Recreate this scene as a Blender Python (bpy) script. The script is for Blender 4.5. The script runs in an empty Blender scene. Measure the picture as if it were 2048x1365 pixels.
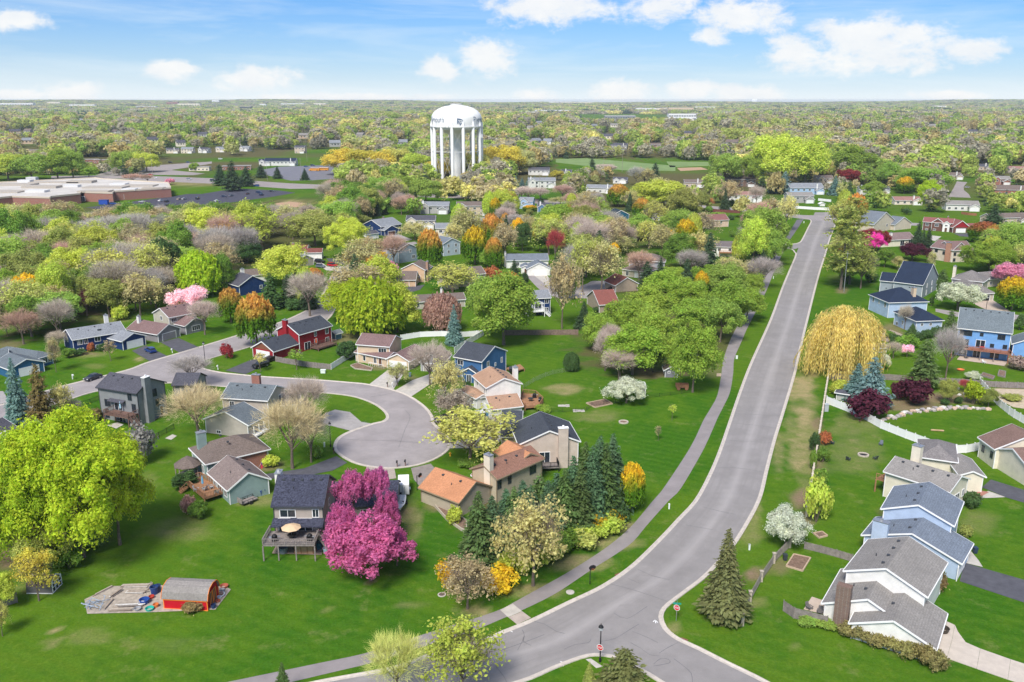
import bpy, bmesh, math, random
import numpy as np
from mathutils import Vector, Matrix
scn = bpy.context.scene
col = scn.collection
R = math.radians
random.seed(7)
rng = np.random.default_rng(11)
# ------------------------------------------------------------------ camera, sky, sun, exposure
CAM_H, FPX, PITCH = 70.0, 1750.0, math.atan(482.0 / 1750.0)
cam_data = bpy.data.cameras.new('camera')
cam_data.sensor_width = 36.0
cam_data.lens = FPX / 2048.0 * 36.0
cam_data.clip_start = 1.0
cam_data.clip_end = 60000.0
cam = bpy.data.objects.new('camera', cam_data)
col.objects.link(cam)
cam.location = (0, 0, CAM_H)
cam.rotation_euler = (R(90) - PITCH, 0, 0)
scn.camera = cam
SUN_EL, SUN_AZ = R(50), R(200)          # azimuth clockwise from +Y (the view direction)
SKY_STRENGTH, SUN_STRENGTH, EXPOSURE = 0.085, 2.1, 1.33
sun_l = bpy.data.lights.new('sun', 'SUN')
sun_l.energy = SUN_STRENGTH
sun_l.angle = R(20)
sun_l.color = (1.0, 0.94, 0.85)
sun = bpy.data.objects.new('sun', sun_l)
col.objects.link(sun)
sd = Vector((math.sin(SUN_AZ) * math.cos(SUN_EL), math.cos(SUN_AZ) * math.cos(SUN_EL), math.sin(SUN_EL)))
sun.rotation_euler = sd.to_track_quat('Z', 'Y').to_euler()
sun.location = sd * 300
scn.view_settings.view_transform = 'Standard'
scn.view_settings.look = 'None'
scn.view_settings.exposure = EXPOSURE
scn.view_settings.gamma = 1.0
scn.view_settings.use_curve_mapping = False
scn.cycles.use_denoising = True
scn.cycles.max_bounces = 6
scn.cycles.transparent_max_bounces = 8
scn.cycles.volume_bounces = 0
class NT:
 """small helper to write node trees"""
 def __init__(s, tree):
  s.t = tree
  tree.nodes.clear()
 def n(s, typ, **kw):
  nd = s.t.nodes.new(typ)
  for k, v in kw.items():
   if k[0] == '_':
    nd.inputs[int(k[1:])].default_value = v
   else:
    setattr(nd, k, v)
  return nd
 def l(s, a, b):
  s.t.links.new(a, b)
 def m(s, op, a, b=None, c=None, clamp=False):
  nd = s.t.nodes.new('ShaderNodeMath')
  nd.operation = op
  nd.use_clamp = clamp
  for i, v in enumerate((a, b, c)):
   if v is None:
    continue
   if isinstance(v, (int, float)):
    nd.inputs[i].default_value = v
   else:
    s.t.links.new(v, nd.inputs[i])
  return nd.outputs[0]
 def mix(s, f, a, b, blend='MIX'):
  nd = s.t.nodes.new('ShaderNodeMix')
  nd.data_type = 'RGBA'
  nd.blend_type = blend
  for i, v in ((0, f), (6, a), (7, b)):
   if isinstance(v, (int, float)):
    nd.inputs[i].default_value = v
   elif isinstance(v, tuple):
    nd.inputs[i].default_value = v + (1,) if len(v) == 3 else v
   else:
    s.t.links.new(v, nd.inputs[i])
  return nd.outputs[2]
 def ramp(s, f, stops):
  nd = s.t.nodes.new('ShaderNodeValToRGB')
  e = nd.color_ramp.elements
  while len(e) < len(stops):
   e.new(0.5)
  for i, (p, c) in enumerate(stops):
   e[i].position = p
   e[i].color = tuple(c) + (1,) if len(c) == 3 else c
  s.t.links.new(f, nd.inputs[0])
  return nd.outputs[0]
 def noise(s, vec, scale, detail=4, rough=0.55, dist=0.0):
  nd = s.t.nodes.new('ShaderNodeTexNoise')
  nd.inputs['Scale'].default_value = scale
  nd.inputs['Detail'].default_value = detail
  nd.inputs['Roughness'].default_value = rough
  nd.inputs['Distortion'].default_value = dist
  if vec is not None:
   s.t.links.new(vec, nd.inputs['Vector'])
  return nd.outputs[0]
def ray(px, py):
 u, v = (px - 1024.0) / FPX, (py - 682.5) / FPX
 c, s = math.cos(PITCH), math.sin(PITCH)
 return Vector((u, c - v * s, -s - v * c))
def P(px, py, z=0.0):
 """the place at height z that lies along the given sight line"""
 d = ray(px, py)
 t = (z - CAM_H) / d.z
 return Vector((d.x * t, d.y * t, z))
def proj(p):
 c, s = math.cos(PITCH), math.sin(PITCH)
 x, y, z = p[0], p[1], p[2] - CAM_H
 zc = y * c - z * s
 return 1024 + FPX * x / zc, 682.5 - FPX * (y * s + z * c) / zc
# world: clear sky with the small cumulus the day has
world = bpy.data.worlds.new('World')
scn.world = world
world.use_nodes = True
w = NT(world.node_tree)
sky = w.n('ShaderNodeTexSky', sky_type='NISHITA', sun_disc=False, sun_elevation=SUN_EL, sun_rotation=SUN_AZ,
   altitude=300.0, air_density=1.0, dust_density=0.6, ozone_density=3.0)
tc = w.n('ShaderNodeTexCoord')
sep = w.n('ShaderNodeSeparateXYZ')
w.l(tc.outputs['Generated'], sep.inputs[0])
az = w.m('ARCTAN2', sep.outputs[0], sep.outputs[1])
el = w.m('ARCSINE', sep.outputs[2])
comb = w.n('ShaderNodeCombineXYZ')
w.l(az, comb.inputs[0])
w.l(w.m('MULTIPLY', el, 1.7), comb.inputs[1])
nz = w.noise(comb.outputs[0], 30, 7, 0.65, 0.2)
nz2 = w.noise(comb.outputs[0], 22, 5, 0.6)
CLOUDS = [(25, 40, 75, 24), (150, 188, 60, 26), (335, 140, 55, 22), (515, 158, 85, 25),
   (975, 118, 58, 40), (880, 140, 38, 30), (1095, 12, 125, 40), (1320, 15, 70, 32), (1480, 32, 105, 40),
   (1425, 68, 42, 22), (1750, 100, 190, 45), (1600, 105, 75, 34), (1935, 102, 70, 24), (1720, 70, 110, 36),
   (1830, 70, 60, 28), (1240, 185, 70, 25), (1390, 180, 55, 20), (1480, 188, 80, 20), (1065, 192, 45, 14),
   (1900, 190, 80, 12), (700, 196, 200, 9), (20, 190, 80, 10)]
tot = None
for (cx, cy, rx, ry) in CLOUDS:
 d0, d1, d2 = ray(cx, cy), ray(cx + rx, cy), ray(cx, cy - ry)
 a0, a1 = math.atan2(d0.x, d0.y), math.atan2(d1.x, d1.y)
 e0, e1 = math.asin(d0.normalized().z), math.asin(d2.normalized().z)
 da = w.m('MULTIPLY', w.m('SUBTRACT', az, a0), 1 / (a1 - a0))
 de = w.m('MULTIPLY', w.m('SUBTRACT', el, e0), 1 / (e1 - e0))
 q = w.m('SUBTRACT', 1.14, w.m('SQRT', w.m('ADD', w.m('MULTIPLY', da, da), w.m('MULTIPLY', de, de))))
 q = w.m('MAXIMUM', q, -1.0)
 tot = q if tot is None else w.m('MAXIMUM', tot, q)
# unseen broken cloud above and around the view, cover raised to whiten the skylight
out_f = w.m('MAXIMUM', w.m('MULTIPLY', w.m('SUBTRACT', w.m('ABSOLUTE', az), 0.62), 6.0, clamp=True),
   w.m('MULTIPLY', w.m('SUBTRACT', el, 0.14), 12.0, clamp=True))
gen = w.m('MULTIPLY', w.m('SUBTRACT', w.noise(tc.outputs['Generated'], 3.2, 3, 0.5), 0.49), 5.0)
tot = w.m('MAXIMUM', tot, w.m('SUBTRACT', gen, w.m('MULTIPLY', w.m('SUBTRACT', 1.0, out_f), 9.0)))
den = w.m('ADD', tot, w.m('MULTIPLY', w.m('SUBTRACT', nz, 0.5), 2.7))
mr = w.n('ShaderNodeMapRange', interpolation_type='SMOOTHSTEP')
mr.inputs[1].default_value, mr.inputs[2].default_value = -0.16, 0.75
w.l(den, mr.inputs[0])
# thin streaks of high cloud
c2 = w.n('ShaderNodeCombineXYZ')
w.l(w.m('ADD', az, w.m('MULTIPLY', el, 0.8)), c2.inputs[0])
w.l(w.m('MULTIPLY', el, 9.0), c2.inputs[1])
st = w.noise(c2.outputs[0], 3.2, 5, 0.6, 0.4)
cir = w.m('MULTIPLY', w.m('SUBTRACT', st, 0.46), 2.4, clamp=True)
hz = w.m('POWER', 2.718, w.m('MULTIPLY', w.m('MAXIMUM', el, 0.0), -16.0))
SKY_TINT = (0.07, 0.33, 0.64)
base = w.mix(1.0, sky.outputs[0], SKY_TINT, 'MULTIPLY')
base = w.mix(w.m('MULTIPLY', cir, 0.75), base, (4.0, 4.45, 4.7))
base = w.mix(w.m('MULTIPLY', hz, 0.95), base, (4.3, 4.6, 4.75))
cl_col = w.mix(w.m('MULTIPLY', w.m('SUBTRACT', nz2, 0.3), 2.0, clamp=True), (4.75, 4.72, 4.62), (3.95, 4.15, 4.4))
fin = w.mix(w.m('MULTIPLY', mr.outputs[0], 0.92), base, cl_col)
bg = w.n('ShaderNodeBackground')
bg.inputs[1].default_value = SKY_STRENGTH
w.l(fin, bg.inputs[0])
wo = w.n('ShaderNodeOutputWorld')
w.l(bg.outputs[0], wo.inputs[0])
# ------------------------------------------------------------------ materials
MATS = {}
def pbr(name, color, rough=0.7, metal=0.0, var=0.0, scale=1.0, bump=0.0, bscale=20.0, spec=0.3):
 if name in MATS:
  return MATS[name]
 m = bpy.data.materials.new(name)
 m.use_nodes = True
 t = NT(m.node_tree)
 p = t.n('ShaderNodeBsdfPrincipled')
 p.inputs['Base Color'].default_value = tuple(color) + (1,)
 p.inputs['Roughness'].default_value = rough
 p.inputs['Metallic'].default_value = metal
 p.inputs['Specular IOR Level'].default_value = spec
 o = t.n('ShaderNodeOutputMaterial')
 t.l(p.outputs[0], o.inputs[0])
 if var or bump:
  g = t.n('ShaderNodeNewGeometry')
 if var:
  nn = t.noise(g.outputs['Position'], scale, 5, 0.6)
  dk = tuple(c * (1 - var) for c in color)
  lt = tuple(min(1, c * (1 + var)) for c in color)
  t.l(t.ramp(nn, [(0.3, dk), (0.7, lt)]), p.inputs['Base Color'])
 if bump:
  b = t.n('ShaderNodeBump')
  b.inputs['Strength'].default_value = bump
  b.inputs['Distance'].default_value = 0.05
  t.l(t.noise(g.outputs['Position'], bscale, 3), b.inputs['Height'])
  t.l(b.outputs[0], p.inputs['Normal'])
 MATS[name] = m
 return m
def siding(color):
 """painted lap siding: shadow lines of the boards as fine relief, weathering in the paint"""
 name = 'siding_%d_%d_%d' % tuple(int(c * 255) for c in color)
 if name in MATS:
  return MATS[name]
 m = bpy.data.materials.new(name)
 m.use_nodes = True
 t = NT(m.node_tree)
 g = t.n('ShaderNodeNewGeometry')
 s = t.n('ShaderNodeSeparateXYZ')
 t.l(g.outputs['Position'], s.inputs[0])
 saw = t.m('FRACT', t.m('MULTIPLY', s.outputs[2], 4.2))
 p = t.n('ShaderNodeBsdfPrincipled')
 p.inputs['Roughness'].default_value = 0.75
 p.inputs['Specular IOR Level'].default_value = 0.2
 nn = t.noise(g.outputs['Position'], 0.8, 4)
 base = t.ramp(nn, [(0.3, tuple(c * 0.88 for c in color)), (0.7, tuple(min(1, c * 1.06) for c in color))])
 t.l(base, p.inputs['Base Color'])
 b = t.n('ShaderNodeBump')
 b.inputs['Strength'].default_value = 0.6
 b.inputs['Distance'].default_value = 0.03
 t.l(saw, b.inputs['Height'])
 t.l(b.outputs[0], p.inputs['Normal'])
 o = t.n('ShaderNodeOutputMaterial')
 t.l(p.outputs[0], o.inputs[0])
 MATS[name] = m
 return m
def shingle(color, var=0.3):
 name = 'shingles_%d_%d_%d' % tuple(int(c * 255) for c in color)
 if name in MATS:
  return MATS[name]
 m = bpy.data.materials.new(name)
 m.use_nodes = True
 t = NT(m.node_tree)
 g = t.n('ShaderNodeNewGeometry')
 s = t.n('ShaderNodeSeparateXYZ')
 t.l(g.outputs['Position'], s.inputs[0])
 p = t.n('ShaderNodeBsdfPrincipled')
 p.inputs['Roughness'].default_value = 0.9
 p.inputs['Specular IOR Level'].default_value = 0.15
 n1 = t.noise(g.outputs['Position'], 3.4, 2, 0.7)
 n2 = t.noise(g.outputs['Position'], 0.35, 4, 0.6)
 c1 = t.ramp(n1, [(0.32, tuple(c * (1 - var) for c in color)), (0.68, tuple(c * (1 + var) for c in color))])
 c2 = t.mix(t.m('MULTIPLY', t.m('SUBTRACT', n2, 0.4), 1.6, clamp=True), c1, tuple(c * 0.72 for c in color))
 course = t.m('FRACT', t.m('MULTIPLY', s.outputs[2], 7.5))
 ln = t.m('LESS_THAN', course, 0.2)
 t.l(t.mix(t.m('MULTIPLY', ln, 0.28), c2, tuple(c * 0.45 for c in color)), p.inputs['Base Color'])
 b = t.n('ShaderNodeBump')
 b.inputs['Strength'].default_value = 0.5
 b.inputs['Distance'].default_value = 0.04
 t.l(t.m('ADD', course, n1), b.inputs['Height'])
 t.l(b.outputs[0], p.inputs['Normal'])
 o = t.n('ShaderNodeOutputMaterial')
 t.l(p.outputs[0], o.inputs[0])
 MATS[name] = m
 return m
def brickmat(name, c1, c2):
 if name in MATS:
  return MATS[name]
 m = bpy.data.materials.new(name)
 m.use_nodes = True
 t = NT(m.node_tree)
 g = t.n('ShaderNodeNewGeometry')
 s = t.n('ShaderNodeSeparateXYZ')
 t.l(g.outputs['Position'], s.inputs[0])
 cb = t.n('ShaderNodeCombineXYZ')
 t.l(t.m('ADD', s.outputs[0], s.outputs[1]), cb.inputs[0])
 t.l(s.outputs[2], cb.inputs[1])
 br = t.n('ShaderNodeTexBrick')
 br.inputs['Color1'].default_value = c1 + (1,)
 br.inputs['Color2'].default_value = c2 + (1,)
 br.inputs['Mortar'].default_value = (0.3, 0.28, 0.25, 1)
 br.inputs['Scale'].default_value = 1.0
 br.inputs['Brick Width'].default_value = 0.3
 br.inputs['Row Height'].default_value = 0.12
 br.inputs['Mortar Size'].default_value = 0.012
 t.l(cb.outputs[0], br.inputs['Vector'])
 p = t.n('ShaderNodeBsdfPrincipled')
 p.inputs['Roughness'].default_value = 0.85
 nn = t.noise(g.outputs['Position'], 1.2, 4)
 t.l(t.mix(t.m('MULTIPLY', nn, 0.5), br.outputs[0], tuple(c * 0.6 for c in c1)), p.inputs['Base Color'])
 o = t.n('ShaderNodeOutputMaterial')
 t.l(p.outputs[0], o.inputs[0])
 MATS[name] = m
 return m
def foliage_mat(name, trans=0.55, two_tone=None, instancer=False, haze_green=0.0):
 m = bpy.data.materials.new(name)
 m.use_nodes = True
 t = NT(m.node_tree)
 g = t.n('ShaderNodeNewGeometry')
 if instancer:
  a = t.n('ShaderNodeAttribute', attribute_type='INSTANCER', attribute_name='tint')
  c = a.outputs['Color']
 else:
  oi = t.n('ShaderNodeObjectInfo')
  c = oi.outputs['Color']
 if two_tone:
  tcd = t.n('ShaderNodeTexCoord')
  s = t.n('ShaderNodeSeparateXYZ')
  t.l(tcd.outputs['Generated'], s.inputs[0])
  f = t.m('ADD', s.outputs[2], t.m('MULTIPLY', t.m('SUBTRACT', t.noise(tcd.outputs['Generated'], 4.0, 2), 0.5), 0.7))
  f = t.m('MULTIPLY', t.m('SUBTRACT', f, 0.42), 3.0, clamp=True)
  c = t.mix(f, two_tone, c)
 rnd = g.outputs['Random Per Island']
 val = t.m('ADD', 0.78, t.m('MULTIPLY', rnd, 0.74))
 big = t.noise(g.outputs['Position'], 0.5, 3)
 val = t.m('MULTIPLY', val, t.m('ADD', 0.66, t.m('MULTIPLY', big, 0.86)))
 hs = t.n('ShaderNodeHueSaturation')
 t.l(c, hs.inputs['Color'])
 t.l(t.m('ADD', 0.472, t.m('MULTIPLY', t.m('ADD', t.noise(g.outputs['Position'], 0.8, 2), t.m('MULTIPLY', rnd, .4)), 0.045)), hs.inputs['Hue'])
 t.l(val, hs.inputs['Value'])
 d = t.n('ShaderNodeBsdfDiffuse')
 tr = t.n('ShaderNodeBsdfTranslucent')
 t.l(hs.outputs[0], d.inputs[0])
 t.l(hs.outputs[0], tr.inputs[0])
 mx = t.n('ShaderNodeMixShader')
 mx.inputs[0].default_value = trans
 t.l(d.outputs[0], mx.inputs[1])
 t.l(tr.outputs[0], mx.inputs[2])
 o = t.n('ShaderNodeOutputMaterial')
 t.l(mx.outputs[0], o.inputs[0])
 return m
M_FOL = foliage_mat('foliage')
M_BUD = foliage_mat('budding_foliage', two_tone=(0.13, 0.25, 0.02))
M_FAR = foliage_mat('far_foliage', instancer=True)
M_TWIG = foliage_mat('twigs', trans=0.0)
M_BARK = pbr('bark', (0.16, 0.125, 0.10), 0.9, var=0.35, scale=3.0, bump=0.6, bscale=8)
M_GLASS = pbr('window_glass', (0.02, 0.028, 0.04), 0.08, spec=0.6)
M_WHITE = pbr('white_paint', (0.80, 0.80, 0.80), 0.55, var=0.05, scale=1.5)
M_DARKTRIM = pbr('dark_trim', (0.05, 0.055, 0.065), 0.6)
M_CONC = pbr('concrete', (0.46, 0.43, 0.39), 0.9, var=0.14, scale=0.9, bump=0.2)
M_KERB = pbr('kerb_concrete', (0.50, 0.45, 0.40), 0.9, var=0.16, scale=1.3)
M_BLACKTOP = pbr('driveway_blacktop', (0.085, 0.085, 0.10), 0.85, var=0.2, scale=0.7, bump=0.15)
M_DRIVE = pbr('grey_drive', (0.33, 0.31, 0.30), 0.9, var=0.14, scale=0.6)
M_TRAIL = pbr('trail_asphalt', (0.25, 0.225, 0.225), 0.9, var=0.12, scale=0.35, bump=0.15)
M_DECK = pbr('deck_wood', (0.33, 0.17, 0.09), 0.8, var=0.25, scale=2.5)
M_GREYWOOD = pbr('weathered_wood', (0.23, 0.20, 0.19), 0.9, var=0.3, scale=2.2)
M_BROWNWOOD = pbr('brown_wood', (0.17, 0.10, 0.08), 0.9, var=0.3, scale=2.2)
M_STONE = pbr('pillar_stone', (0.42, 0.37, 0.30), 0.9, var=0.25, scale=4)
M_MULCH = pbr('mulch', (0.19, 0.125, 0.09), 1.0, var=0.4, scale=2.5, bump=0.5)
M_METAL = pbr('grey_metal', (0.45, 0.46, 0.48), 0.4, metal=0.7)
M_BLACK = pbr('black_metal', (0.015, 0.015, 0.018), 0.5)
M_TYRE = pbr('tyre_rubber', (0.02, 0.02, 0.02), 0.9)
M_RED = pbr('red_paint', (0.50, 0.02, 0.03), 0.5)
M_BRICK = brickmat('red_brick', (0.36, 0.12, 0.075), (0.27, 0.085, 0.06))
M_TANBRICK = brickmat('tan_brick', (0.45, 0.26, 0.17), (0.36, 0.20, 0.14))
M_DKBRICK = brickmat('dark_brick', (0.20, 0.12, 0.09), (0.14, 0.085, 0.07))
# ------------------------------------------------------------------ mesh and object helpers
def obj(name, data, parent=None, loc=(0, 0, 0), rz=0.0, scale=(1, 1, 1), color=None):
 o = bpy.data.objects.new(name, data)
 col.objects.link(o)
 o.parent = parent
 o.location = loc
 if rz:
  o.rotation_euler = (0, 0, rz)
 o.scale = scale
 if color:
  o.color = tuple(color) + (1,)
 return o
def tag(o, label=None, cat=None, group=None, kind=None):
 for k, v in (('label', label), ('category', cat), ('group', group), ('kind', kind)):
  if v:
   o[k] = v
 return o
def thing(name, loc, label, cat, group=None, rz=0.0):
 return tag(obj(name, None, None, loc, rz), label, cat, group)
class MB:
 def __init__(s):
  s.v, s.f = [], []
 def add(s, vs, fs):
  k = len(s.v)
  s.v += [tuple(v) for v in vs]
  s.f += [tuple(i + k for i in f) for f in fs]
  return s
 def box(s, x0, x1, y0, y1, z0, z1, M=None):
  vs = [Vector(p) for p in ((x0, y0, z0), (x1, y0, z0), (x1, y1, z0), (x0, y1, z0),
         (x0, y0, z1), (x1, y0, z1), (x1, y1, z1), (x0, y1, z1))]
  if M is not None:
   vs = [M @ v for v in vs]
  return s.add(vs, [(3, 2, 1, 0), (4, 5, 6, 7), (0, 1, 5, 4), (1, 2, 6, 5), (2, 3, 7, 6), (3, 0, 4, 7)])
 def beam(s, p, q, w, h):
  p, q = Vector(p), Vector(q)
  d = q - p
  if d.length < 1e-5:
   return s
  side = d.cross(Vector((0, 0, 1)))
  side = Vector((1, 0, 0)) if side.length < 1e-5 else side.normalized()
  up = side.cross(d).normalized()
  a, b = side * w / 2, up * h / 2
  vs = [p - a - b, p + a - b, p + a + b, p - a + b, q - a - b, q + a - b, q + a + b, q - a + b]
  return s.add(vs, [(0, 1, 2, 3), (7, 6, 5, 4), (0, 4, 5, 1), (1, 5, 6, 2), (2, 6, 7, 3), (3, 7, 4, 0)])
 def tube(s, p, q, r0, r1, n=8, cap=True):
  p, q = Vector(p), Vector(q)
  d = (q - p)
  if d.length < 1e-6:
   return s
  d.normalize()
  a = d.orthogonal().normalized()
  b = d.cross(a)
  vs = []
  for c, r in ((p, r0), (q, r1)):
   for i in range(n):
    t = 2 * math.pi * i / n
    vs.append(c + (a * math.cos(t) + b * math.sin(t)) * r)
  fs = [(i, (i + 1) % n, n + (i + 1) % n, n + i) for i in range(n)]
  if cap:
   fs += [tuple(range(n - 1, -1, -1)), tuple(range(n, 2 * n))]
  return s.add(vs, fs)
 def lathe(s, prof, c=(0, 0, 0), n=16):
  k = len(s.v)
  for (r, z) in prof:
   for i in range(n):
    t = 2 * math.pi * i / n
    s.v.append((c[0] + r * math.cos(t), c[1] + r * math.sin(t), c[2] + z))
  for j in range(len(prof) - 1):
   for i in range(n):
    s.f.append((k + j * n + i, k + j * n + (i + 1) % n, k + (j + 1) * n + (i + 1) % n, k + (j + 1) * n + i))
  return s
 def prism(s, pts, z0, z1):
  """pts counter-clockwise"""
  n = len(pts)
  vs = [(p[0], p[1], z0) for p in pts] + [(p[0], p[1], z1) for p in pts]
  fs = [(i, (i + 1) % n, n + (i + 1) % n, n + i) for i in range(n)]
  fs += [tuple(range(n, 2 * n)), tuple(range(n - 1, -1, -1))]
  return s.add(vs, fs)
 def mesh(s, name, mat, smooth=False):
  me = bpy.data.meshes.new(name)
  me.from_pydata(s.v, [], s.f)
  if mat:
   me.materials.append(mat)
  if smooth:
   me.polygons.foreach_set('use_smooth', [True] * len(me.polygons))
  me.update()
  return me
CACHE = {}
def cached(key, fn):
 if key not in CACHE:
  CACHE[key] = fn()
 return CACHE[key]
CROPS = {'A': (0, 420, 4), 'B': (480, 420, 4), 'C': (960, 360, 4), 'D': (1536, 420, 4), 'E': (0, 700, 4), 'F': (400, 700, 4),
   'G': (800, 660, 4), 'H': (1536, 660, 4), 'I': (0, 1020, 3.957), 'J': (480, 900, 3.85), 'K': (1000, 1000, 3.74),
   'L': (1480, 980, 3.546), 'M': (1200, 640, 4), 'N': (1500, 380, 6.827), 'O': (1780, 380, 7.58), 'Q': (640, 1130, 4.452),
   'R': (0, 680, 6.2), 'X': (0, 180, 2.926), 'Y': (640, 180, 2.926), 'Z': (1340, 180, 2.893), 'T': (0, 0, 1)}
def q(c, x, y):
 a = CROPS[c]
 return a[0] + x / a[2], a[1] + y / a[2]
def g(c, x, y, z=0.0):
 """survey point: sheet letter and sheet coordinates to a place at height z"""
 return P(*q(c, x, y), z)
def pts(c, s, z=0.0):
 """'x,y x,y ...' on sheet c; a token 'c:' switches the sheet"""
 out = []
 for tk in s.split():
  if tk.endswith(':'):
   c = tk[:-1]
   continue
  x, y = tk.split(',')
  out.append(g(c, float(x), float(y), z))
 return out
# ------------------------------------------------------------------ the ground
def smooth(a, b, x):
 t = np.clip((x - a) / (b - a), 0, 1)
 return t * t * (3 - 2 * t)
def hgt(x, y):
 """gentle rise of the country far away"""
 x, y = np.asarray(x, float), np.asarray(y, float)
 s = smooth(2200, 9500, y)
 return s * (26 + 15 * np.sin(x / 1700 + 0.6) * np.sin(y / 2300) + 6 * np.sin(x / 610 + y / 900) + 14 * smooth(6500, 9800, y) + 4 * np.sin(x / 260))
def vnoise(x, y, s, seed=0):
 """cheap smooth value noise on arrays"""
 r = np.random.default_rng(seed)
 tab = r.random((64, 64))
 u, v = x / s, y / s
 iu, iv = np.floor(u).astype(int), np.floor(v).astype(int)
 fu, fv = u - iu, v - iv
 fu, fv = fu * fu * (3 - 2 * fu), fv * fv * (3 - 2 * fv)
 a = tab[iu % 64, iv % 64]
 b = tab[(iu + 1) % 64, iv % 64]
 c = tab[iu % 64, (iv + 1) % 64]
 d = tab[(iu + 1) % 64, (iv + 1) % 64]
 return (a * (1 - fu) + b * fu) * (1 - fv) + (c * (1 - fu) + d * fu) * fv
def spaced(lo, hi, step, lim, grow):
 a = list(np.arange(lo, hi + 0.01, step))
 s = step
 while a[-1] < lim:
  s *= grow
  a.append(a[-1] + s)
 return a
def proj_np(x, y):
 c, s = math.cos(PITCH), math.sin(PITCH)
 zc = y * c + CAM_H * s
 return 1024 + FPX * x / zc, 682.5 - FPX * (y * s - CAM_H * c) / zc
gx_pos = spaced(0, 190, 1.25, 9500, 1.13)
gx = np.array([-v for v in gx_pos[:0:-1]] + gx_pos)
gy = np.array([-400, -150, -20, 30, 55] + spaced(75, 400, 1.25, 12500, 1.06))
GX, GY = np.meshgrid(gx, gy)
GZ = hgt(GX, GY)
nv = GX.size
co = np.stack([GX, GY, GZ], -1).reshape(-1, 3)
ny, nx = GX.shape
idx = np.arange(nv).reshape(ny, nx)
quads = np.stack([idx[:-1, :-1], idx[:-1, 1:], idx[1:, 1:], idx[1:, :-1]], -1).reshape(-1, 4)
gm = bpy.data.meshes.new('ground')
gm.vertices.add(nv)
gm.vertices.foreach_set('co', co.ravel())
gm.loops.add(quads.size)
gm.loops.foreach_set('vertex_index', quads.ravel())
gm.polygons.add(len(quads))
gm.polygons.foreach_set('loop_start', np.arange(0, quads.size, 4))
gm.polygons.foreach_set('loop_total', np.full(len(quads), 4))
gm.update()
PX, PY = proj_np(np.where(GY > 40, GX, 0).ravel(), np.where(GY > 40, GY, 40).ravel())
fx, fy = GX.ravel(), GY.ravel()
def blob(spec, base=0.0):
 out = np.full(nv, base)
 wob = (vnoise(fx, fy, 5.0, 3) - 0.5) * 0.9 + (vnoise(fx, fy, 2.2, 4) - 0.5) * 0.7
 for ln in spec.strip().splitlines():
  t = ln.split()
  c, x, y, rx, ry, k = t[0], *map(float, t[1:6])
  cx, cy = q(c, x, y)
  s = CROPS[c][2]
  d = np.sqrt(((PX - cx) / (rx / s)) ** 2 + ((PY - cy) / (ry / s)) ** 2)
  out = np.maximum(out, k * (1 - smooth(0.55, 1.15, d + wob * 0.6)))
 return out
DRY = blob('''
H 310 800 110 460 .62
L 100 150 60 160 .5
H 290 470 110 160 .85
H 300 700 110 120 .95
H 240 1000 90 190 .7
H 190 800 60 200 .4
H 660 760 200 120 .3
H 700 1000 240 200 .28
M 1430 1050 60 200 .45
M 1560 560 110 130 .8
M 1700 430 70 60 .7
K 600 480 260 60 .75
K 820 330 240 50 .7
K 300 660 160 45 .75
K 950 200 100 40 .6
Q 1400 420 120 60 .7
J 1300 520 110 180 .55
J 150 400 180 60 .45
I 1450 160 330 130 .3
I 700 1000 180 60 .28
I 420 1050 70 40 .45
I 430 950 25 8 .9
I 220 970 25 8 .9
I 100 985 30 10 .9
I 1400 1080 350 60 .12
G 1310 480 170 50 .7
G 1600 690 200 50 .35
G 500 760 200 60 .4
A 1110 1190 50 25 .8
A 700 1160 150 30 .4
A 820 880 300 40 .4
E 760 130 100 30 .3
E 1190 1050 60 100 .3
K 1290 960 60 60 .5
L 1100 1150 70 40 .2
L 30 250 140 140 .35
L 380 1130 40 20 .6
L 130 800 50 40 .4
L 1700 230 200 100 .3
C 1700 200 300 30 .3
N 1250 1200 200 80 .2
Q 60 390 60 30 .4
Q 790 360 160 40 .3
K 250 690 300 40 .5
Z 100 590 200 20 .4
X 1150 550 250 18 .8
X 1700 660 140 22 .9
X 1640 800 70 18 .9
''')
DIRT = blob('''
H 390 740 60 70 .9
H 300 1340 110 60 1
H 460 880 40 60 .8
H 410 1050 50 200 .55
L 420 80 90 60 1
L 480 220 60 80 .8
L 110 600 60 50 .9
L 290 540 90 60 .6
L 1010 170 30 50 .5
A 700 830 120 20 .7
A 60 1080 120 60 .7
A 700 1150 120 16 .7
M 480 430 200 40 .8
M 900 400 90 70 .5
H 1300 560 330 50 1
H 1100 590 300 60 1
H 1600 540 260 60 .9
H 640 400 120 50 .8
H 1960 500 150 80 .7
Q 460 138 55 20 .9
J 1510 430 100 60 .8
J 1250 480 60 60 .7
F 530 930 140 50 .7
D 970 990 120 60 .8
D 1000 940 120 40 .7
D 590 650 60 30 .9
D 1950 1200 120 100 .6
B 850 1030 160 50 .7
B 200 320 130 40 .6
B 1080 1260 120 20 .7
G 1950 380 150 20 .7
G 1060 1110 100 20 .8
I 120 380 120 110 .9
I 300 640 150 40 .8
E 720 520 90 60 .7
K 1890 570 60 40 1
F 1700 250 40 50 .6
''')
WOOD = blob('''
A 200 500 800 500 1
A 900 300 900 420 1
A 1500 250 700 380 1
A 1300 650 260 90 .6
B 300 200 400 200 .8
C 1200 420 620 160 .7
C 1500 1000 560 330 .75
M 300 250 560 190 .9
M 1000 170 130 130 .7
I 100 200 300 250 1
I 600 150 250 170 .8
K 200 150 560 200 .9
K 650 220 300 70 .5
X 1000 780 1200 120 .6
''')
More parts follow.
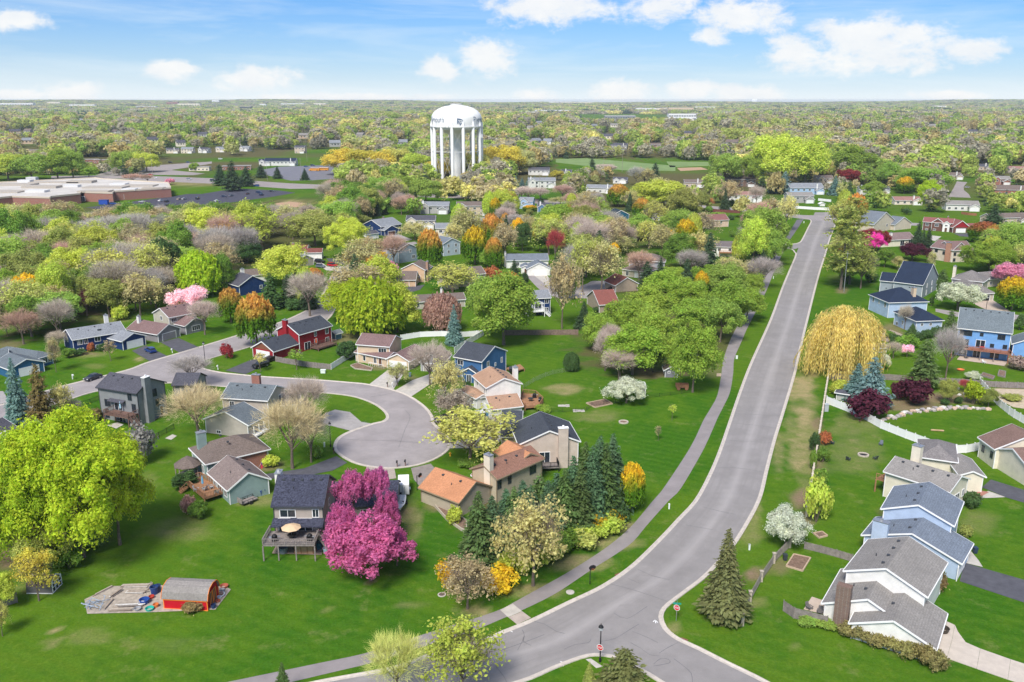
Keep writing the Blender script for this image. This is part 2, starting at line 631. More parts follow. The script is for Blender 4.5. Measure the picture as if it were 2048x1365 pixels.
LUSH = np.clip(0.35 + (vnoise(fx, fy, 34, 8) - 0.5) * 1.5 + blob('''
M 900 640 300 120 .6
M 500 1050 330 200 .35
I 1500 420 500 130 .5
J 200 750 200 300 .5
J 1500 700 160 300 .45
H 1500 780 450 140 .75
K 1000 400 500 60 .3
L 250 1000 300 250 .35
L 560 600 200 100 .5
L 1650 800 300 200 .35
F 1250 480 260 120 .5
C 1300 1080 300 80 .4
D 700 640 160 100 .4
G 1300 200 500 160 .3
'''), 0, 1)
FARK = smooth(330, 700, fy)
OPENG = blob('''
X 1150 600 900 75 1
X 600 500 700 60 1
X 1750 480 300 90 1
Y 1700 440 460 50 1
Z 100 430 240 40 1
Y 1650 160 500 14 1
Z 800 700 400 90 1
''')
WOOD = np.maximum(WOOD, FARK * np.clip((vnoise(fx, fy, 90, 5) - 0.15) * 2.2, 0, 1)) * (1 - OPENG)
for nm, arr in (('dry', DRY), ('dirt', DIRT), ('wood', WOOD), ('lush', LUSH)):
 at = gm.attributes.new(nm, 'FLOAT', 'POINT')
 at.data.foreach_set('value', arr.astype(np.float32))
mg = bpy.data.materials.new('grass')
mg.use_nodes = True
t = NT(mg.node_tree)
gp = t.n('ShaderNodeNewGeometry').outputs['Position']
A_ = lambda nm: t.n('ShaderNodeAttribute', attribute_name=nm).outputs['Fac']
n_f, n_m, n_l = t.noise(gp, 2.6, 4, 0.7), t.noise(gp, 0.33, 5, 0.65), t.noise(gp, 0.06, 4, 0.6)
ls = t.m('ADD', A_('lush'), t.m('MULTIPLY', t.m('SUBTRACT', n_m, 0.48), 2.6), clamp=True)
c = t.mix(ls, (0.090, 0.168, 0.013), (0.038, 0.124, 0.009))
c = t.mix(t.m('MULTIPLY', t.m('SUBTRACT', n_l, 0.50), 4.5, clamp=True), c, (0.095, 0.18, 0.012))
sp = t.n('ShaderNodeSeparateXYZ')
t.l(gp, sp.inputs[0])
mow = t.m('SINE', t.m('ADD', t.m('MULTIPLY', t.m('ADD', t.m('MULTIPLY', sp.outputs[0], 0.55), sp.outputs[1]), 2.4), t.m('MULTIPLY', n_l, 9)))
c = t.mix(t.m('MULTIPLY', t.m('ADD', mow, 1.0), 0.10), c, (0.10, 0.22, 0.02))
dr = t.m('MULTIPLY', A_('dry'), t.m('ADD', 0.62, t.m('MULTIPLY', t.m('SUBTRACT', n_m, 0.36), 2.6)), clamp=True)
dr = t.m('ADD', dr, t.m('MULTIPLY', t.m('SUBTRACT', t.noise(gp, 0.17, 5, 0.7), 0.58), 2.4, clamp=True), clamp=True)
c = t.mix(dr, c, (0.36, 0.29, 0.15))
c = t.mix(t.m('MULTIPLY', A_('wood'), t.m('ADD', 0.55, n_m), clamp=True), c, (0.12, 0.10, 0.05))
c = t.mix(t.m('MULTIPLY', A_('dirt'), t.m('ADD', 0.35, n_m), clamp=True), c, (0.27, 0.18, 0.13))
c = t.mix(t.m('MULTIPLY', t.m('SUBTRACT', n_f, 0.35), 2.2, clamp=True), c, t.mix(0.55, c, (0.02, 0.06, 0.004)))
n_g = t.noise(gp, 0.9, 5, 0.75)
c = t.mix(t.m('MULTIPLY', t.m('SUBTRACT', n_g, 0.52), 2.6, clamp=True), c, t.mix(0.5, c, (0.20, 0.25, 0.04)))
bp = t.n('ShaderNodeBump')
bp.inputs['Strength'].default_value = 0.5
bp.inputs['Distance'].default_value = 0.12
t.l(t.m('ADD', n_f, n_m), bp.inputs['Height'])
df = t.n('ShaderNodeBsdfDiffuse')
t.l(c, df.inputs[0])
t.l(bp.outputs[0], df.inputs['Normal'])
t.l(df.outputs[0], t.n('ShaderNodeOutputMaterial').inputs[0])
gm.materials.append(mg)
tag(obj('ground', gm), kind='structure')
# ------------------------------------------------------------------ roads, paths, kerbs
def curve(ps, step=1.5):
 """Catmull-Rom through ps, evenly resampled"""
 ps = [Vector((p[0], p[1], 0)) for p in ps]
 e = [ps[0] * 2 - ps[1]] + ps + [ps[-1] * 2 - ps[-2]]
 out = []
 for i in range(1, len(e) - 2):
  n = max(2, int((e[i + 1] - e[i]).length / step))
  for k in range(n):
   u = k / n
   a, b, c_, d = e[i - 1], e[i], e[i + 1], e[i + 2]
   out.append(0.5 * ((2 * b) + (c_ - a) * u + (2 * a - 5 * b + 4 * c_ - d) * u * u + (3 * b - a - 3 * c_ + d) * u ** 3))
 out.append(ps[-1])
 return out
def resample(c, n):
 L = [0.0]
 for a, b in zip(c, c[1:]):
  L.append(L[-1] + (b - a).length)
 out = []
 j = 0
 for k in range(n):
  s = L[-1] * k / (n - 1)
  while j < len(L) - 2 and L[j + 1] < s:
   j += 1
  f = (s - L[j]) / max(1e-6, L[j + 1] - L[j])
  out.append(c[j].lerp(c[j + 1], min(1, max(0, f))))
 return out
def strip_mesh(name, lp, rp, mat, z, n=160):
 a, b = resample(curve(lp), n), resample(curve(rp), n)
 vs, fs, uv = [], [], []
 K = 6
 for i in range(n):
  for k in range(K + 1):
   p = a[i].lerp(b[i], k / K)
   vs.append((p.x, p.y, z))
   uv.append((k / K, i / n))
 for i in range(n - 1):
  for k in range(K):
   o_ = i * (K + 1) + k
   fs.append((o_, o_ + 1, o_ + K + 2, o_ + K + 1))
 me = bpy.data.meshes.new(name)
 me.from_pydata(vs, [], fs)
 at = me.attributes.new('across', 'FLOAT', 'POINT')
 at.data.foreach_set('value', [u[0] for u in uv])
 at = me.attributes.new('along', 'FLOAT', 'POINT')
 at.data.foreach_set('value', [u[1] for u in uv])
 me.materials.append(mat)
 return me
def sheet_mesh(name, poly, mat, z, round_=False):
 ps = curve(list(poly) + [poly[0]], 1.0)[:-1] if round_ else [Vector((p[0], p[1], 0)) for p in poly]
 bm = bmesh.new()
 vs = [bm.verts.new((p.x, p.y, z)) for p in ps]
 f = bm.faces.new(vs)
 bm.normal_update()
 if f.normal.z < 0:
  f.normal_flip()
 bmesh.ops.triangulate(bm, faces=[f])
 me = bpy.data.meshes.new(name)
 bm.to_mesh(me)
 bm.free()
 me.materials.append(mat)
 return me
def road_mat(name, color, bands):
 m = bpy.data.materials.new(name)
 m.use_nodes = True
 t = NT(m.node_tree)
 gp = t.n('ShaderNodeNewGeometry').outputs['Position']
 n1, n2, n3 = t.noise(gp, 0.22, 5, 0.65), t.noise(gp, 5.0, 3, 0.7), t.noise(gp, 0.9, 4, 0.6)
 c = t.ramp(n1, [(0.3, tuple(v * 0.80 for v in color)), (0.7, tuple(v * 1.12 for v in color))])
 n4 = t.noise(gp, 0.035, 4, 0.6)
 c = t.mix(t.m('MULTIPLY', t.m('SUBTRACT', n4, 0.5), 2.2, clamp=True), c, tuple(v * 0.72 for v in color))
 c = t.mix(t.m('MULTIPLY', t.m('SUBTRACT', n3, 0.60), 2.2, clamp=True), c, tuple(v * 0.6 for v in color))
 c = t.mix(t.m('MULTIPLY', n2, 0.35), c, tuple(v * 0.7 for v in color))
 if bands:
  a = t.n('ShaderNodeAttribute', attribute_name='across').outputs['Fac']
  s = t.m('ABSOLUTE', t.m('SUBTRACT', a, 0.5))
  cv = t.n('ShaderNodeCombineXYZ')
  t.l(t.m('MULTIPLY', a, 9.0), cv.inputs[0])
  t.l(t.m('MULTIPLY', t.n('ShaderNodeAttribute', attribute_name='along').outputs['Fac'], 14.0), cv.inputs[1])
  stk = t.noise(cv.outputs[0], 1.6, 4, 0.6)
  c = t.mix(t.m('MULTIPLY', t.m('SUBTRACT', stk, 0.45), 3.0, clamp=True), c, tuple(v * 0.80 for v in color))
  mid = t.m('SUBTRACT', 1.0, t.m('MULTIPLY', s, 8.0), clamp=True)          # pale crown of the road
  c = t.mix(t.m('MULTIPLY', mid, 0.55), c, tuple(v * 1.30 for v in color))
  tr = t.m('SUBTRACT', 1.0, t.m('MULTIPLY', t.m('ABSOLUTE', t.m('SUBTRACT', s, 0.24)), 9.0), clamp=True)
  c = t.mix(t.m('MULTIPLY', tr, t.m('MULTIPLY', n3, 0.5)), c, tuple(v * 0.78 for v in color))
 p = t.n('ShaderNodeBsdfPrincipled')
 p.inputs['Roughness'].default_value = 0.9
 p.inputs['Specular IOR Level'].default_value = 0.15
 t.l(c, p.inputs['Base Color'])
 b = t.n('ShaderNodeBump')
 b.inputs['Strength'].default_value = 0.25
 b.inputs['Distance'].default_value = 0.02
 t.l(n2, b.inputs['Height'])
 t.l(b.outputs[0], p.inputs['Normal'])
 t.l(p.outputs[0], t.n('ShaderNodeOutputMaterial').inputs[0])
 return m
M_ROAD = road_mat('main_road_asphalt', (0.285, 0.268, 0.264), True)
M_STREET = road_mat('street_asphalt', (0.33, 0.30, 0.30), False)
M_FARROAD = road_mat('far_road_asphalt', (0.33, 0.29, 0.28), False)
M_LOT = road_mat('car_park_asphalt', (0.075, 0.075, 0.10), False)
M_LOT2 = road_mat('worn_car_park_asphalt', (0.19, 0.19, 0.22), False)
M_SEAL = pbr('crack_sealer', (0.165, 0.16, 0.17), 0.85)
ROADN = [0]
SHEETS = []
def sheet(name, poly, mat, round_=False, z=None):
 ROADN[0] += 1
 zz = {'side_street': .024, 'trail_crossing': .028, 'cross_street': .032, 'residential_street': .02, 'street_branch': .024, 'concrete_landing': .04,
   'small_cul_de_sac': .02, 'right_cul_de_sac': .02, 'upper_right_street': .02, 'far_avenue': .02, 'school_drive': .024, 'school_car_park': .028,
   'church_car_park': .032, 'ball_field': .02, 'infield_dirt': .024, 'far_field': .02, 'curb_ramp_walk': .056}.get(name, 0.05 + 0.004 * (ROADN[0] % 4))
 SHEETS.append([(p[0], p[1]) for p in poly])
 o = obj(name, sheet_mesh(name, poly, mat, zz, round_))
 return tag(o, kind='structure')
MAIN_L = pts('T', '500,1395 640,1364 784,1337 856,1312 970,1280 1000,1267 1064,1241 1134,1207 1203,1174 1262,1134 1315.5,1083 1356,1040 1392,1000 '
    '1420,948 1440,900 1460,842 1482,778 1504,722 1541,640 1563,580 1576,548 1591,512 1604,478 1616,456 1624,438 1630,425')
MAIN_R = pts('T', '730,1430 900,1395 1040,1365 1150,1320 1222,1300 1300,1240 1340,1205 1374,1182 1409,1155 1465,1094 1487,1061 1512,1016 1524,985 1534,942 1550,880 1567,825 '
    '1590,747 1603,690 1611,657 1630,580 1640.6,541 1651,509 1661,475 1671,450 1678,425')
road = obj('main_road', strip_mesh('main_road', MAIN_L, MAIN_R, M_ROAD, 0.02, 220))
tag(road, kind='structure')
sheet('side_street', pts('T', '1150,1318 1190,1311 1222,1313 1294,1348 1321,1365 1400,1410 1640,1425 1561,1380 1512,1354 1454,1326 1401,1299 1366,1283 1348,1273 1331,1259 1323,1241 1325,1222 1340,1203 1240,1210'), M_ROAD)
sheet('trail_crossing', pts('T', '1606,478 1600,486 1580,489 1545,490 1530,497 1567,497 1580,497 1590,499 1597,496'), M_ROAD)
sheet('cross_street', pts('T', '1602,430.5 1560,426 1480,417 1400,411 1330,404 1330,408 1400,416 1480,423 1560,432 1594,437 1626,441 1690,446 1760,450 1840,452 1840,447 1760,443 1690,433'), M_STREET)
# the residential street and its cul-de-sac
ST_FAR = 'T: -120,843 -60,826 18,806 122,774 250,742 300,724 395,696 512,660 552,648 592,632 630,610 650,580 665,550 690,534 730,512 770,498 800,486'
ST_NEAR_R = 'T: 410,721 512,691 570,672 640,648 664,630 676,600 690,566 712,544 750,522 800,503'
CDS_NEAR = '11,839 80,819 150,796 195,783 300,768 360,767 400,770 450,774 500,778 575,781 630,785 675,789 712,795 745,807 765,820 774,832 772,840 762,845 747,848 700,864 677,877 669,892 673,904 695,920 725,931 770,937 810,935 845,928 875,916 895,901 900,888 893,873 878,858 867,847 864,833 850,815 822,795 790,782 737,770 700,766 625,760 525,754 470,749 437,745 408,738 402,730'
near = [P(*map(float, s.split(','))) for s in CDS_NEAR.split()]
far = pts('T', ST_FAR)
nearr = pts('T', ST_NEAR_R)
sheet('residential_street', far[::-1] + pts('T', '-120,880 -60,862') + near + nearr, M_STREET)
sheet('street_branch', pts('B', '1180,340 1240,300 1290,270 1400,255 1420,270 1330,300 1260,340 1240,390 1180,400'), M_STREET)
sheet('small_cul_de_sac', pts('C', '860,830 900,810 1000,810 1090,800 1150,790 1140,820 1070,830 1060,860 1080,900 1060,940 980,955 860,950 760,945 660,950 580,930 480,880 400,800 360,760 420,760 520,800 600,850 700,880'), M_STREET, True)
sheet('right_cul_de_sac', pts('D', '1340,790 1500,815 1690,850 1830,835 1960,835 2100,860 2100,960 2000,900 1830,880 1660,880 1480,850 1340,815'), M_STREET)
sheet('upper_right_street', pts('Z', '1660,530 1720,535 1700,560 1700,580 1730,605 1740,625 1610,620 1640,570'), M_FARROAD)
sheet('far_avenue', pts('X', '300,505 700,500 900,505 1300,520 1700,548 2048,562 Y: 260,590 480,606 700,612 1000,618 1330,645 1680,668 1680,690 1330,672 1000,640 700,632 480,624 260,606 0,578 X: 1700,580 1300,552 900,535 700,520 300,520'), M_FARROAD)
sheet('school_drive', pts('X', '940,440 1240,420 1240,432 1000,470 1200,490 1130,500 820,498 560,500 650,470'), M_FARROAD)
sheet('school_car_park', pts('X', '500,690 690,665 1000,625 1100,610 1180,610 1300,590 1430,580 1640,590 1730,603 1600,625 1350,660 1100,690 960,700 700,710'), M_LOT)
sheet('church_car_park', pts('X', '1520,470 1640,450 1960,440 1960,520 1830,530 1700,532 1560,500'), M_LOT2)
sheet('ball_field', pts('Y', '1380,405 1560,400 2080,445 2080,475 1760,470 1380,425'), pbr('field_grass', (0.17, 0.25, 0.085), 1, var=0.15, scale=0.05))
sheet('ball_field', pts('Z', '-20,415 220,418 230,440 0,448'), pbr('field_grass', (0.16, 0.27, 0.07), 1))
sheet('infield_dirt', pts('Z', '40,452 180,448 220,462 60,470'), pbr('infield', (0.42, 0.27, 0.17), 1, var=0.1))
sheet('infield_dirt', pts('X', '1580,668 1690,655 1790,664 1790,684 1660,694'), pbr('infield', (0.42, 0.27, 0.17), 1, var=0.1))
sheet('far_field', pts('Y', '1500,160 1640,150 2048,155 2048,170 1500,172'), pbr('field_grass', (0.16, 0.27, 0.07), 1))
# bituminous trail beside the road and its concrete landing
TR_L = 'T: 420,1372 M: Q: 0,875 400,790 760,675 1000,595 1280,510 1610,400 K: 100,770 300,660 480,560 720,410 870,300 1000,180 1150,0 M: 500,1360 680,1090 760,950 830,800 890,700 940,600 970,440 985,330 1035,180 T: 1476,650 1500,610 N: 120,1365 270,1000 350,860 390,805'
TR_R = 'T: 430,1402 Q: 0,985 480,870 880,740 1060,690 1400,575 1650,470 K: 180,820 420,700 690,520 880,400 1000,310 1100,190 1270,0 M: 640,1360 800,1090 870,950 940,790 990,690 1040,580 1065,430 1075,310 1130,180 T: 1497,652 1518,612 N: 230,1365 375,1010 450,860 460,805'
def mixed(s):
 out, cc = [], 'T'
 for tk in s.split():
  if tk.endswith(':'):
   cc = tk[:-1]
   continue
  x, y = map(float, tk.split(','))
  out.append(g(cc, x, y))
 return out
trail = obj('trail', strip_mesh('trail', mixed(TR_L), mixed(TR_R), M_TRAIL, 0.03, 200))
tag(trail, kind='structure')
tag(obj('trail', strip_mesh('trail', pts('N', '450,700 560,540 640,410'), pts('N', '530,705 650,530 735,400'), pbr('new_asphalt', (0.13, 0.125, 0.14), 0.9, var=0.1), 0.03, 40)), kind='structure')
sheet('concrete_landing', pts('K', '0,825 95,778 165,835 60,880'), M_CONC)
sheet('concrete_landing', pts('K', '62,881 167,836 232,885 128,934'), pbr('concrete_old', (0.40, 0.34, 0.30), 0.9, var=0.15, scale=0.9))
sheet('concrete_landing', pts('N', '385,795 470,797 460,815 395,815'), M_CONC)
sheet('concrete_landing', pts('N', '420,740 450,705 540,705 520,742'), M_CONC)
sheet('curb_ramp_walk', pts('K', '640,1195 680,1190 770,1250 720,1262'), M_CONC)
# driveways
for nm, cc, s, mt in (
  ('driveway', 'A', '1055,1130 1165,1085 1335,1170 1200,1214', M_BLACKTOP), ('driveway', 'A', '1285,1062 1425,1025 1595,1102 1440,1146', M_BLACKTOP),
  ('driveway', 'F', '200,168 400,85 440,75 560,100 365,197', M_BLACKTOP), ('driveway', 'F', '1352,279 1500,165 1660,140 1600,240 1545,322', M_CONC),
  ('driveway', 'F', '1562,326 1700,245 1840,195 1900,215 1850,270 1692,374', M_CONC), ('driveway', 'G', '392,950 397,905 520,870 800,800 830,860 750,945', M_CONC),
  ('driveway', 'F', '985,592 1000,510 1080,480 1200,500 1290,578 1372,592 1280,618 1205,650', M_DRIVE), ('driveway', 'F', '835,950 1092,852 1178,905 1062,968 900,1000 520,1040 500,1000', M_BLACKTOP),
  ('driveway', 'F', '1330,938 1555,948 1570,1030 1350,1060', pbr('pavers', (0.36, 0.31, 0.27), 0.9, var=0.2, scale=3)), ('driveway', 'F', '1688,948 1845,912 1893,965 1880,1150 1830,1180 1712,1040', pbr('brown_drive', (0.24, 0.21, 0.20), 0.9, var=0.15, scale=0.8)),
  ('driveway', 'L', '1557,650 1592,520 2100,665 2100,830', M_BLACKTOP), ('walkway', 'L', '1580,560 1596,430 1640,440 1690,500 1722,550 1595,520', M_CONC),
  ('driveway', 'H', '1712,1262 1782,1200 2100,1300 2100,1400 1910,1345', M_BLACKTOP), ('walkway', 'H', '1650,1350 1760,1290 1900,1340 1820,1345', M_CONC),
  ('brick_walk', 'H', '1630,1345 1690,1285 1770,1300 1690,1345', pbr('brick_pavers', (0.36, 0.17, 0.13), 0.9, var=0.2, scale=4)),
  ('driveway', 'D', '1630,722 1790,718 1870,770 1965,832 1820,838 1660,760', pbr('tan_concrete', (0.47, 0.38, 0.31), 0.9, var=0.1)),
  ('driveway', 'C', '430,765 530,758 600,840 560,870', M_CONC), ('driveway', 'B', '560,392 600,385 700,455 835,450 770,490 690,485', M_CONC),
  ('driveway', 'B', '690,390 760,388 840,405 830,440 720,425', M_BLACKTOP), ('driveway', 'B', '1308,628 1400,610 1480,600 1440,640 1372,660', M_BLACKTOP),
  ('driveway', 'B', '1170,208 1270,196 1380,240 1330,250 1250,225', M_DRIVE), ('driveway', 'O', '960,662 1180,660 1240,720 1060,705', M_BLACKTOP),
  ('walkway', 'O', '600,690 780,710 680,780 620,760', M_CONC), ('driveway', 'R', '-40,640 40,640 115,770 0,800 -60,810', M_DRIVE),
  ('patio', 'D', '830,1030 980,960 1080,1000 960,1060', pbr('stone_patio', (0.34, 0.27, 0.21), 0.9, var=0.3, scale=2)), ('patio', 'E', '855,605 940,582 990,600 930,632', M_CONC),
  ('patio', 'J', '245,800 285,725 640,725 630,812', pbr('stone_patio', (0.34, 0.27, 0.21), 0.9, var=0.3, scale=2)), ('patio', 'L', '450,850 510,760 600,790 630,860 590,885', pbr('tan_concrete', (0.47, 0.38, 0.31), 0.9, var=0.1)),
  ('work_yard', 'I', '668,712 888,606 1240,600 1760,600 1828,632 1705,792 1240,812 690,826', pbr('yard_gravel', (0.36, 0.31, 0.26), 1, var=0.3, scale=1.5)),
  ('patio', 'E', '1180,560 1310,485 1330,500 1200,590', pbr('stone_patio', (0.34, 0.27, 0.21), 0.9, var=0.3, scale=2)), ('patio', 'E', '1320,710 1380,678 1415,690 1370,722', M_CONC),
  ('patio', 'D', '1510,1200 1540,1165 1920,1215 1890,1250', pbr('tan_concrete', (0.47, 0.38, 0.31), 0.9, var=0.1)),
  ('driveway', 'H', '1530,1340 1560,1290 1640,1300 1640,1345', M_CONC), ('gravel_bed', 'H', '1790,470 2100,480 2100,640 1960,620 1850,560', pbr('pale_gravel', (0.46, 0.38, 0.28), 1, var=0.2, scale=1.2))):
 sheet(nm, pts(cc, s), mt)
# the near driveway is poured in slabs with open joints: each slab its own piece
slab_m = pbr('slab_concrete', (0.50, 0.44, 0.38), 0.9, var=0.10, scale=0.8)
sl = [('1385,1128 1440,925 1522,962 1504,1062 1466,1196', 0), ('1505.5,1062 1523.5,962 1545,1010 1600,1085 1703,1130 1677,1270 1467.5,1196', 0), ('1704.5,1130.5 1918,1206 1898,1347 1678.5,1270.5', 0), ('1919.5,1206.5 2100,1265 2100,1412 1899.5,1347.5', 0)]
for s, _ in sl:
 ps = [Vector((p.x, p.y)) for p in pts('L', s)]
 area = sum(a.x * b.y - b.x * a.y for a, b in zip(ps, ps[1:] + ps[:1]))
 if area < 0:
  ps = ps[::-1]
 tag(obj('driveway_slab', MB().prism(ps, -0.1, 0.09).mesh('driveway_slab', slab_m)), kind='structure')
def kerb(name, ps, side):
 """concrete gutter at road level and a raised kerb on the outer side (side +1: outer is to the left of travel)"""
 c = curve(ps, 1.2)
 n = len(c)
 mb = MB()
 prof = [(-0.45, 0.042), (-0.02, 0.047), (0.06, 0.14), (0.24, 0.14), (0.26, -0.05)]
 rows = []
 for i in range(n):
  d = (c[min(n - 1, i + 1)] - c[max(0, i - 1)]).normalized()
  nrm = Vector((-d.y, d.x, 0)) * side
  rows.append([(c[i].x + nrm.x * o_, c[i].y + nrm.y * o_, z) for o_, z in prof])
 k = len(prof)
 mb.v = [v for r in rows for v in r]
 for i in range(n - 1):
  for j in range(k - 1):
   a = i * k + j
   f = (a, a + 1, a + k + 1, a + k)
   mb.f.append(f if side < 0 else f[::-1])
 return tag(obj(name, mb.mesh(name, M_KERB)), kind='structure')
kerb('kerb', MAIN_L[:22] + pts('T', '1589,505 1583,499 1566,497'), 1)
kerb('kerb', pts('T', '1548,490 1580,489 1598,486 1605,478 1616,456 1622,443 1616,438 1604,436'), 1)
kerb('kerb', pts('T', '1671,450 1661,475 1651,509 1640.6,541 1630,580 1611,657 1603,690 1590,747 1567,825 1550,880 1534,942 1524,985 1512,1016 1487,1061 1465,1094 1440,1123 1409,1155 1374,1182 1350,1200 1330,1217 1323,1235 1331,1257 1348,1273 1366,1283 1401,1299 1454,1326 1512,1354 1561,1380 1640,1420'), 1)
kerb('kerb', pts('T', '800,1422 900,1400 1040,1365 1110,1336 1160,1317 1190,1311 1222,1314 1255,1329 1294,1348 1321,1365 1400,1408'), -1)
kerb('kerb', far, 1)
kerb('kerb', pts('T', '-120,880 -60,862') + near + nearr[:6], -1)
# tar sealed cracks and saw cuts in the carriageway
crk = MB()
for s in ('K: 820,630 960,665 1120,715 1250,762', 'K: 855,850 950,890 1100,800', 'K: 1040,930 950,985 860,1040 760,1060', 'K: 990,985 1100,1030 1180,1070', 'K: 975,1070 1050,1110 1120,1160 1190,1170',
   'K: 1190,1150 1250,1110 1330,1070', 'K: 1150,1230 1200,1190 1260,1195 1270,1220 1210,1235 1150,1245', 'K: 1300,1190 1380,1250 1430,1300 1440,1365', 'K: 240,910 330,930 420,985 480,1000', 'K: 0,1130 200,1060 330,1010',
   'K: 480,1120 560,1085 660,1070 680,1045', 'K: 1030,520 1140,570 1270,600', 'K: 1390,190 1480,205 1590,225', 'K: 1520,55 1640,85 1760,110', 'K: 960,590 1040,625', 'K: 180,1020 175,1060 230,1090',
   'M: 1020,825 1150,835 1290,850 1420,870', 'M: 900,1185 1060,1185 1200,1200 1310,1222', 'M: 1200,350 1400,355 1580,350', 'M: 1060,750 1250,760 1460,770', 'M: 1130,560 1330,565 1530,570', 'M: 960,960 1180,975 1390,985',
   'F: 1560,730 1650,740 1800,745', 'F: 1100,710 1250,722 1420,725 1700,735', 'F: 1640,480 1680,540 1640,640 1590,780', 'F: 1350,380 1480,360 1560,340', 'F: 1600,470 1640,460', 'F: 1200,610 1330,570', 'Q: 1800,580 1820,640 1760,760', 'Q: 1560,900 1640,1000 1660,1046'):
 c = curve(mixed(s), 1.0)
 for i in range(len(c) - 1):
  j0, j1 = (Vector((random.uniform(-.05, .05), random.uniform(-.05, .05), 0)) for _ in range(2))
  d = (c[i + 1] - c[i]).normalized()
  nn = Vector((-d.y, d.x, 0)) * random.uniform(0.03, 0.06)
  z = Vector((0, 0, 0.36))
  a, b = c[i], c[i + 1] + d * 0.05
  crk.add([a - nn, b - nn, b + nn, a + nn], [(0, 1, 2, 3)])
crk.v = [(v[0], v[1], 0.035) for v in crk.v]
obj('sealed_cracks', crk.mesh('sealed_cracks', M_SEAL), road)['kind'] = 'stuff'
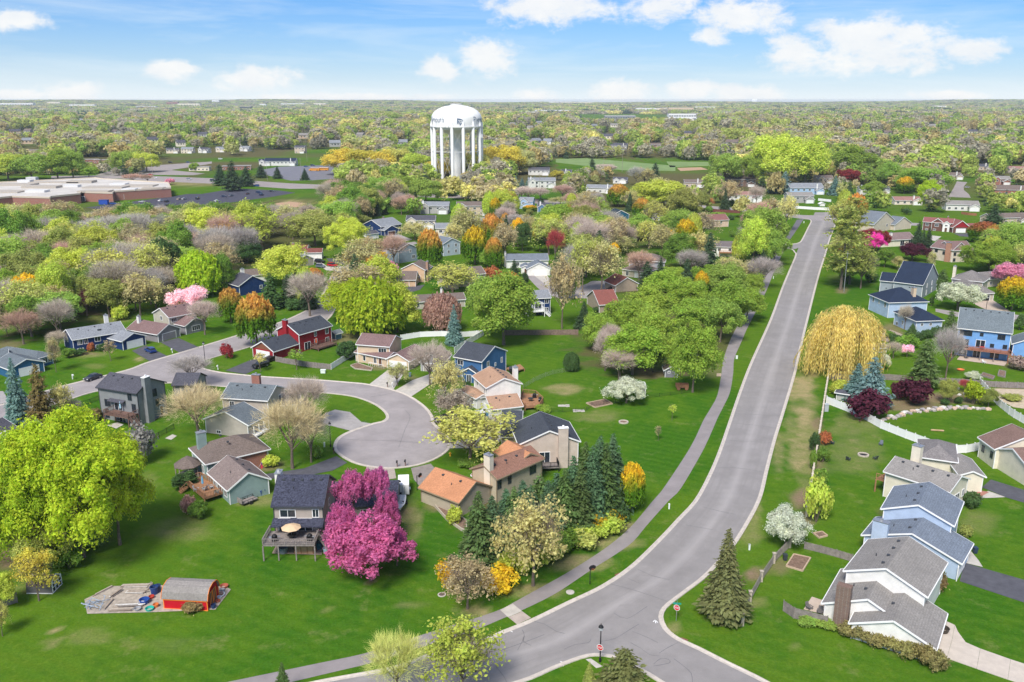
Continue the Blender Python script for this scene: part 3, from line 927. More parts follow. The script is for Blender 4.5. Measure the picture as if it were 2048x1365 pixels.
# ------------------------------------------------------------------ houses
HB = []            # footprints and heights of all house wings
LAND = []          # (short name, x, y) landmarks the plants are described by
def M4(o, ax, ay):
 m = Matrix.Identity(4)
 m.col[0][:3], m.col[1][:3], m.col[3][:3] = ax, ay, o
 return m
class House:
 def __init__(s, name, label, cat, short=None, group=None):
  s.name, s.label, s.cat, s.short, s.group = name, label, cat, short, group
  s.root = None
 def block(s, A, B, C, eave, wall, roof, kind='x', pitch=0.42, trim=None, found=None, over=0.45, gable_mat=None, hipf=1.0, base=-0.4):
  """A, B: ends of the front eave (or base) line left to right; C: depth in metres or a point on the back line"""
  A, B = Vector((A[0], A[1], 0)), Vector((B[0], B[1], 0))
  ax = (B - A).normalized()
  ay = Vector((-ax.y, ax.x, 0))
  W = (B - A).length
  D = C if isinstance(C, (int, float)) else max(2.0, abs((Vector((C[0], C[1], 0)) - A).dot(ay)))
  if s.root is None:
   s.o = A.copy()
   s.root = thing(s.name, s.o, s.label, s.cat, s.group)
   if s.short:
    LAND.append((s.short, (A.x + B.x) / 2 + ay.x * D / 2, (A.y + B.y) / 2 + ay.y * D / 2))
  m = M4(A - s.o, ax, ay)
  s.m, s.W, s.D, s.eave, s.ang = m, W, D, eave, math.atan2(ax.y, ax.x)
  s.wallm, s.roofm = wall, roof
  trim = trim or M_WHITE
  wb = MB().box(0, W, 0, D, base, eave, m)
  rh = (D if kind == 'x' else W) / 2 * pitch
  s.rh, s.kind = rh, kind
  T = lambda *p: m @ Vector(p)
  g_ = MB() if gable_mat else wb
  if kind == 'x':
   for x0, x1 in ((0, 0.15), (W - 0.15, W)):
    g_.add([T(x0, 0, eave), T(x0, D, eave), T(x0, D / 2, eave + rh), T(x1, 0, eave), T(x1, D, eave), T(x1, D / 2, eave + rh)],
      [(0, 2, 1), (3, 4, 5), (0, 3, 5, 2), (1, 2, 5, 4)])
  elif kind == 'y':
   for y0, y1 in ((0, 0.15), (D - 0.15, D)):
    g_.add([T(0, y0, eave), T(W, y0, eave), T(W / 2, y0, eave + rh), T(0, y1, eave), T(W, y1, eave), T(W / 2, y1, eave + rh)],
      [(0, 1, 2), (3, 5, 4), (0, 2, 5, 3), (1, 4, 5, 2)])
  s.wall = obj('wall', wb.mesh('wall', wall), s.root)
  if gable_mat and g_.v:
   obj('gable', g_.mesh('gable', gable_mat), s.wall)
  # roof as a solid slab with overhang
  e, th, gap = over, 0.2, 0.03
  zl = eave - e * pitch + gap
  zr = eave + rh + gap
  rb, tb = MB(), MB()
  if kind in 'xy':
   if kind == 'x':
    L0, L1, S = -0.3, W + 0.3, D
    U = lambda a, b, z: T(a, b, z)
   else:
    L0, L1, S = -0.3, D + 0.3, W
    U = lambda a, b, z: T(b, a, z)
   prof = [(-e, zl), (S / 2, zr), (S + e, zl), (S + e, zl + th), (S / 2, zr + th), (-e, zl + th)]
   vs = [U(L0, b, z) for b, z in prof] + [U(L1, b, z) for b, z in prof]
   fs = [(0, 1, 7, 6), (1, 2, 8, 7), (2, 3, 9, 8), (3, 4, 10, 9), (4, 5, 11, 10), (5, 0, 6, 11), (0, 5, 4, 1), (1, 4, 3, 2), (6, 7, 10, 11), (7, 8, 9, 10)]
   if kind == 'y':
    fs = [f[::-1] for f in fs]
   rb.add(vs, fs)
   zc = th / 2 - 0.03
   for l_, sg in ((L0 - 0.03, 1), (L1 + 0.03, 1)):
    tb.beam(U(l_, -e - .02, zl + zc), U(l_, S / 2, zr + zc), 0.06, 0.26)
    tb.beam(U(l_, S / 2, zr + zc), U(l_, S + e + .02, zl + zc), 0.06, 0.26)
   for b in (-e - 0.06, S + e + 0.06):
    tb.beam(U(L0, b, zl + zc - .02), U(L1, b, zl + zc - .02), 0.12, 0.2)
  elif kind == 'hip':
   long_x = W >= D
   hr = min(W, D) / 2
   rh = hr * pitch
   zr = eave + rh + gap
   ins = hr * hipf
   if long_x:
    r0, r1 = (ins, D / 2), (W - ins, D / 2)
   else:
    r0, r1 = (W / 2, ins), (W / 2, D - ins)
   c4 = [(-e, -e), (W + e, -e), (W + e, D + e), (-e, D + e)]
   lo = [T(x, y, zl) for x, y in c4]
   up = [T(x, y, zl + th) for x, y in c4]
   rr = [T(r0[0], r0[1], zr + th), T(r1[0], r1[1], zr + th)]
   fs = [(3, 2, 1, 0), (0, 1, 5, 4), (1, 2, 6, 5), (2, 3, 7, 6), (3, 0, 4, 7)]
   fs += [(4, 5, 9, 8), (5, 6, 9), (6, 7, 8, 9), (7, 4, 8)] if long_x else [(4, 5, 8), (5, 6, 9, 8), (6, 7, 9), (7, 4, 8, 9)]
   rb.add(lo + up + rr, fs)
   for a, b in zip(c4, c4[1:] + c4[:1]):
    da = Vector((b[0] - a[0], b[1] - a[1], 0)).normalized()
    nn = Vector((da.y, -da.x, 0)) * 0.06
    tb.beam(T(a[0] + nn.x, a[1] + nn.y, zl + 0.06), T(b[0] + nn.x, b[1] + nn.y, zl + 0.06), 0.12, 0.2)
   s.rh = rh
  elif kind == 'flat':
   rb.box(-e, W + e, -e, D + e, eave + gap, eave + gap + 0.25, m)
   tb.box(-e - .04, W + e + .04, -e - .04, D + e + .04, eave + gap + 0.02, eave + gap + 0.2, m)
  s.roof = obj('roof', rb.mesh('roof', roof), s.root)
  if tb.v:
   obj('fascia', tb.mesh('fascia', trim), s.roof)
  # corner boards
  cb = MB()
  for x, y in ((0, 0), (W, 0), (W, D), (0, D)):
   cb.box(x - .07, x + .07, y - .07, y + .07, base, eave - 0.05, m)
  obj('corner_board', cb.mesh('corner_board', trim), s.wall)['kind'] = 'stuff'
  HB.append(([s.o + m @ Vector(p) for p in ((0, 0, 0), (W, 0, 0), (W, D, 0), (0, D, 0))], eave + s.rh))
  return s
 def at(s, face, u, z, out=0.0):
  """local point and yaw of face f/b/l/r at u metres from its left edge seen from outside (negative: from the right)"""
  W, D = s.W, s.D
  if face in 'fb':
   u = W * u if 0 < u < 1 else u
  else:
   u = D * u if 0 < u < 1 else u
  p, yaw = {'f': ((u, -out), 0), 'r': ((W + out, u), 90), 'b': ((W - u, D + out), 180), 'l': ((-out, D - u), 270)}[face]
  return s.m @ Vector((p[0], p[1], z)), s.ang + R(yaw)
 def win(s, face, u, z, w=1.1, h=1.3, frame=None, mull=1, label=None):
  """window centred at u, sill at z"""
  frame = frame or M_WHITE
  p, yaw = s.at(face, u, z)
  def mk():
   b = MB()
   t, d = 0.11, 0.07
   b.box(-w / 2 - t, -w / 2, -d, 0.02, -t, h + t)
   b.box(w / 2, w / 2 + t, -d, 0.02, -t, h + t)
   b.box(-w / 2, w / 2, -d, 0.02, -t, 0)
   b.box(-w / 2, w / 2, -d, 0.02, h, h + t)
   for k in range(mull):
    x = -w / 2 + w * (k + 1) / (mull + 1)
    b.box(x - .035, x + .035, -d + .01, 0.02, 0, h)
   return b.mesh('window', frame)
  o = obj('window', cached(('win', w, h, mull, frame.name), mk), s.root, p, yaw)
  obj('pane', cached(('pane', w, h), lambda: MB().box(-w / 2, w / 2, -0.03, 0.02, 0, h).mesh('pane', M_GLASS)), o)
  return s
 def wins(s, spec, frame=None):
  """'f .2 3.0 1.2 1.2 [mullions]; ...'"""
  for it in spec.split(';'):
   a = it.split()
   if a:
    v = [float(x) for x in a[1:]]
    s.win(a[0], *v[:4], mull=int(v[4]) if len(v) > 4 else 1, frame=frame)
  return s
 def auto(s, face, z, n, w=1.1, h=1.25, frame=None):
  for k in range(n):
   s.win(face, (k + 0.5) / n, z, w, h, frame)
  return s
 def garage(s, face, u, w=4.9, h=2.15, mat=None):
  mat = mat or M_WHITE
  p, yaw = s.at(face, u, 0.0)
  def mk():
   b = MB()
   for r_ in range(4):
    for k in range(4):
     b.box(-w / 2 + w / 4 * k + .04, -w / 2 + w / 4 * (k + 1) - .04, -0.07, 0, h / 4 * r_ + .04, h / 4 * (r_ + 1) - .04)
   b.box(-w / 2, w / 2, -0.04, 0.02, 0, h)
   return b.mesh('garage_door', mat)
  def mk2():
   b = MB()
   b.box(-w / 2 - .16, -w / 2, -0.09, 0.02, 0, h + .16)
   b.box(w / 2, w / 2 + .16, -0.09, 0.02, 0, h + .16)
   b.box(-w / 2, w / 2, -0.09, 0.02, h, h + .16)
   return b.mesh('door_frame', M_WHITE)
  o = obj('garage_door', cached(('gd', w, h, mat.name), mk), s.root, p, yaw)
  obj('door_frame', cached(('gf', w, h), mk2), o)
  return s
 def door(s, face, u, z=0.0, w=1.0, h=2.1, mat=None, glass=False):
  p, yaw = s.at(face, u, z)
  mat = mat or pbr('door_paint', (0.12, 0.06, 0.04), 0.6)
  def mk():
   b = MB()
   t = 0.1
   b.box(-w / 2 - t, -w / 2, -0.08, 0.02, 0, h + t)
   b.box(w / 2, w / 2 + t, -0.08, 0.02, 0, h + t)
   b.box(-w / 2, w / 2, -0.08, 0.02, h, h + t)
   if glass:
    b.box(-.05, .05, -0.06, 0.02, 0, h)
   return b.mesh('door_frame', M_WHITE)
  o = obj('door', cached(('door', w, h, mat.name, glass), lambda: MB().box(-w / 2, w / 2, -0.04, 0.02, 0, h).mesh('door', M_GLASS if glass else mat)), s.root, p, yaw)
  obj('door_frame', cached(('doorf', w, h, glass), mk), o)
  return s
 def chimney(s, x, y, ztop, w=1.0, d=0.8, mat=None, zbot=-0.3, cap=True):
  """x, y local to the last block"""
  b = MB()
  b.box(x - w / 2, x + w / 2, y - d / 2, y + d / 2, zbot, ztop, s.m)
  o = obj('chimney', b.mesh('chimney', mat or s.wallm), s.root)
  if cap:
   c_ = MB().box(x - w / 2 - .08, x + w / 2 + .08, y - d / 2 - .08, y + d / 2 + .08, ztop, ztop + .1, s.m)
   c_.box(x - .18, x + .18, y - .18, y + .18, ztop + .1, ztop + .5, s.m)
   obj('chimney_cap', c_.mesh('chimney_cap', M_WHITE if mat is None else M_METAL), o)
  return s
 def vents(s, n=4, side=-1, mat=None):
  """box vents in a row below the ridge and one pipe"""
  b = cached('vent_box', lambda: MB().box(-.2, .2, -.2, .2, -.1, .16).mesh('roof_vent', M_DARKTRIM))
  for k in range(n):
   f = (k + 0.6) / (n + 0.2)
   if s.kind == 'x':
    p = (s.W * f, s.D / 2 + side * 0.9, s.eave + s.rh - 0.9 * s.rh / (s.D / 2) + 0.26)
   else:
    p = (s.W / 2 + side * 0.9, s.D * f, s.eave + s.rh - 0.9 * s.rh / (s.W / 2) + 0.26)
   obj('roof_vent', b, s.root, s.m @ Vector(p), s.ang)
  pp = (s.W * .35, s.D * .25, s.eave + s.rh * .5) if s.kind == 'x' else (s.W * .25, s.D * .4, s.eave + s.rh * .5)
  obj('vent_pipe', cached('vent_pipe', lambda: MB().tube((0, 0, -.1), (0, 0, .65), .07, .07, 6).mesh('vent_pipe', M_DARKTRIM)), s.root, s.m @ Vector(pp))
  return s
 def deck(s, poly, z, mat=None, rail=True, rail_mat=None, open_edges=(), stairs=None, legs=True):
  """poly: ground points of the platform, counter-clockwise"""
  mat, rail_mat = mat or M_DECK, rail_mat or mat or M_DECK
  ps = [Vector((p[0], p[1], 0)) - s.o for p in poly]
  if sum(a.x * b.y - b.x * a.y for a, b in zip(ps, ps[1:] + ps[:1])) < 0:
   ps = ps[::-1]
  fl = obj('deck_floor', MB().prism(ps, z - .25, z).mesh('deck_floor', mat), s.root)
  # deck boards, each a plank with an open joint
  if legs:
   for p in ps:
    obj('deck_post', MB().box(p.x - .1, p.x + .1, p.y - .1, p.y + .1, -.2, z - .25).mesh('deck_post', rail_mat), fl)
  if rail:
   for i, (a, b) in enumerate(zip(ps, ps[1:] + ps[:1])):
    if i in open_edges:
     continue
    rb = MB()
    L = (b - a).length
    rb.beam(a + Vector((0, 0, z + 1.0)), b + Vector((0, 0, z + 1.0)), .14, .06)
    rb.beam(a + Vector((0, 0, z + .15)), b + Vector((0, 0, z + .15)), .06, .08)
    n = max(2, int(L / 0.28))
    for k in range(n + 1):
     p = a.lerp(b, k / n)
     w = .06 if k % 6 == 0 else .025
     rb.box(p.x - w, p.x + w, p.y - w, p.y + w, z, z + 1.0)
    obj('railing', rb.mesh('railing', rail_mat), fl)
  if stairs:
   a, d, n = stairs          # top point (ground), direction vector, number of steps
   a = Vector((a[0], a[1], 0)) - s.o
   d = Vector((d[0], d[1], 0)).normalized()
   sd_ = Vector((-d.y, d.x, 0)) * 0.55
   sb = MB()
   for k in range(n):
    zz = z * (1 - (k + 1) / (n + 1))
    c_ = a + d * (k * 0.29 + .15)
    sb.add([c_ - d * .15 - sd_ + Vector((0, 0, zz)), c_ + d * .15 - sd_ + Vector((0, 0, zz)), c_ + d * .15 + sd_ + Vector((0, 0, zz)), c_ - d * .15 + sd_ + Vector((0, 0, zz)),
      c_ - d * .15 - sd_ + Vector((0, 0, zz - .05)), c_ + d * .15 - sd_ + Vector((0, 0, zz - .05)), c_ + d * .15 + sd_ + Vector((0, 0, zz - .05)), c_ - d * .15 + sd_ + Vector((0, 0, zz - .05))],
      [(0, 1, 2, 3), (7, 6, 5, 4), (0, 4, 5, 1), (2, 6, 7, 3), (1, 5, 6, 2), (3, 7, 4, 0)])
   end = a + d * (n * .29)
   for sg in (-1, 1):
    sb.beam(a + sd_ * sg + Vector((0, 0, z - .12)), end + sd_ * sg + Vector((0, 0, .05)), .06, .25)
    sb.beam(a + sd_ * sg + Vector((0, 0, z + 1)), end + sd_ * sg + Vector((0, 0, 1.0)), .09, .06)
    for k in range(0, n + 1, 2):
     p = a + d * (k * .29) + sd_ * sg
     zz = z * (1 - k / n)
     sb.box(p.x - .03, p.x + .03, p.y - .03, p.y + .03, zz, zz + 1)
   obj('stairs', sb.mesh('stairs', rail_mat), fl)
  return s
def S(r_, g_, b_):
 return siding((r_, g_, b_))
def SH(r_, g_, b_, v=0.3):
 return shingle((r_, g_, b_), v)
GREYW, NAVY, TEAL = S(.24, .25, .26), S(.012, .038, .13), S(.25, .34, .33)
R_SLATE, R_GREY, R_BROWN, R_MAUVE = SH(.085, .085, .105, .35), SH(.235, .25, .275), SH(.17, .135, .12), SH(.20, .13, .125)
R_DARK, R_NAVY, R_TAN, R_ORANGE, R_LGREY = SH(.06, .068, .085), SH(.022, .034, .065, .2), SH(.40, .25, .17, .2), SH(.50, .235, .125, .18), SH(.255, .24, .228, .22)
R_BLUE, R_RED, R_GREEN = SH(.165, .19, .225), SH(.23, .085, .07, .2), SH(.135, .16, .18)
CREAM, WHITEW, TAN, BEIGE, LBLUE, BLUE = S(.74, .68, .55), S(.78, .77, .74), S(.62, .48, .34), S(.52, .45, .38), S(.42, .53, .70), S(.055, .15, .32)
REDW, GREENISH = S(.30, .018, .026), S(.45, .41, .30)
h = House('grey_house', 'grey two storey house with dark slate roof and tall chimney above a small dark deck', 'house', 'grey tall chimney house')
h.block(g('E', 785, 295, 7.6), g('E', 1095, 345, 7.6), g('E', 1390, 272, 7.6), 7.6, GREYW, R_SLATE, 'x', 0.5, M_DARKTRIM)
h.wins('f .2 3.3 1.5 1.5; f .8 5.6 1.0 1.5; f .88 3.0 1.0 1.7; f .16 .5 1.0 1.9; r .62 5.3 .9 1.6; r .45 2.9 .7 1.5; r .68 2.9 .8 1.5', M_DARKTRIM)
h.door('f', .48, 2.8, 2.2, 2.1, glass=True).door('f', .55, 0.1, 1.8, 2.1, glass=True).door('r', .8, 0.3, 1.0, 2.1)
h.chimney(h.W + .45, h.D * .3, 10.6, 1.0, 1.7).vents(4)
aw = MB()
for z0 in (5.0,):
 aw.add([h.m @ Vector(p) for p in ((h.W * .28, 0, 5.35), (h.W * .68, 0, 5.35), (h.W * .68, -1.0, 4.95), (h.W * .28, -1.0, 4.95), (h.W * .28, 0, 5.2), (h.W * .68, 0, 5.2), (h.W * .68, -1.0, 4.85), (h.W * .28, -1.0, 4.85))],
   [(0, 3, 2, 1), (4, 5, 6, 7), (3, 7, 6, 2), (0, 4, 7, 3), (1, 2, 6, 5)])
obj('awning', aw.mesh('awning', R_SLATE), h.root)
w0 = h.m.to_3x3()
fr = lambda u, out, o=h.o, m=h.m, W=h.W: o + m @ Vector((W * u, -out, 0))
h.deck([fr(.36, 0.05), fr(.36, 3), fr(.98, 3), fr(.98, .05)], 2.7, M_BROWNWOOD, open_edges=(3,), stairs=(fr(.98, 2.2), w0 @ Vector((1, -.25, 0)), 10))
h.block(g('E', 1398, 402), g('E', 1575, 402), 7, 3.9, GREYW, R_SLATE, 'x', 0.5, M_DARKTRIM)
h = House('navy_split_level_house', 'navy split level house with long pale grey roof and white garage door', 'house', 'long navy house')
h.block(g('A', 580, 1038, 4), g('A', 1000, 970, 4), g('A', 430, 1000, 4), 4, NAVY, R_GREY, 'x', .42)
h.wins('f .14 2.2 .9 1.5; f .24 2.2 .9 1.5; f .1 2.2 .5 1.5; f .12 .1 1.6 .9; f .46 2.3 1.5 1.3; f .46 .2 1.4 1.0; l .4 2.3 1 1.2')
h.chimney(h.W * .8, h.D * .75, 8.0, 1.1, .9, WHITEW).vents(3)
obj('skylight', MB().box(-.5, .5, -.35, .35, -.3, .1).mesh('skylight', M_GLASS), h.root, h.m @ Vector((h.W * .55, h.D * .22, 5.2)), h.ang)
h.block(g('A', 988, 1125), g('A', 1167, 1080), 8.5, 2.8, NAVY, R_GREY, 'y', .42)
h.garage('f', .53, min(4.9, h.W - 1.2)).wins('l .3 1.0 1.2 1.2')
h = House('mauve_roof_house', 'grey split level house with mauve brown roof and grey garage door', 'house', 'mauve roofed house')
h.block(g('A', 1350, 860, 5.2), g('A', 1565, 818, 5.2), g('A', 1195, 830, 5.2), 5.2, S(.46, .44, .36), R_MAUVE, 'x', .45)
h.wins('f .18 3.5 1.7 1.1 2; f .75 3.5 1.2 1.2; l .5 3.6 1 1.2').vents(3)
h.block(g('A', 1270, 1062), g('A', 1442, 1012), g('A', 1040, 948, 2.6), 2.6, S(.25, .24, .26), R_MAUVE, 'y', .5)
h.garage('f', .5, min(4.9, h.W - 1.4), mat=S(.30, .28, .29)).chimney(h.W * .35, h.D * .85, 6.2, .9, .9, WHITEW)
h.block(g('A', 1492, 1000), g('A', 1645, 962), 7, 2.9, S(.23, .23, .25), R_MAUVE, 'y', .5)
h.win('f', .52, .8, 2.8, 1.4, mull=3)
h = House('teal_blue_house', 'blue hip roofed house partly hidden behind the tall blue spruce', 'house', 'blue hip roofed house')
h.block(g('A', 295, 1188, 2.8), g('A', 415, 1152, 2.8), g('A', 75, 1100, 2.8), 2.8, S(.03, .12, .24), R_GREEN, 'hip', .4)
h.auto('f', .9, 3, 1.2, 1.2)
h.block(g('R', 125, 365, 2.7), g('R', 535, 272, 2.7), 9, 2.7, S(.03, .12, .24), R_GREEN, 'y', .4)
h.garage('f', .55)
h.block(g('A', -120, 1215, 2.8), g('A', 60, 1195, 2.8), 8, 2.8, S(.03, .12, .24), R_GREEN, 'x', .4)
h = House('cream_house', 'cream house with dark grey roofs half hidden by the big lime green tree', 'house', 'cream corner house')
h.block(g('E', -110, 770, 2.9), g('E', 165, 648, 2.9), 9, 2.9, CREAM, R_SLATE, 'x', .5)
h.wins('f .75 .9 1.6 1.3')
h.block(g('E', 170, 740, 2.9), g('E', 392, 655, 2.9), 7.5, 2.9, CREAM, R_SLATE, 'x', .5)
h.wins('f .5 .9 1.2 1.2')
h = House('beige_split_house', 'beige two part house with grey roofs and small white corner porch', 'house', 'beige porch house')
h.block(g('F', 180, 378, 5.6), g('F', 540, 402, 5.6), g('F', 655, 306, 5.6), 5.6, S(.46, .41, .36), R_GREEN, 'x', .45)
h.wins('r .3 3.4 .8 1.4; r .7 3.4 1 1.4; f .2 3.6 1 1.1').chimney(h.W * .48, h.D * .75, 9.2, 1.9, .9, M_BRICK).vents(3)
h.block(g('F', 42, 552, 3.2), g('F', 380, 600, 3.2), g('F', 478, 520, 3.2), 3.2, S(.43, .39, .35), R_GREEN, 'y', .42)
h.wins('f .3 .3 1.0 .6')
pb = MB()
for k in range(5):
 p, _ = h.at('f', h.W - .1 - k * 0.0, 0, 0)
pc = obj('porch', MB().box(h.W + .02, h.W + 1.6, 0, 5.5, .35, .5, h.m).mesh('porch', M_WHITE), h.root)
for y in (0.1, 1.9, 3.7, 5.4):
 obj('porch_post', MB().box(h.W + 1.4, h.W + 1.55, y - .07, y + .07, -.2, 2.9, h.m).mesh('porch_post', M_WHITE), pc)
obj('railing', MB().box(h.W + 1.44, h.W + 1.5, 0, 5.5, 1.2, 1.3, h.m).box(h.W + 1.44, h.W + 1.5, 0, 5.5, .6, .66, h.m).mesh('railing', M_WHITE), pc)
h.block(g('F', 600, 442, 2.7), g('F', 790, 432, 2.7), 8, 2.7, S(.46, .41, .36), R_SLATE, 'x', .4)
h.garage('f', .6, 4.9)
h = House('hip_roof_house', 'green grey house with brown hip roof and timber terrace beside a gazebo', 'house', 'brown hip roofed house')
h.block(g('E', 1655, 905, 3.8), g('E', 2140, 790, 3.8), g('E', 1510, 790, 3.8), 3.8, TEAL, R_BROWN, 'hip', .5)
h.wins('l .35 1.6 1.6 .8; l .7 .8 .9 1.5')
h.chimney(1.3, h.D * .72, 7.6, 1.7, 1.1, TEAL).vents(2)
bw = MB().box(h.W * .35, h.W - .3, -.12, -.02, 0, 3.3, h.m)
obj('brick_facing', bw.mesh('brick_facing', M_BRICK), h.wall)
h.block(g('E', 1832, 1117, 3.0), g('E', 2145, 1032, 3.0), g('E', 1600, 1000, 3.0), 3.0, TEAL, SH(.215, .17, .16), 'y', .6)
h.wins('l .25 .9 1.0 1.6; l .5 1.0 1.8 1.4; l .8 1.0 1.2 1.4').vents(3, 1)
h.deck(pts('E', '1480,1098 1610,1062 1825,1175 1640,1235', 0), 1.1, M_DECK, open_edges=(), stairs=(g('E', 1500, 1130), (-1, -.75, 0), 5))
gz = thing('gazebo', g('E', 1512, 1005), 'small dark gazebo with pointed brown roof beside the hip roofed house', 'gazebo')
b = MB()
b.lathe([(2.7, 2.3), (2.7, 2.42), (1.2, 3.5), (.05, 4.1)], n=8)
obj('roof', b.mesh('roof', R_BROWN), gz)
for k in range(8):
 a = math.pi / 4 * k + math.pi / 8
 obj('post', cached('gz_post', lambda: MB().box(-.08, .08, -.08, .08, 0, 2.35).mesh('post', M_GREYWOOD)), gz, (2.3 * math.cos(a), 2.3 * math.sin(a), 0))
obj('floor', MB().lathe([(.01, .2), (2.5, .2), (2.5, 0)], n=8).mesh('floor', M_GREYWOOD), gz)
h = House('slate_roof_house', 'taupe house with dark slate roof and raised grey deck beside the pink trees', 'house', 'slate roofed deck house')
SLH = R_SLATE
h.block(g('J', 282, 745), g('J', 655, 745), 9.5, 7.4, S(.40, .35, .31), SH(.052, .056, .085, .6), 'x', .62, M_DARKTRIM)
h.wins('f .28 5.3 2.4 1.2; f .85 5.3 .9 1.3; r .5 5.2 .8 1.0; f .12 .4 1.4 1.7; f .8 .4 1.4 1.7')
h.door('f', .62, 2.9, 2.2, 2.1, glass=True).door('f', .2, 2.9, 1.8, 2.1, glass=True).chimney(-.4, h.D * .6, 10.6, .9, 1.8, WHITEW).vents(5)
pr = MB()
T_ = lambda *p: h.m @ Vector(p)
pr.add([T_(-.2, 0, 5.1), T_(h.W + .2, 0, 5.1), T_(h.W + .2, -1.7, 4.45), T_(-.2, -1.7, 4.45), T_(-.2, 0, 4.9), T_(h.W + .2, 0, 4.9), T_(h.W + .2, -1.7, 4.25), T_(-.2, -1.7, 4.25)],
  [(0, 3, 2, 1), (4, 5, 6, 7), (3, 7, 6, 2), (0, 4, 7, 3), (1, 2, 6, 5)])
obj('lower_roof', pr.mesh('lower_roof', SH(.052, .056, .085, .6)), h.root)
fr = lambda u, out, o=h.o, m=h.m, W=h.W: o + m @ Vector((W * u, -out, 0))
h.deck([fr(-.1, .05), fr(-.1, 4.6), fr(.93, 4.6), fr(.93, .05)], 2.8, M_GREYWOOD, open_edges=(3,), stairs=(fr(.93, 1.2), (1, -.5, 0), 10))
for u in (.2, .55):
 obj('deck_post', MB().box(-.09, .09, -.09, .09, -.2, 2.6).mesh('deck_post', M_GREYWOOD), h.root, fr(u, 4.5) - h.o)
DECK8 = fr
h.block(g('J', 705, 560), g('J', 1205, 545), 9, 3.1, S(.36, .32, .29), SH(.052, .056, .085, .6), 'x', .5, M_DARKTRIM)
h.wins('f .12 1.2 .9 1.0; f .5 1.2 1 1')
h = House('orange_roof_house', 'tan house with orange and brown roofs and a separate gabled garage', 'house', 'orange roofed tan house')
h.block(g('G', 772, 1187, 4.8), g('G', 1132, 1030, 4.8), g('G', 570, 1115, 4.8), 4.8, S(.48, .42, .31), SH(.27, .145, .105, .25), 'x', .5, S(.30, .24, .16))
h.wins('f .06 2.6 .8 1.4; f .28 2.7 .7 1.4; f .8 2.6 1.6 1.4', M_DARKTRIM).vents(4)
h.chimney(.2, h.D * .35, 8.6, 1.0, 1.5, CREAM)
h.block(g('G', 935, 1075, 4.7), g('G', 1136, 1020, 4.7), g('G', 755, 978, 4.7), 4.7, S(.48, .42, .31), R_ORANGE, 'y', .5, S(.30, .24, .16))
h.block(g('J', 1690, 400, 2.9), g('J', 1925, 282, 2.9), g('J', 1465, 254, 2.9), 2.9, S(.44, .385, .30), R_ORANGE, 'y', .55, S(.30, .24, .16))
h.garage('b', .5).vents(2, -1)
h.block(g('G', 590, 1160, 2.9), g('G', 690, 1210, 2.9), 5, 2.9, S(.48, .42, .31), SH(.27, .145, .105, .25), 'x', .4)
h = House('long_grey_roof_house', 'beige house with wide grey blue roof and broad chimney behind the spruce row', 'house', 'wide grey roofed house')
h.block(g('G', 962, 915, 5.2), g('G', 1425, 890, 5.2), g('G', 1410, 737, 5.2), 5.2, S(.56, .47, .40), R_DARK, 'y', .42)
h.door('f', .42, 1.1, 2.0, 2.1, glass=True).wins('r .4 3.2 1 1.2')
h.chimney(h.W * .73, -.42, 8.3, 1.9, .9).vents(5, 1)
fr = lambda u, out, o=h.o, m=h.m, W=h.W: o + m @ Vector((W * u, -out, 0))
h.deck([fr(.33, .05), fr(.33, 2.4), fr(.63, 2.4), fr(.63, .05)], 1.0, M_GREYWOOD, rail_mat=M_BLACK, open_edges=(3,))
h.block(g('G', 812, 850, 2.9), g('G', 965, 852, 2.9), g('G', 850, 665, 2.9), 2.9, S(.56, .47, .40), R_DARK, 'x', .42)
h.garage('l', .5)
h = House('tan_roof_white_house', 'white two storey house with tan roofs and a cedar deck on its right', 'house', 'tan roofed white house')
h.block(g('G', 700, 462, 5.4), g('G', 962, 430, 5.4), g('G', 572, 372, 5.4), 5.4, WHITEW, R_TAN, 'y', .42)
h.wins('l .25 3.7 .9 1.1; l .8 3.4 .7 1.2').vents(5, 1)
h.chimney(h.W + .4, h.D * .45, 8.2, .9, 1.5, WHITEW)
h.block(g('G', 735, 634, 2.8), g('G', 972, 607, 2.8), g('G', 632, 552, 2.8), 2.8, WHITEW, R_TAN, 'x', .4)
h.garage('l', .5, 4.4).vents(2)
h.block(g('G', 615, 548, 2.7), g('G', 705, 530, 2.7), g('G', 530, 472, 2.7), 2.7, WHITEW, R_TAN, 'y', .4)
h.wins('l .3 .9 1 1.3; l .7 .9 1 1.3')
h.deck(pts('G', '958,612 1000,650 1120,640 1145,600 1085,545 985,535', 0), .9, M_DECK)
h = House('bright_blue_house', 'bright blue house with dark roof and white trimmed entry gable', 'house', 'bright blue house')
h.block(g('G', 440, 212, 5.6), g('G', 655, 252, 5.6), g('G', 862, 172, 5.6), 5.6, BLUE, R_DARK, 'x', .45)
h.wins('f .2 3.6 1.7 1.2; r .25 3.5 .9 1.3; r .82 3.0 .6 1.3; r .55 2.8 .5 .8; f .2 .8 1.4 1.3')
h.block(g('G', 500, 418), g('G', 605, 428), 4, 2.8, S(.04, .11, .25), R_DARK, 'y', .6)
h.door('f', .5, 0, 1.1, 2.1, glass=True)
h.deck(pts('G', '852,330 900,365 995,332 960,300', 0), .9, M_DECK, rail=False)
h = House('tan_porch_house', 'tan house with mauve roof, bay window and white garage door', 'house', 'tan bay window house')
h.block(g('B', 938, 1073, 5.3), g('B', 1195, 1092, 5.3), g('B', 1285, 1030, 5.3), 5.3, TAN, R_MAUVE, 'x', .45)
h.wins('f .78 3.4 2.2 1.1 2')
h.block(g('B', 930, 1212), g('B', 1180, 1262), 5, 2.7, TAN, R_MAUVE, 'x', .35)
h.wins('f .2 .7 2.4 1.4 2; f .62 .6 .9 1.6').door('f', .78, .1, 1.0, 2.1)
pr_ = MB().box(h.W * .5, h.W * .98, -1.3, -1.2, .9, 1.0, h.m)
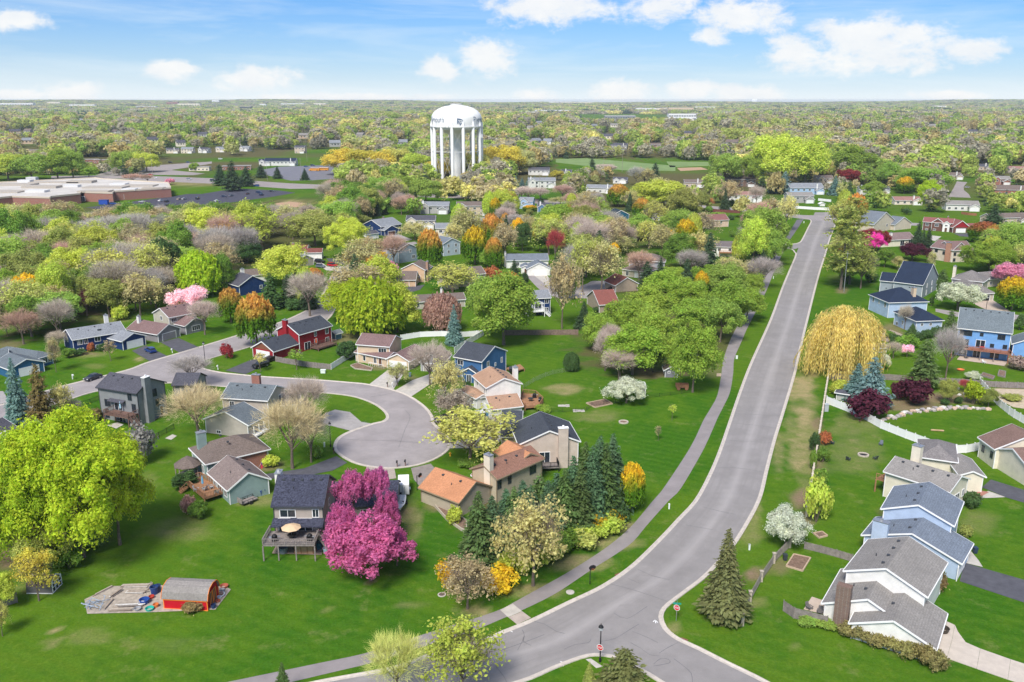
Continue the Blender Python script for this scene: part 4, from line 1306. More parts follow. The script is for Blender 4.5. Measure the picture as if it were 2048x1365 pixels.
for k in range(9):
 x = h.W * (.5 + .48 * k / 8)
 pr_.box(x - .03, x + .03, -1.28, -1.22, 0, .9, h.m)
obj('porch_railing', pr_.mesh('porch_railing', M_WHITE), h.root)
h.block(g('B', 1182, 1268), g('B', 1352, 1288), 10, 2.7, TAN, R_MAUVE, 'y', .5)
h.garage('f', .5, min(4.9, h.W - 1.2))
h = House('grey_gable_house', 'small grey gabled house half hidden by the bare tree at the concrete drive', 'house', 'small grey gabled house')
h.block(g('B', 1450, 1290), g('B', 1620, 1300), 8, 2.7, S(.22, .22, .24), R_BROWN, 'y', .75)
h.garage('f', .5, min(4.6, h.W - 1.2), mat=S(.40, .36, .33))
h = House('red_house', 'dark red two storey house with white trim, red chimney and dark rear deck', 'house', 'red chimney house')
h.block(g('B', 470, 997, 5.4), g('B', 727, 925, 5.4), g('B', 300, 960, 5.4), 5.4, REDW, R_DARK, 'x', .5)
h.wins('f .5 3.5 .8 1.5; f .86 3.3 1.1 1.7; f .5 1.4 .9 1.2; f .86 .5 1.2 1.6').door('f', .24, .3, 2.2, 2.1, glass=True)
h.chimney(-.4, h.D * .55, 9.0, .9, 1.6, REDW).vents(5)
fr = lambda u, out, o=h.o, m=h.m, W=h.W: o + m @ Vector((W * u, -out, 0))
h.deck([fr(.3, .3), fr(.3, 3.6), fr(.88, 3.6), fr(.88, .3)], .8, M_BROWNWOOD)
h.block(g('B', 265, 1132, 2.7), g('B', 468, 1066, 2.7), g('B', 112, 1097, 2.7), 2.7, REDW, R_DARK, 'x', .55, gable_mat=S(.22, .085, .05))
h.garage('l', .5, min(4.9, h.D - 1)).vents(1)
h = House('navy_gable_house', 'navy gabled house with white trim and white chimney behind the dark pine', 'house', 'navy gabled house')
h.block(g('B', 0, 690), g('B', 215, 655), 9, 3.8, NAVY, R_SLATE, 'y', .55)
h.wins('f .8 1.6 1.0 1.2').chimney(h.W * .55, h.D * .95, 8.2, 1.3, 1.0, WHITEW)
h.block(g('B', 45, 590), g('B', 250, 575), 8, 3.2, WHITEW, R_BROWN, 'x', .4)
h.wins('l .5 1.0 1.4 1.2')
h = House('grey_ranch_house', 'tan ranch house with pale grey roof and cars on its drive', 'house', 'tan ranch house')
h.block(g('B', 205, 442), g('B', 395, 460), 10, 3.1, S(.50, .44, .38), R_GREY, 'y', .4)
h.auto('f', .9, 2)
h.block(g('B', 385, 450), g('B', 480, 440), 10, 3.0, S(.50, .44, .38), R_GREY, 'x', .4)
h.wins('f .3 .8 1.4 1.4')
h.block(g('B', 470, 462), g('B', 590, 440), 8, 2.8, S(.50, .44, .38), R_GREY, 'y', .5)
h.garage('r', .4)
h = House('red_gable_house', 'white house with red brown roof and red garage gable', 'house', 'red gabled white house')
h.block(g('B', 400, 395), g('B', 530, 395), 9, 3.6, WHITEW, SH(.20, .07, .06), 'x', .45)
h.auto('f', 1.0, 2).chimney(h.W * .1, h.D * .5, 6.6, 1.2, .8, M_BRICK)
h.block(g('B', 530, 398), g('B', 655, 396), g('B', 715, 378), 3.2, WHITEW, SH(.20, .07, .06), 'x', .45, gable_mat=S(.40, .03, .03))
h.garage('r', .5, 4.4)
h = House('navy_grey_roof_house', 'navy house with light grey roof beyond the round yellow green tree', 'house', 'grey roofed navy house')
h.block(g('B', 1130, 205), g('B', 1290, 180), g('B', 1012, 182), 4.6, NAVY, R_GREY, 'x', .42)
h.auto('f', 2.6, 3).wins('l .5 2.6 1 1.2').chimney(h.W * .75, h.D * .7, 7.8, .9, .9, M_BRICK)
h.block(g('B', 1160, 210), g('B', 1268, 197), 7, 3.0, NAVY, R_GREY, 'y', .5)
h.garage('f', .5, 4.4, mat=S(.10, .05, .04))
h = House('detached_garage', 'white detached garage with dark roof below the navy house', 'garage', 'white detached garage')
h.block(g('B', 1012, 240), g('B', 1108, 228), 6, 2.8, WHITEW, R_SLATE, 'x', .35)
h.garage('f', .5, 4.4)
h = House('blue_grey_house', 'tall blue grey house with a single high window facing the street bend', 'house', 'tall blue grey house')
h.block(g('B', 1270, 428), g('B', 1428, 405), 9, 5.8, S(.22, .28, .34), R_SLATE, 'y', .45)
h.wins('f .6 4.2 .8 1.3; f .75 1.4 1.5 1.4')
h = House('pale_blue_house', 'pale blue two storey house between the two rounded green trees', 'house', 'pale blue street house')
h.block(g('B', 1630, 372), g('B', 1760, 355), 9, 5.8, S(.42, .50, .60), R_BLUE, 'y', .45)
h.wins('f .3 4.0 1 1.3; f .75 4.0 1 1.3; f .3 1.2 1 1.3; f .75 1.2 1 1.3; l .5 4 1 1.3')
h = House('peach_house', 'peach house with brown roof and red brick chimney on the street bend', 'house', 'peach house')
h.block(g('B', 1240, 614), g('B', 1405, 615), 8, 2.8, S(.60, .42, .28), R_BROWN, 'x', .6)
h.garage('f', .4, 4.6, mat=S(.56, .40, .28))
h.block(g('B', 1300, 570), g('B', 1478, 580), 8, 5.0, S(.60, .42, .28), R_BROWN, 'y', .5)
h.wins('f .75 1.4 .9 1.3; r .5 3 1 1.2').chimney(h.W + .4, h.D * .3, 8.0, .9, 1.4, M_TANBRICK)
h = House('taupe_long_house', 'long taupe house with pointed window gable behind the pale yellow tree', 'house', 'long taupe house')
h.block(g('B', 1650, 630), g('B', 1960, 600), 9, 4.6, S(.52, .46, .36), R_BROWN, 'x', .45)
h.auto('f', 2.6, 4)
h.block(g('B', 1640, 640), g('B', 1745, 635), 4, 4.4, S(.54, .48, .38), R_BROWN, 'y', .9)
h.win('f', .5, 2.4, 1.8, 1.6, mull=2)
h = House('low_brown_house', 'low brown roofed house hidden between the lime tree and the brown bush', 'house', 'low brown roofed house')
h.block(g('B', 1370, 800), g('B', 1800, 775), 8, 2.7, S(.46, .42, .36), R_BROWN, 'x', .35)
h.auto('f', .8, 4).chimney(h.W * .62, h.D * .8, 5.6, .7, .8, WHITEW)
h = House('white_split_house', 'white split level house with slate blue roof and white garage gable', 'house', 'blue roofed white house')
h.block(g('C', 212, 645, 3.4), g('C', 545, 640, 3.4), 9, 3.4, WHITEW, R_BLUE, 'x', .42)
h.win('f', .25, 1.0, 2.0, 1.5, mull=3).chimney(-.3, h.D * .4, 6.4, .8, 1.2, WHITEW)
h.block(g('C', 380, 768), g('C', 560, 765), 8, 2.9, WHITEW, R_BLUE, 'y', .5)
h.garage('f', .6, 4.9)
h.block(g('C', 330, 752), g('C', 400, 752), 6, 2.7, WHITEW, R_BLUE, 'y', .45)
h.door('f', .5)
h = House('navy_deck_house', 'navy house with a white raised porch deck above the wooden fence', 'house', 'white decked navy house')
h.block(g('C', 368, 1085), g('C', 560, 1075), 8, 5.8, NAVY, R_GREY, 'x', .42)
h.wins('f .28 3.9 1.4 1.3; f .85 3.9 1.2 1.3; f .85 1.0 1.2 1.3').door('f', .5, 2.0, 2.2, 2.1, glass=True)
fr = lambda u, out, o=h.o, m=h.m, W=h.W: o + m @ Vector((W * u, -out, 0))
h.deck([fr(.0, .05), fr(.0, 3), fr(.68, 3), fr(.68, .05)], 1.9, M_WHITE, open_edges=(3,), stairs=(fr(.68, 2), (1, -.4, 0), 8))
pg = MB()
for u in (.25, .66):
 for o_ in (.3, 2.9):
  p = fr(u, o_) - h.o
  pg.box(p.x - .09, p.x + .09, p.y - .09, p.y + .09, 1.9, 4.5)
a_, b_, c_ = fr(.25, 2.9) - h.o, fr(.66, 2.9) - h.o, fr(.455, 2.9) - h.o
up = Vector((0, 0, 4.5))
pg.beam(a_ + up, b_ + up, .12, .16).beam(a_ + up, c_ + Vector((0, 0, 5.4)), .12, .16).beam(b_ + up, c_ + Vector((0, 0, 5.4)), .12, .16)
obj('porch_frame', pg.mesh('porch_frame', M_WHITE), h.root)
h = House('brown_hip_house', 'taupe house with brown hip roofs and a small blue dormer', 'house', 'dormered brown roofed house')
h.block(g('C', 1195, 645, 5.4), g('C', 1475, 655, 5.4), 9, 5.4, S(.30, .31, .34), R_BROWN, 'hip', .5)
h.wins('f .3 3.6 1.1 1.3; f .9 3.4 1 1.4')
h.block(g('C', 1140, 770), g('C', 1330, 795), 9, 3.0, S(.50, .45, .37), R_BROWN, 'hip', .5)
h.wins('f .2 .5 1.1 1.7').garage('f', .7, 4)
h = House('rust_roof_house', 'beige house with rust red roof at the end of the small cul de sac', 'house', 'rust roofed beige house')
h.block(g('C', 955, 998, 2.9), g('C', 1110, 990, 2.9), g('C', 868, 930, 2.9), 2.9, S(.36, .29, .23), R_RED, 'x', .5)
h.wins('f .6 .9 1.2 1.2')
h = House('rust_roof_cottage', 'cottage with rust red roof showing above the bright green trees', 'house', 'rust roofed cottage')
h.block(g('C', 1085, 900), g('C', 1260, 885), 9, 2.7, S(.40, .32, .25), R_RED, 'y', .55)
h = House('teal_house', 'deep teal house with dark roof among the middle distance trees', 'house', 'deep teal house')
h.block(g('C', 1062, 325), g('C', 1190, 320), 10, 3.2, S(.01, .10, .17), SH(.03, .05, .07), 'y', .5)
h.win('f', .5, .6, 3.0, 1.6, mull=3)
h = House('pink_brick_house', 'pinkish house with red brown roof, white garage and blue bin', 'house', 'pinkish house')
h.block(g('C', 1750, 388), g('C', 1840, 392), 12, 3.0, S(.62, .47, .37), SH(.23, .11, .10), 'y', .55)
h.garage('f', .5, 4.6)
h.block(g('C', 1840, 380), g('C', 1985, 375), 11, 4.0, S(.62, .47, .37), SH(.23, .11, .10), 'x', .45)
h.wins('f .6 2.0 1 1.2; r .4 2.2 1 1.2')
h = House('deck_ranch_house', 'long white ranch house with grey roof and rear deck above grey bushes', 'house', 'long white ranch house')
h.block(g('C', 1800, 610), g('C', 2080, 618), 9, 4.6, WHITEW, SH(.16, .14, .14), 'x', .4)
h.wins('f .15 2.6 1.4 1.3; f .4 2.6 1.2 1.3; f .7 2.6 1.2 1.2; f .2 .3 1.4 1.4').chimney(.2, h.D * .5, 7.6, 1.1, 1.0, WHITEW)
fr = lambda u, out, o=h.o, m=h.m, W=h.W: o + m @ Vector((W * u, -out, 0))
h.deck([fr(.4, .05), fr(.4, 2.5), fr(.85, 2.5), fr(.85, .05)], 2.2, M_DECK, open_edges=(3,))
# right of the main road
h = House('navy_roof_house', 'pale blue house with dark navy hip roofs and tan brick chimney behind the willow', 'house', 'navy roofed blue house')
h.block(g('D', 818, 676, 5.4), g('D', 970, 739, 5.4), g('D', 1275, 730, 5.4), 5.4, LBLUE, R_NAVY, 'hip', .55)
h.wins('f .2 3.4 1.0 1.4; f .5 3.6 .6 .9; f .82 3.2 1.0 1.5').chimney(h.W * .8, h.D * .72, 9.6, 1.6, 1.0, TAN).vents(3)
h.block(g('D', 1190, 887, 4.3), g('D', 1395, 880, 4.3), g('D', 968, 816, 4.3), 4.3, LBLUE, R_NAVY, 'hip', .55)
h.wins('f .22 2.6 .7 .8; f .56 2.6 .7 .8; l .15 .3 1 1; l .4 1.2 .7 1.2')
h = House('slate_blue_house', 'grey blue gabled house with dark roof right behind the navy roofed house', 'house', 'grey blue gabled house')
h.block(g('D', 1225, 712), g('D', 1345, 640), 10, 5.2, S(.30, .34, .38), R_NAVY, 'y', .6)
h.wins('f .3 3.2 .8 1.5; f .62 3.2 .8 1.5; f .3 .5 1 1.7; f .65 .5 1 1.7')
h.block(g('D', 890, 660), g('D', 1190, 690), 9, 4.6, S(.30, .34, .38), R_NAVY, 'x', .5)
h.chimney(h.W * .6, h.D * .55, 7.8, 2.2, .9, WHITEW)
h.block(g('D', 1060, 660), g('D', 1190, 670), 4, 4.8, S(.34, .38, .40), R_NAVY, 'y', .7)
h = House('blue_deck_house', 'bright blue house with grey roof and long red brown deck on posts', 'house', 'blue long decked house')
h.block(g('D', 1522, 942, 8), g('D', 1948, 987, 8), g('D', 2000, 892, 8), 8, S(.17, .36, .68), SH(.15, .18, .20), 'x', .5)
h.wins('f .16 6.0 3.0 1.3 2; f .46 6.3 .7 .8; f .83 5.9 1.7 1.3; f .13 3.3 2.6 1.5 2; f .68 3.4 .8 .9; f .92 3.4 .9 1.0; f .15 .4 1.6 1.6; f .75 .4 2 1.6', M_DARKTRIM)
h.door('f', .46, 2.95, 2.2, 2.1, glass=True).door('f', .42, .1, 1.8, 2.1, glass=True).chimney(.4, h.D * .6, 10.8, .9, .9, TAN).vents(6)
fr = lambda u, out, o=h.o, m=h.m, W=h.W: o + m @ Vector((W * u, -out, 0))
DECK35 = fr
h.deck([fr(-.06, .05), fr(-.06, 3.2), fr(1.0, 3.2), fr(1.0, .05)], 2.85, pbr('red_deck_wood', (0.30, 0.13, 0.085), .8, var=.25, scale=2.5), open_edges=(3,), stairs=(fr(1.0, 2.2), (1, -.45, 0), 10))
for u in (.22, .48, .74):
 obj('deck_post', MB().box(-.08, .08, -.08, .08, -.2, 2.65).mesh('deck_post', M_GREYWOOD), h.root, fr(u, 3.1) - h.o)
h.block(g('D', 1950, 1165), g('D', 2170, 1190), 9, 3.4, S(.17, .36, .68), SH(.15, .18, .20), 'y', .5)
h = House('carport_house', 'tan house with grey hip roofs and open dark garage by the white blossom tree', 'house', 'open garage tan house')
h.block(g('D', 1480, 548, 5), g('D', 1720, 575, 5), 10, 5, S(.52, .47, .38), SH(.20, .185, .18), 'hip', .55)
h.wins('f .06 2.6 .8 1.6; f .2 2.6 .9 1.6').chimney(-.3, h.D * .25, 9.2, 1.0, 1.2, CREAM)
h.block(g('D', 1645, 667, 3.0), g('D', 1808, 662, 3.0), g('D', 1500, 592, 3.0), 3.0, S(.50, .45, .37), SH(.20, .185, .18), 'hip', .6)
h.garage('f', .5, min(4.9, h.W - 1), mat=M_BLACK)  # black door panel stands in for the shade inside the open garage
h.block(g('D', 1740, 620), g('D', 1960, 600), 8, 3.2, S(.52, .47, .38), SH(.20, .185, .18), 'x', .45)
h.auto('f', .8, 3)
h = House('brick_chimney_house', 'tan stucco house with broad salmon brick chimney and mauve roof', 'house', 'salmon chimney house')
h.block(g('O', 605, 1050), g('O', 930, 1100), 11, 5.6, S(.60, .52, .43), R_MAUVE, 'x', .5)
h.wins('f .25 3.6 1.2 1.2; f .2 .5 1.4 1.8; f .6 3.0 .9 1.3', M_DARKTRIM).chimney(h.W * .82, -.5, 8.6, 2.2, .9, brickmat('salmon_brick', (.55, .25, .15), (.46, .20, .13)))
h.block(g('O', 930, 1100), g('O', 1240, 1090), 12, 5.4, S(.60, .52, .43), R_MAUVE, 'x', .5)
h.wins('f .12 3.0 1 1.3; f .4 3.0 .9 1.3; f .75 3.0 1.4 1.3; f .75 .4 1.4 1.3; f .12 .4 1 1.3', M_DARKTRIM)
h = House('white_gables_red_house', 'dark red house with three white edged gables and a white garage door', 'house', 'white gabled red house')
h.block(g('O', 490, 612), g('O', 935, 642), g('O', 345, 575), 4.8, S(.15, .075, .06), SH(.25, .10, .095), 'x', .5, gable_mat=REDW)
h.wins('f .14 2.6 1.6 1.4 2; f .14 .3 1.2 .8').chimney(h.W * .8, h.D * .5, 7.8, .8, .8, M_BRICK)
h.block(g('O', 620, 622), g('O', 790, 632), 4, 4.8, S(.15, .075, .06), SH(.25, .10, .095), 'y', .75)
h.wins('f .45 2.6 1.8 1.4 2; f .3 .3 1.2 .8')
h.block(g('O', 790, 636), g('O', 890, 640), 4, 4.4, WHITEW, SH(.25, .10, .095), 'y', .8)
h.wins('f .5 3.1 1.2 .7').door('f', .5, 0, 1.2, 2.2)
h.block(g('O', 945, 652), g('O', 1200, 652), 9, 3.0, S(.15, .075, .06), SH(.25, .10, .095), 'y', .75, gable_mat=REDW)
h.garage('f', .48, 5.0)
h.block(g('O', 1200, 650), g('O', 1320, 645), 7, 2.8, S(.15, .075, .06), SH(.25, .10, .095), 'x', .45)
h.garage('f', .5, 2.6)
h = House('blue_roof_tan_house', 'tan gabled house with blue grey roof beside the tall ragged pine', 'house', 'blue roofed tan house')
h.block(g('D', 840, 185), g('D', 1010, 155), 11, 4.6, S(.60, .52, .42), R_BLUE, 'y', .5)
h.win('f', .62, 2.4, 1.4, 1.3).chimney(h.W * .7, h.D * .8, 8.2, 1, 1, TAN)
h.block(g('D', 1010, 165), g('D', 1140, 150), 7, 3.2, S(.60, .52, .42), R_BLUE, 'y', .5)
h = House('porch_ranch_house', 'cream ranch house with mauve roof and dark porch opening', 'house', 'dark porched cream ranch')
h.block(g('D', 905, 300), g('D', 1170, 285), 10, 3.4, CREAM, SH(.22, .16, .155), 'x', .5)
h.wins('f .62 .4 2.2 2.3; f .86 .4 2.0 2.3').chimney(h.W * .38, h.D * .3, 6.4, 1.1, 1.0, WHITEW)  # the dark glass windows stand in for the shaded porch opening
h = House('brown_roof_white_house', 'white house with brown roof beyond the curved white fence', 'house', 'brown roofed white house')
h.block(g('H', 1702, 862, 4.2), g('H', 1825, 952, 4.2), 12, 4.2, CREAM, SH(.20, .13, .11), 'x', .45)
h.wins('f .25 1.8 .8 1.2; f .8 1.8 .8 1.2', M_DARKTRIM)
h.block(g('H', 1820, 955, 3.6), g('H', 2100, 1120, 3.6), 11, 3.6, CREAM, SH(.20, .13, .11), 'y', .4)
h = House('cream_grey_roof_house', 'cream house with long grey roof and small cedar balcony on posts', 'house', 'cream cedar balcony house')
h.block(g('H', 945, 1130, 5), g('H', 1452, 1290, 5), g('H', 1572, 1185, 5), 5, CREAM, R_LGREY, 'x', .42)
h.wins('r .45 2.0 2.2 1.3 2; r .8 2.2 .8 1.2').chimney(h.W * .2, h.D * .9, 8.8, 1.6, 1.2, CREAM).vents(4)
fr = lambda u, out, h=h: h.o + h.m @ Vector((-out, h.D * u, 0))
h.deck([fr(.55, .05), fr(.1, .05), fr(.1, 2.0), fr(.55, 2.0)], 2.7, M_DECK, open_edges=(0,))
h.block(g('H', 1545, 1160, 3.2), g('H', 1722, 1172, 3.2), g('H', 1815, 1050, 3.2), 3.2, CREAM, R_LGREY, 'y', .42)
h.garage('r', .45, 4.9)
h.block(g('H', 1220, 1010, 4), g('H', 1500, 1050, 4), 9, 4, CREAM, SH(.205, .19, .19), 'hip', .5)
h = House('pale_blue_near_house', 'pale blue house with stepped blue grey roofs and tall blue chimney', 'house', 'near pale blue house')
h.block(g('L', 885, 322, 3), g('L', 1555, 515, 3), g('L', 1615, 377, 3), 3, S(.42, .52, .68), SH(.17, .20, .25, .25), 'y', .36)
h.garage('r', .3, 4.9).wins('f .1 1 1 1.2')
h.chimney(h.W * .17, -.5, 6.4, 2.3, 1.0, S(.46, .55, .70)).vents(2, -1)
h.block(g('L', 1022, 135, 5.6), g('L', 1500, 248, 5.6), g('L', 1565, 85, 5.6), 5.6, S(.42, .52, .68), SH(.17, .20, .25, .25), 'y', .4)
h.vents(3, -1)
h = House('near_white_house', 'white house with stepped light grey roofs and dark brick chimney beside the clipped hedge', 'house', 'near white house')
h.block(g('L', 800, 945, 2.3), g('L', 1370, 1117, 2.3), g('L', 1455, 882, 2.3), 2.3, WHITEW, R_LGREY, 'y', .42)
h.win('f', .42, .8, 1.5, .6, M_DARKTRIM, 0).vents(1, -1)
h.block(g('L', 605, 808, 2.3), g('L', 1200, 985, 2.3), g('L', 1395, 760, 2.3), 2.4, WHITEW, R_LGREY, 'y', .45)
h.wins('l .5 .4 1.8 1.6').vents(2, -1)
h.chimney(h.W * .22, -.6, 6.3, 1.9, 1.2, M_DKBRICK, cap=False)
h.block(g('L', 760, 575, 5.2), g('L', 1310, 747, 5.2), g('L', 1412, 505, 5.2), 5.2, WHITEW, R_LGREY, 'y', .42)
h.vents(4, -1)
# houses further off: each with wings, roofs, windows and doors
FARH = '''
X 1550 445 12 5 W N 1 white chapel like house with navy roof and twin dormers
X 1640 445 34 5 W N 0 large white hall with sweeping navy roof beside the car park
X 1755 372 14 8 T B 0 tan block rising behind the navy roofed hall
X 1010 372 16 5 C B 0 pale house left of the far row of homes
X 1095 372 16 6 C L 0 cream house in the middle of the far row of homes
X 1190 370 14 5 W B 1 white gabled house in the far row of homes
X 1290 365 12 5 C L 1 small cream house near the end of the far row
X 1430 360 14 5 W L 1 white house behind the evergreen clump near the car park
X 500 430 26 4 K F 0 low dark brick building left of the lime trees by the avenue
X 600 432 20 4 K F 0 low red brick building right of the dark brick one
X 1165 475 20 4 C F 0 low pale flat roofed building beside the avenue
X 1385 470 28 4 K F 0 long brick building behind the big conifers
X 185 370 24 4 T F 0 low dark roofed building in the trees at far left
Y 1300 575 22 6 W L 1 large white house behind the clipped spruce row
Y 1280 500 20 5 W B 0 dark roofed building behind the large white house
Y 1640 605 22 4 W L 0 low white ranch house beside the avenue
Y 1755 548 12 3 W B 1 small white garage by the ball field
Y 1440 500 10 3 W B 0 small white house beside the round lime tree
Y 905 735 22 6 T R 1 tan two storey house with brown roof and white garage
Y 670 725 18 5 G L 1 grey house with white chimney below the water tower
Y 590 815 16 5 C B 1 cream gabled house half hidden by yellow trees
Y 915 815 12 4 G L 0 low grey blue house in front of the two storey tan house
Y 1205 695 9 5 L L 1 pale blue gabled cottage with white chimney
Y 1318 722 10 4 U B 1 blue gabled cottage with pale roof
Y 735 865 10 5 C L 0 cream house with grey blue roof behind the round orange tree
Y 1745 345 26 5 G B 0 grey roofed house far beyond the ball field
Y 1965 340 18 5 B R 0 brown roofed house beside the far conifers
Y 1965 760 12 4 G B 1 grey house behind the white birches
Z 400 560 26 6 B R 0 brown two storey house left of the blue spruces
Z 140 565 16 4 T R 0 low tan house at the edge of the ball field
Z 430 650 24 5 W P 0 white house with pinkish roof and white chimney
Z 790 605 26 5 L L 0 pale blue house with light roof right of the blue spruces
Z 755 655 18 5 G G 0 grey tan house behind the long white fence
Z 1180 608 22 4 W B 1 white ranch house behind the purple tree
Z 895 545 14 5 T R 1 tan gabled house behind the blue spruce
Z 1375 665 18 3 C P 0 long low house with mauve roof left of the clipped lime tree
Z 1690 700 20 4 W G 0 white ranch with blue shaded porch below the cul de sac
Z 1810 465 16 4 T B 0 house in the far trees right of the lime hedge
Z 1915 550 14 5 K G 1 brick house with white chimney near the upper cul de sac
Z 1960 610 26 4 K R 0 long brick house beside the parked boats
Z 2010 480 16 4 T P 1 tan house at the far right edge under orange trees
Z 1650 520 12 4 T R 0 brown house left of the upper cul de sac
Z 1960 780 24 4 T R 0 house with wide brown roof behind the orange maple
T 5 640 14 4 C R 0 cream house cut by the left edge of the wood
'''
WC = {'W': S(.66, .65, .62), 'T': S(.55, .45, .35), 'C': S(.70, .62, .50), 'K': M_BRICK, 'G': S(.38, .37, .36), 'L': S(.36, .50, .68), 'U': S(.10, .20, .34), 'B': S(.20, .13, .10)}
RC = {'N': R_NAVY, 'B': R_SLATE, 'L': R_GREY, 'R': R_BROWN, 'P': SH(.30, .17, .15), 'G': R_LGREY, 'F': SH(.30, .27, .25, .15)}
FARXY = []
for k, ln in enumerate(FARH.strip().splitlines()):
 a = ln.split(None, 8)
 c_, x, y, wd, hh, wc, rc, gb, lab = a[0], *map(float, a[1:5]), a[5], a[6], a[7], a[8]
 c0 = g(c_, x, y)
 FARXY.append((c0.x, c0.y, wd))
 ang = R(random.uniform(-14, 14))
 ax = Vector((math.cos(ang), math.sin(ang), 0))
 fl = rc == 'F'
 h = House('brick_building' if wc == 'K' and fl else 'far_house', lab, 'building' if fl else 'house', None)
 h.block(c0 - ax * wd / 2, c0 + ax * wd / 2, 9 if wd < 26 else 13, hh, WC[wc], RC[rc], 'flat' if fl else 'x', .45)
 n = max(2, int(wd / 4))
 h.auto('f', .9 if hh < 4.5 else hh - 2.3, n, 1.5, 1.3)
 if hh > 5:
  h.auto('f', .8, n, 1.5, 1.3)
 h.wins('r .5 1 1.2 1.2; l .5 1 1.2 1.2')
 if not fl:
  h.block(c0 + ax * (wd / 2 - 6.5) - Vector((-ax.y, ax.x, 0)) * 3, c0 + ax * (wd / 2 - .5) - Vector((-ax.y, ax.x, 0)) * 3, 6, 2.9, WC[wc], RC[rc], 'y', .55)
  h.garage('f', .5, 4.6)
  if gb == '1':
   h.block(c0 - ax * (wd / 2 - .5) - Vector((-ax.y, ax.x, 0)) * 1.5, c0 - ax * (wd / 2 - 5.5) - Vector((-ax.y, ax.x, 0)) * 1.5, 5, hh, WC[wc], RC[rc], 'y', .7)
   h.win('f', .5, hh - 2.1, 1.5, 1.4)
  if k % 2:
   h.chimney(1.2, 3, hh + 3.2, .9, .9, WHITEW)
# ------------------------------------------------------------------ trees and shrubs
def unit(v):
 return v / np.maximum(1e-9, np.linalg.norm(v, axis=-1, keepdims=True))
def quad_mesh(name, ctr, nrm, size, mat, aspect=1.0, along=None):
 """diamond leaf faces at ctr facing nrm; along: direction of the long axis"""
 n = len(ctr)
 nrm = unit(nrm)
 ref = along if along is not None else rng.normal(size=(n, 3))
 b = unit(ref - nrm * np.sum(ref * nrm, -1, keepdims=True))
 a = np.cross(nrm, b)
 s = np.broadcast_to(np.asarray(size, float), (n,))[:, None]
 v = np.stack([ctr - a * s * .5, ctr - b * s * .5 * aspect, ctr + a * s * .5, ctr + b * s * .5 * aspect], 1).reshape(-1, 3)
 me = bpy.data.meshes.new(name)
 me.vertices.add(4 * n)
 me.vertices.foreach_set('co', v.ravel())
 me.loops.add(4 * n)
 me.loops.foreach_set('vertex_index', np.arange(4 * n))
 me.polygons.add(n)
 me.polygons.foreach_set('loop_start', np.arange(0, 4 * n, 4))
 me.polygons.foreach_set('loop_total', np.full(n, 4))
 me.materials.append(mat)
 me.update()
 return me
def lobed(n_cl, per, W, H, z0, cr, leaf, mat, seed, name='crown', flat=1.0, fill=0.12, aspect=1.3, top=0.0, shape=1.0):
 """crown built of leaf clumps on an uneven hull; W width, H top, z0 crown base"""
 r = np.random.default_rng(seed)
 d = unit(r.normal(size=(n_cl, 3)))
 d[:, 2] = np.where(d[:, 2] < -0.45, -d[:, 2], d[:, 2])
 lob = 1 + 0.36 * np.sin(d[:, 0] * 4 + seed) * np.cos(d[:, 1] * 3.3 + seed * 2) + 0.20 * r.normal(size=n_cl)
 lob = np.clip(lob, 0.5, 1.36)
 rad = np.where(r.random(n_cl) < 0.22, r.uniform(0.35, 0.75, n_cl), 0.9) * lob
 hz = (H - z0) / 2
 zc = z0 + hz
 k = np.array([W / 2 - cr * .55, W / 2 - cr * .55, (hz - cr * .5)])
 C = d * rad[:, None] * k
 if shape != 1.0:                       # narrow the top
  tt = np.clip((C[:, 2] / k[2] + 1) / 2, 0, 1)
  C[:, :2] *= (1 - (1 - shape) * tt)[:, None]
 C[:, 2] += zc
 rc = cr * r.uniform(0.5, 1.4, n_cl)
 e = unit(r.normal(size=(n_cl, per, 3)) + d[:, None, :] * 0.65 + np.array([0, 0, 0.45]))
 rr = rc[:, None, None] * (1 - fill * 3 * r.random((n_cl, per, 1)) ** 2) * (1 + .18 * r.normal(size=(n_cl, per, 1)))
 Pn = C[:, None, :] + e * rr * np.array([1, 1, flat])
 N = e + 0.55 * r.normal(size=e.shape) + np.array([0, 0, .25])
 sz = leaf * r.uniform(.6, 1.35, (n_cl, per))
 return quad_mesh(name, Pn.reshape(-1, 3), N.reshape(-1, 3), sz.ravel(), mat, aspect)
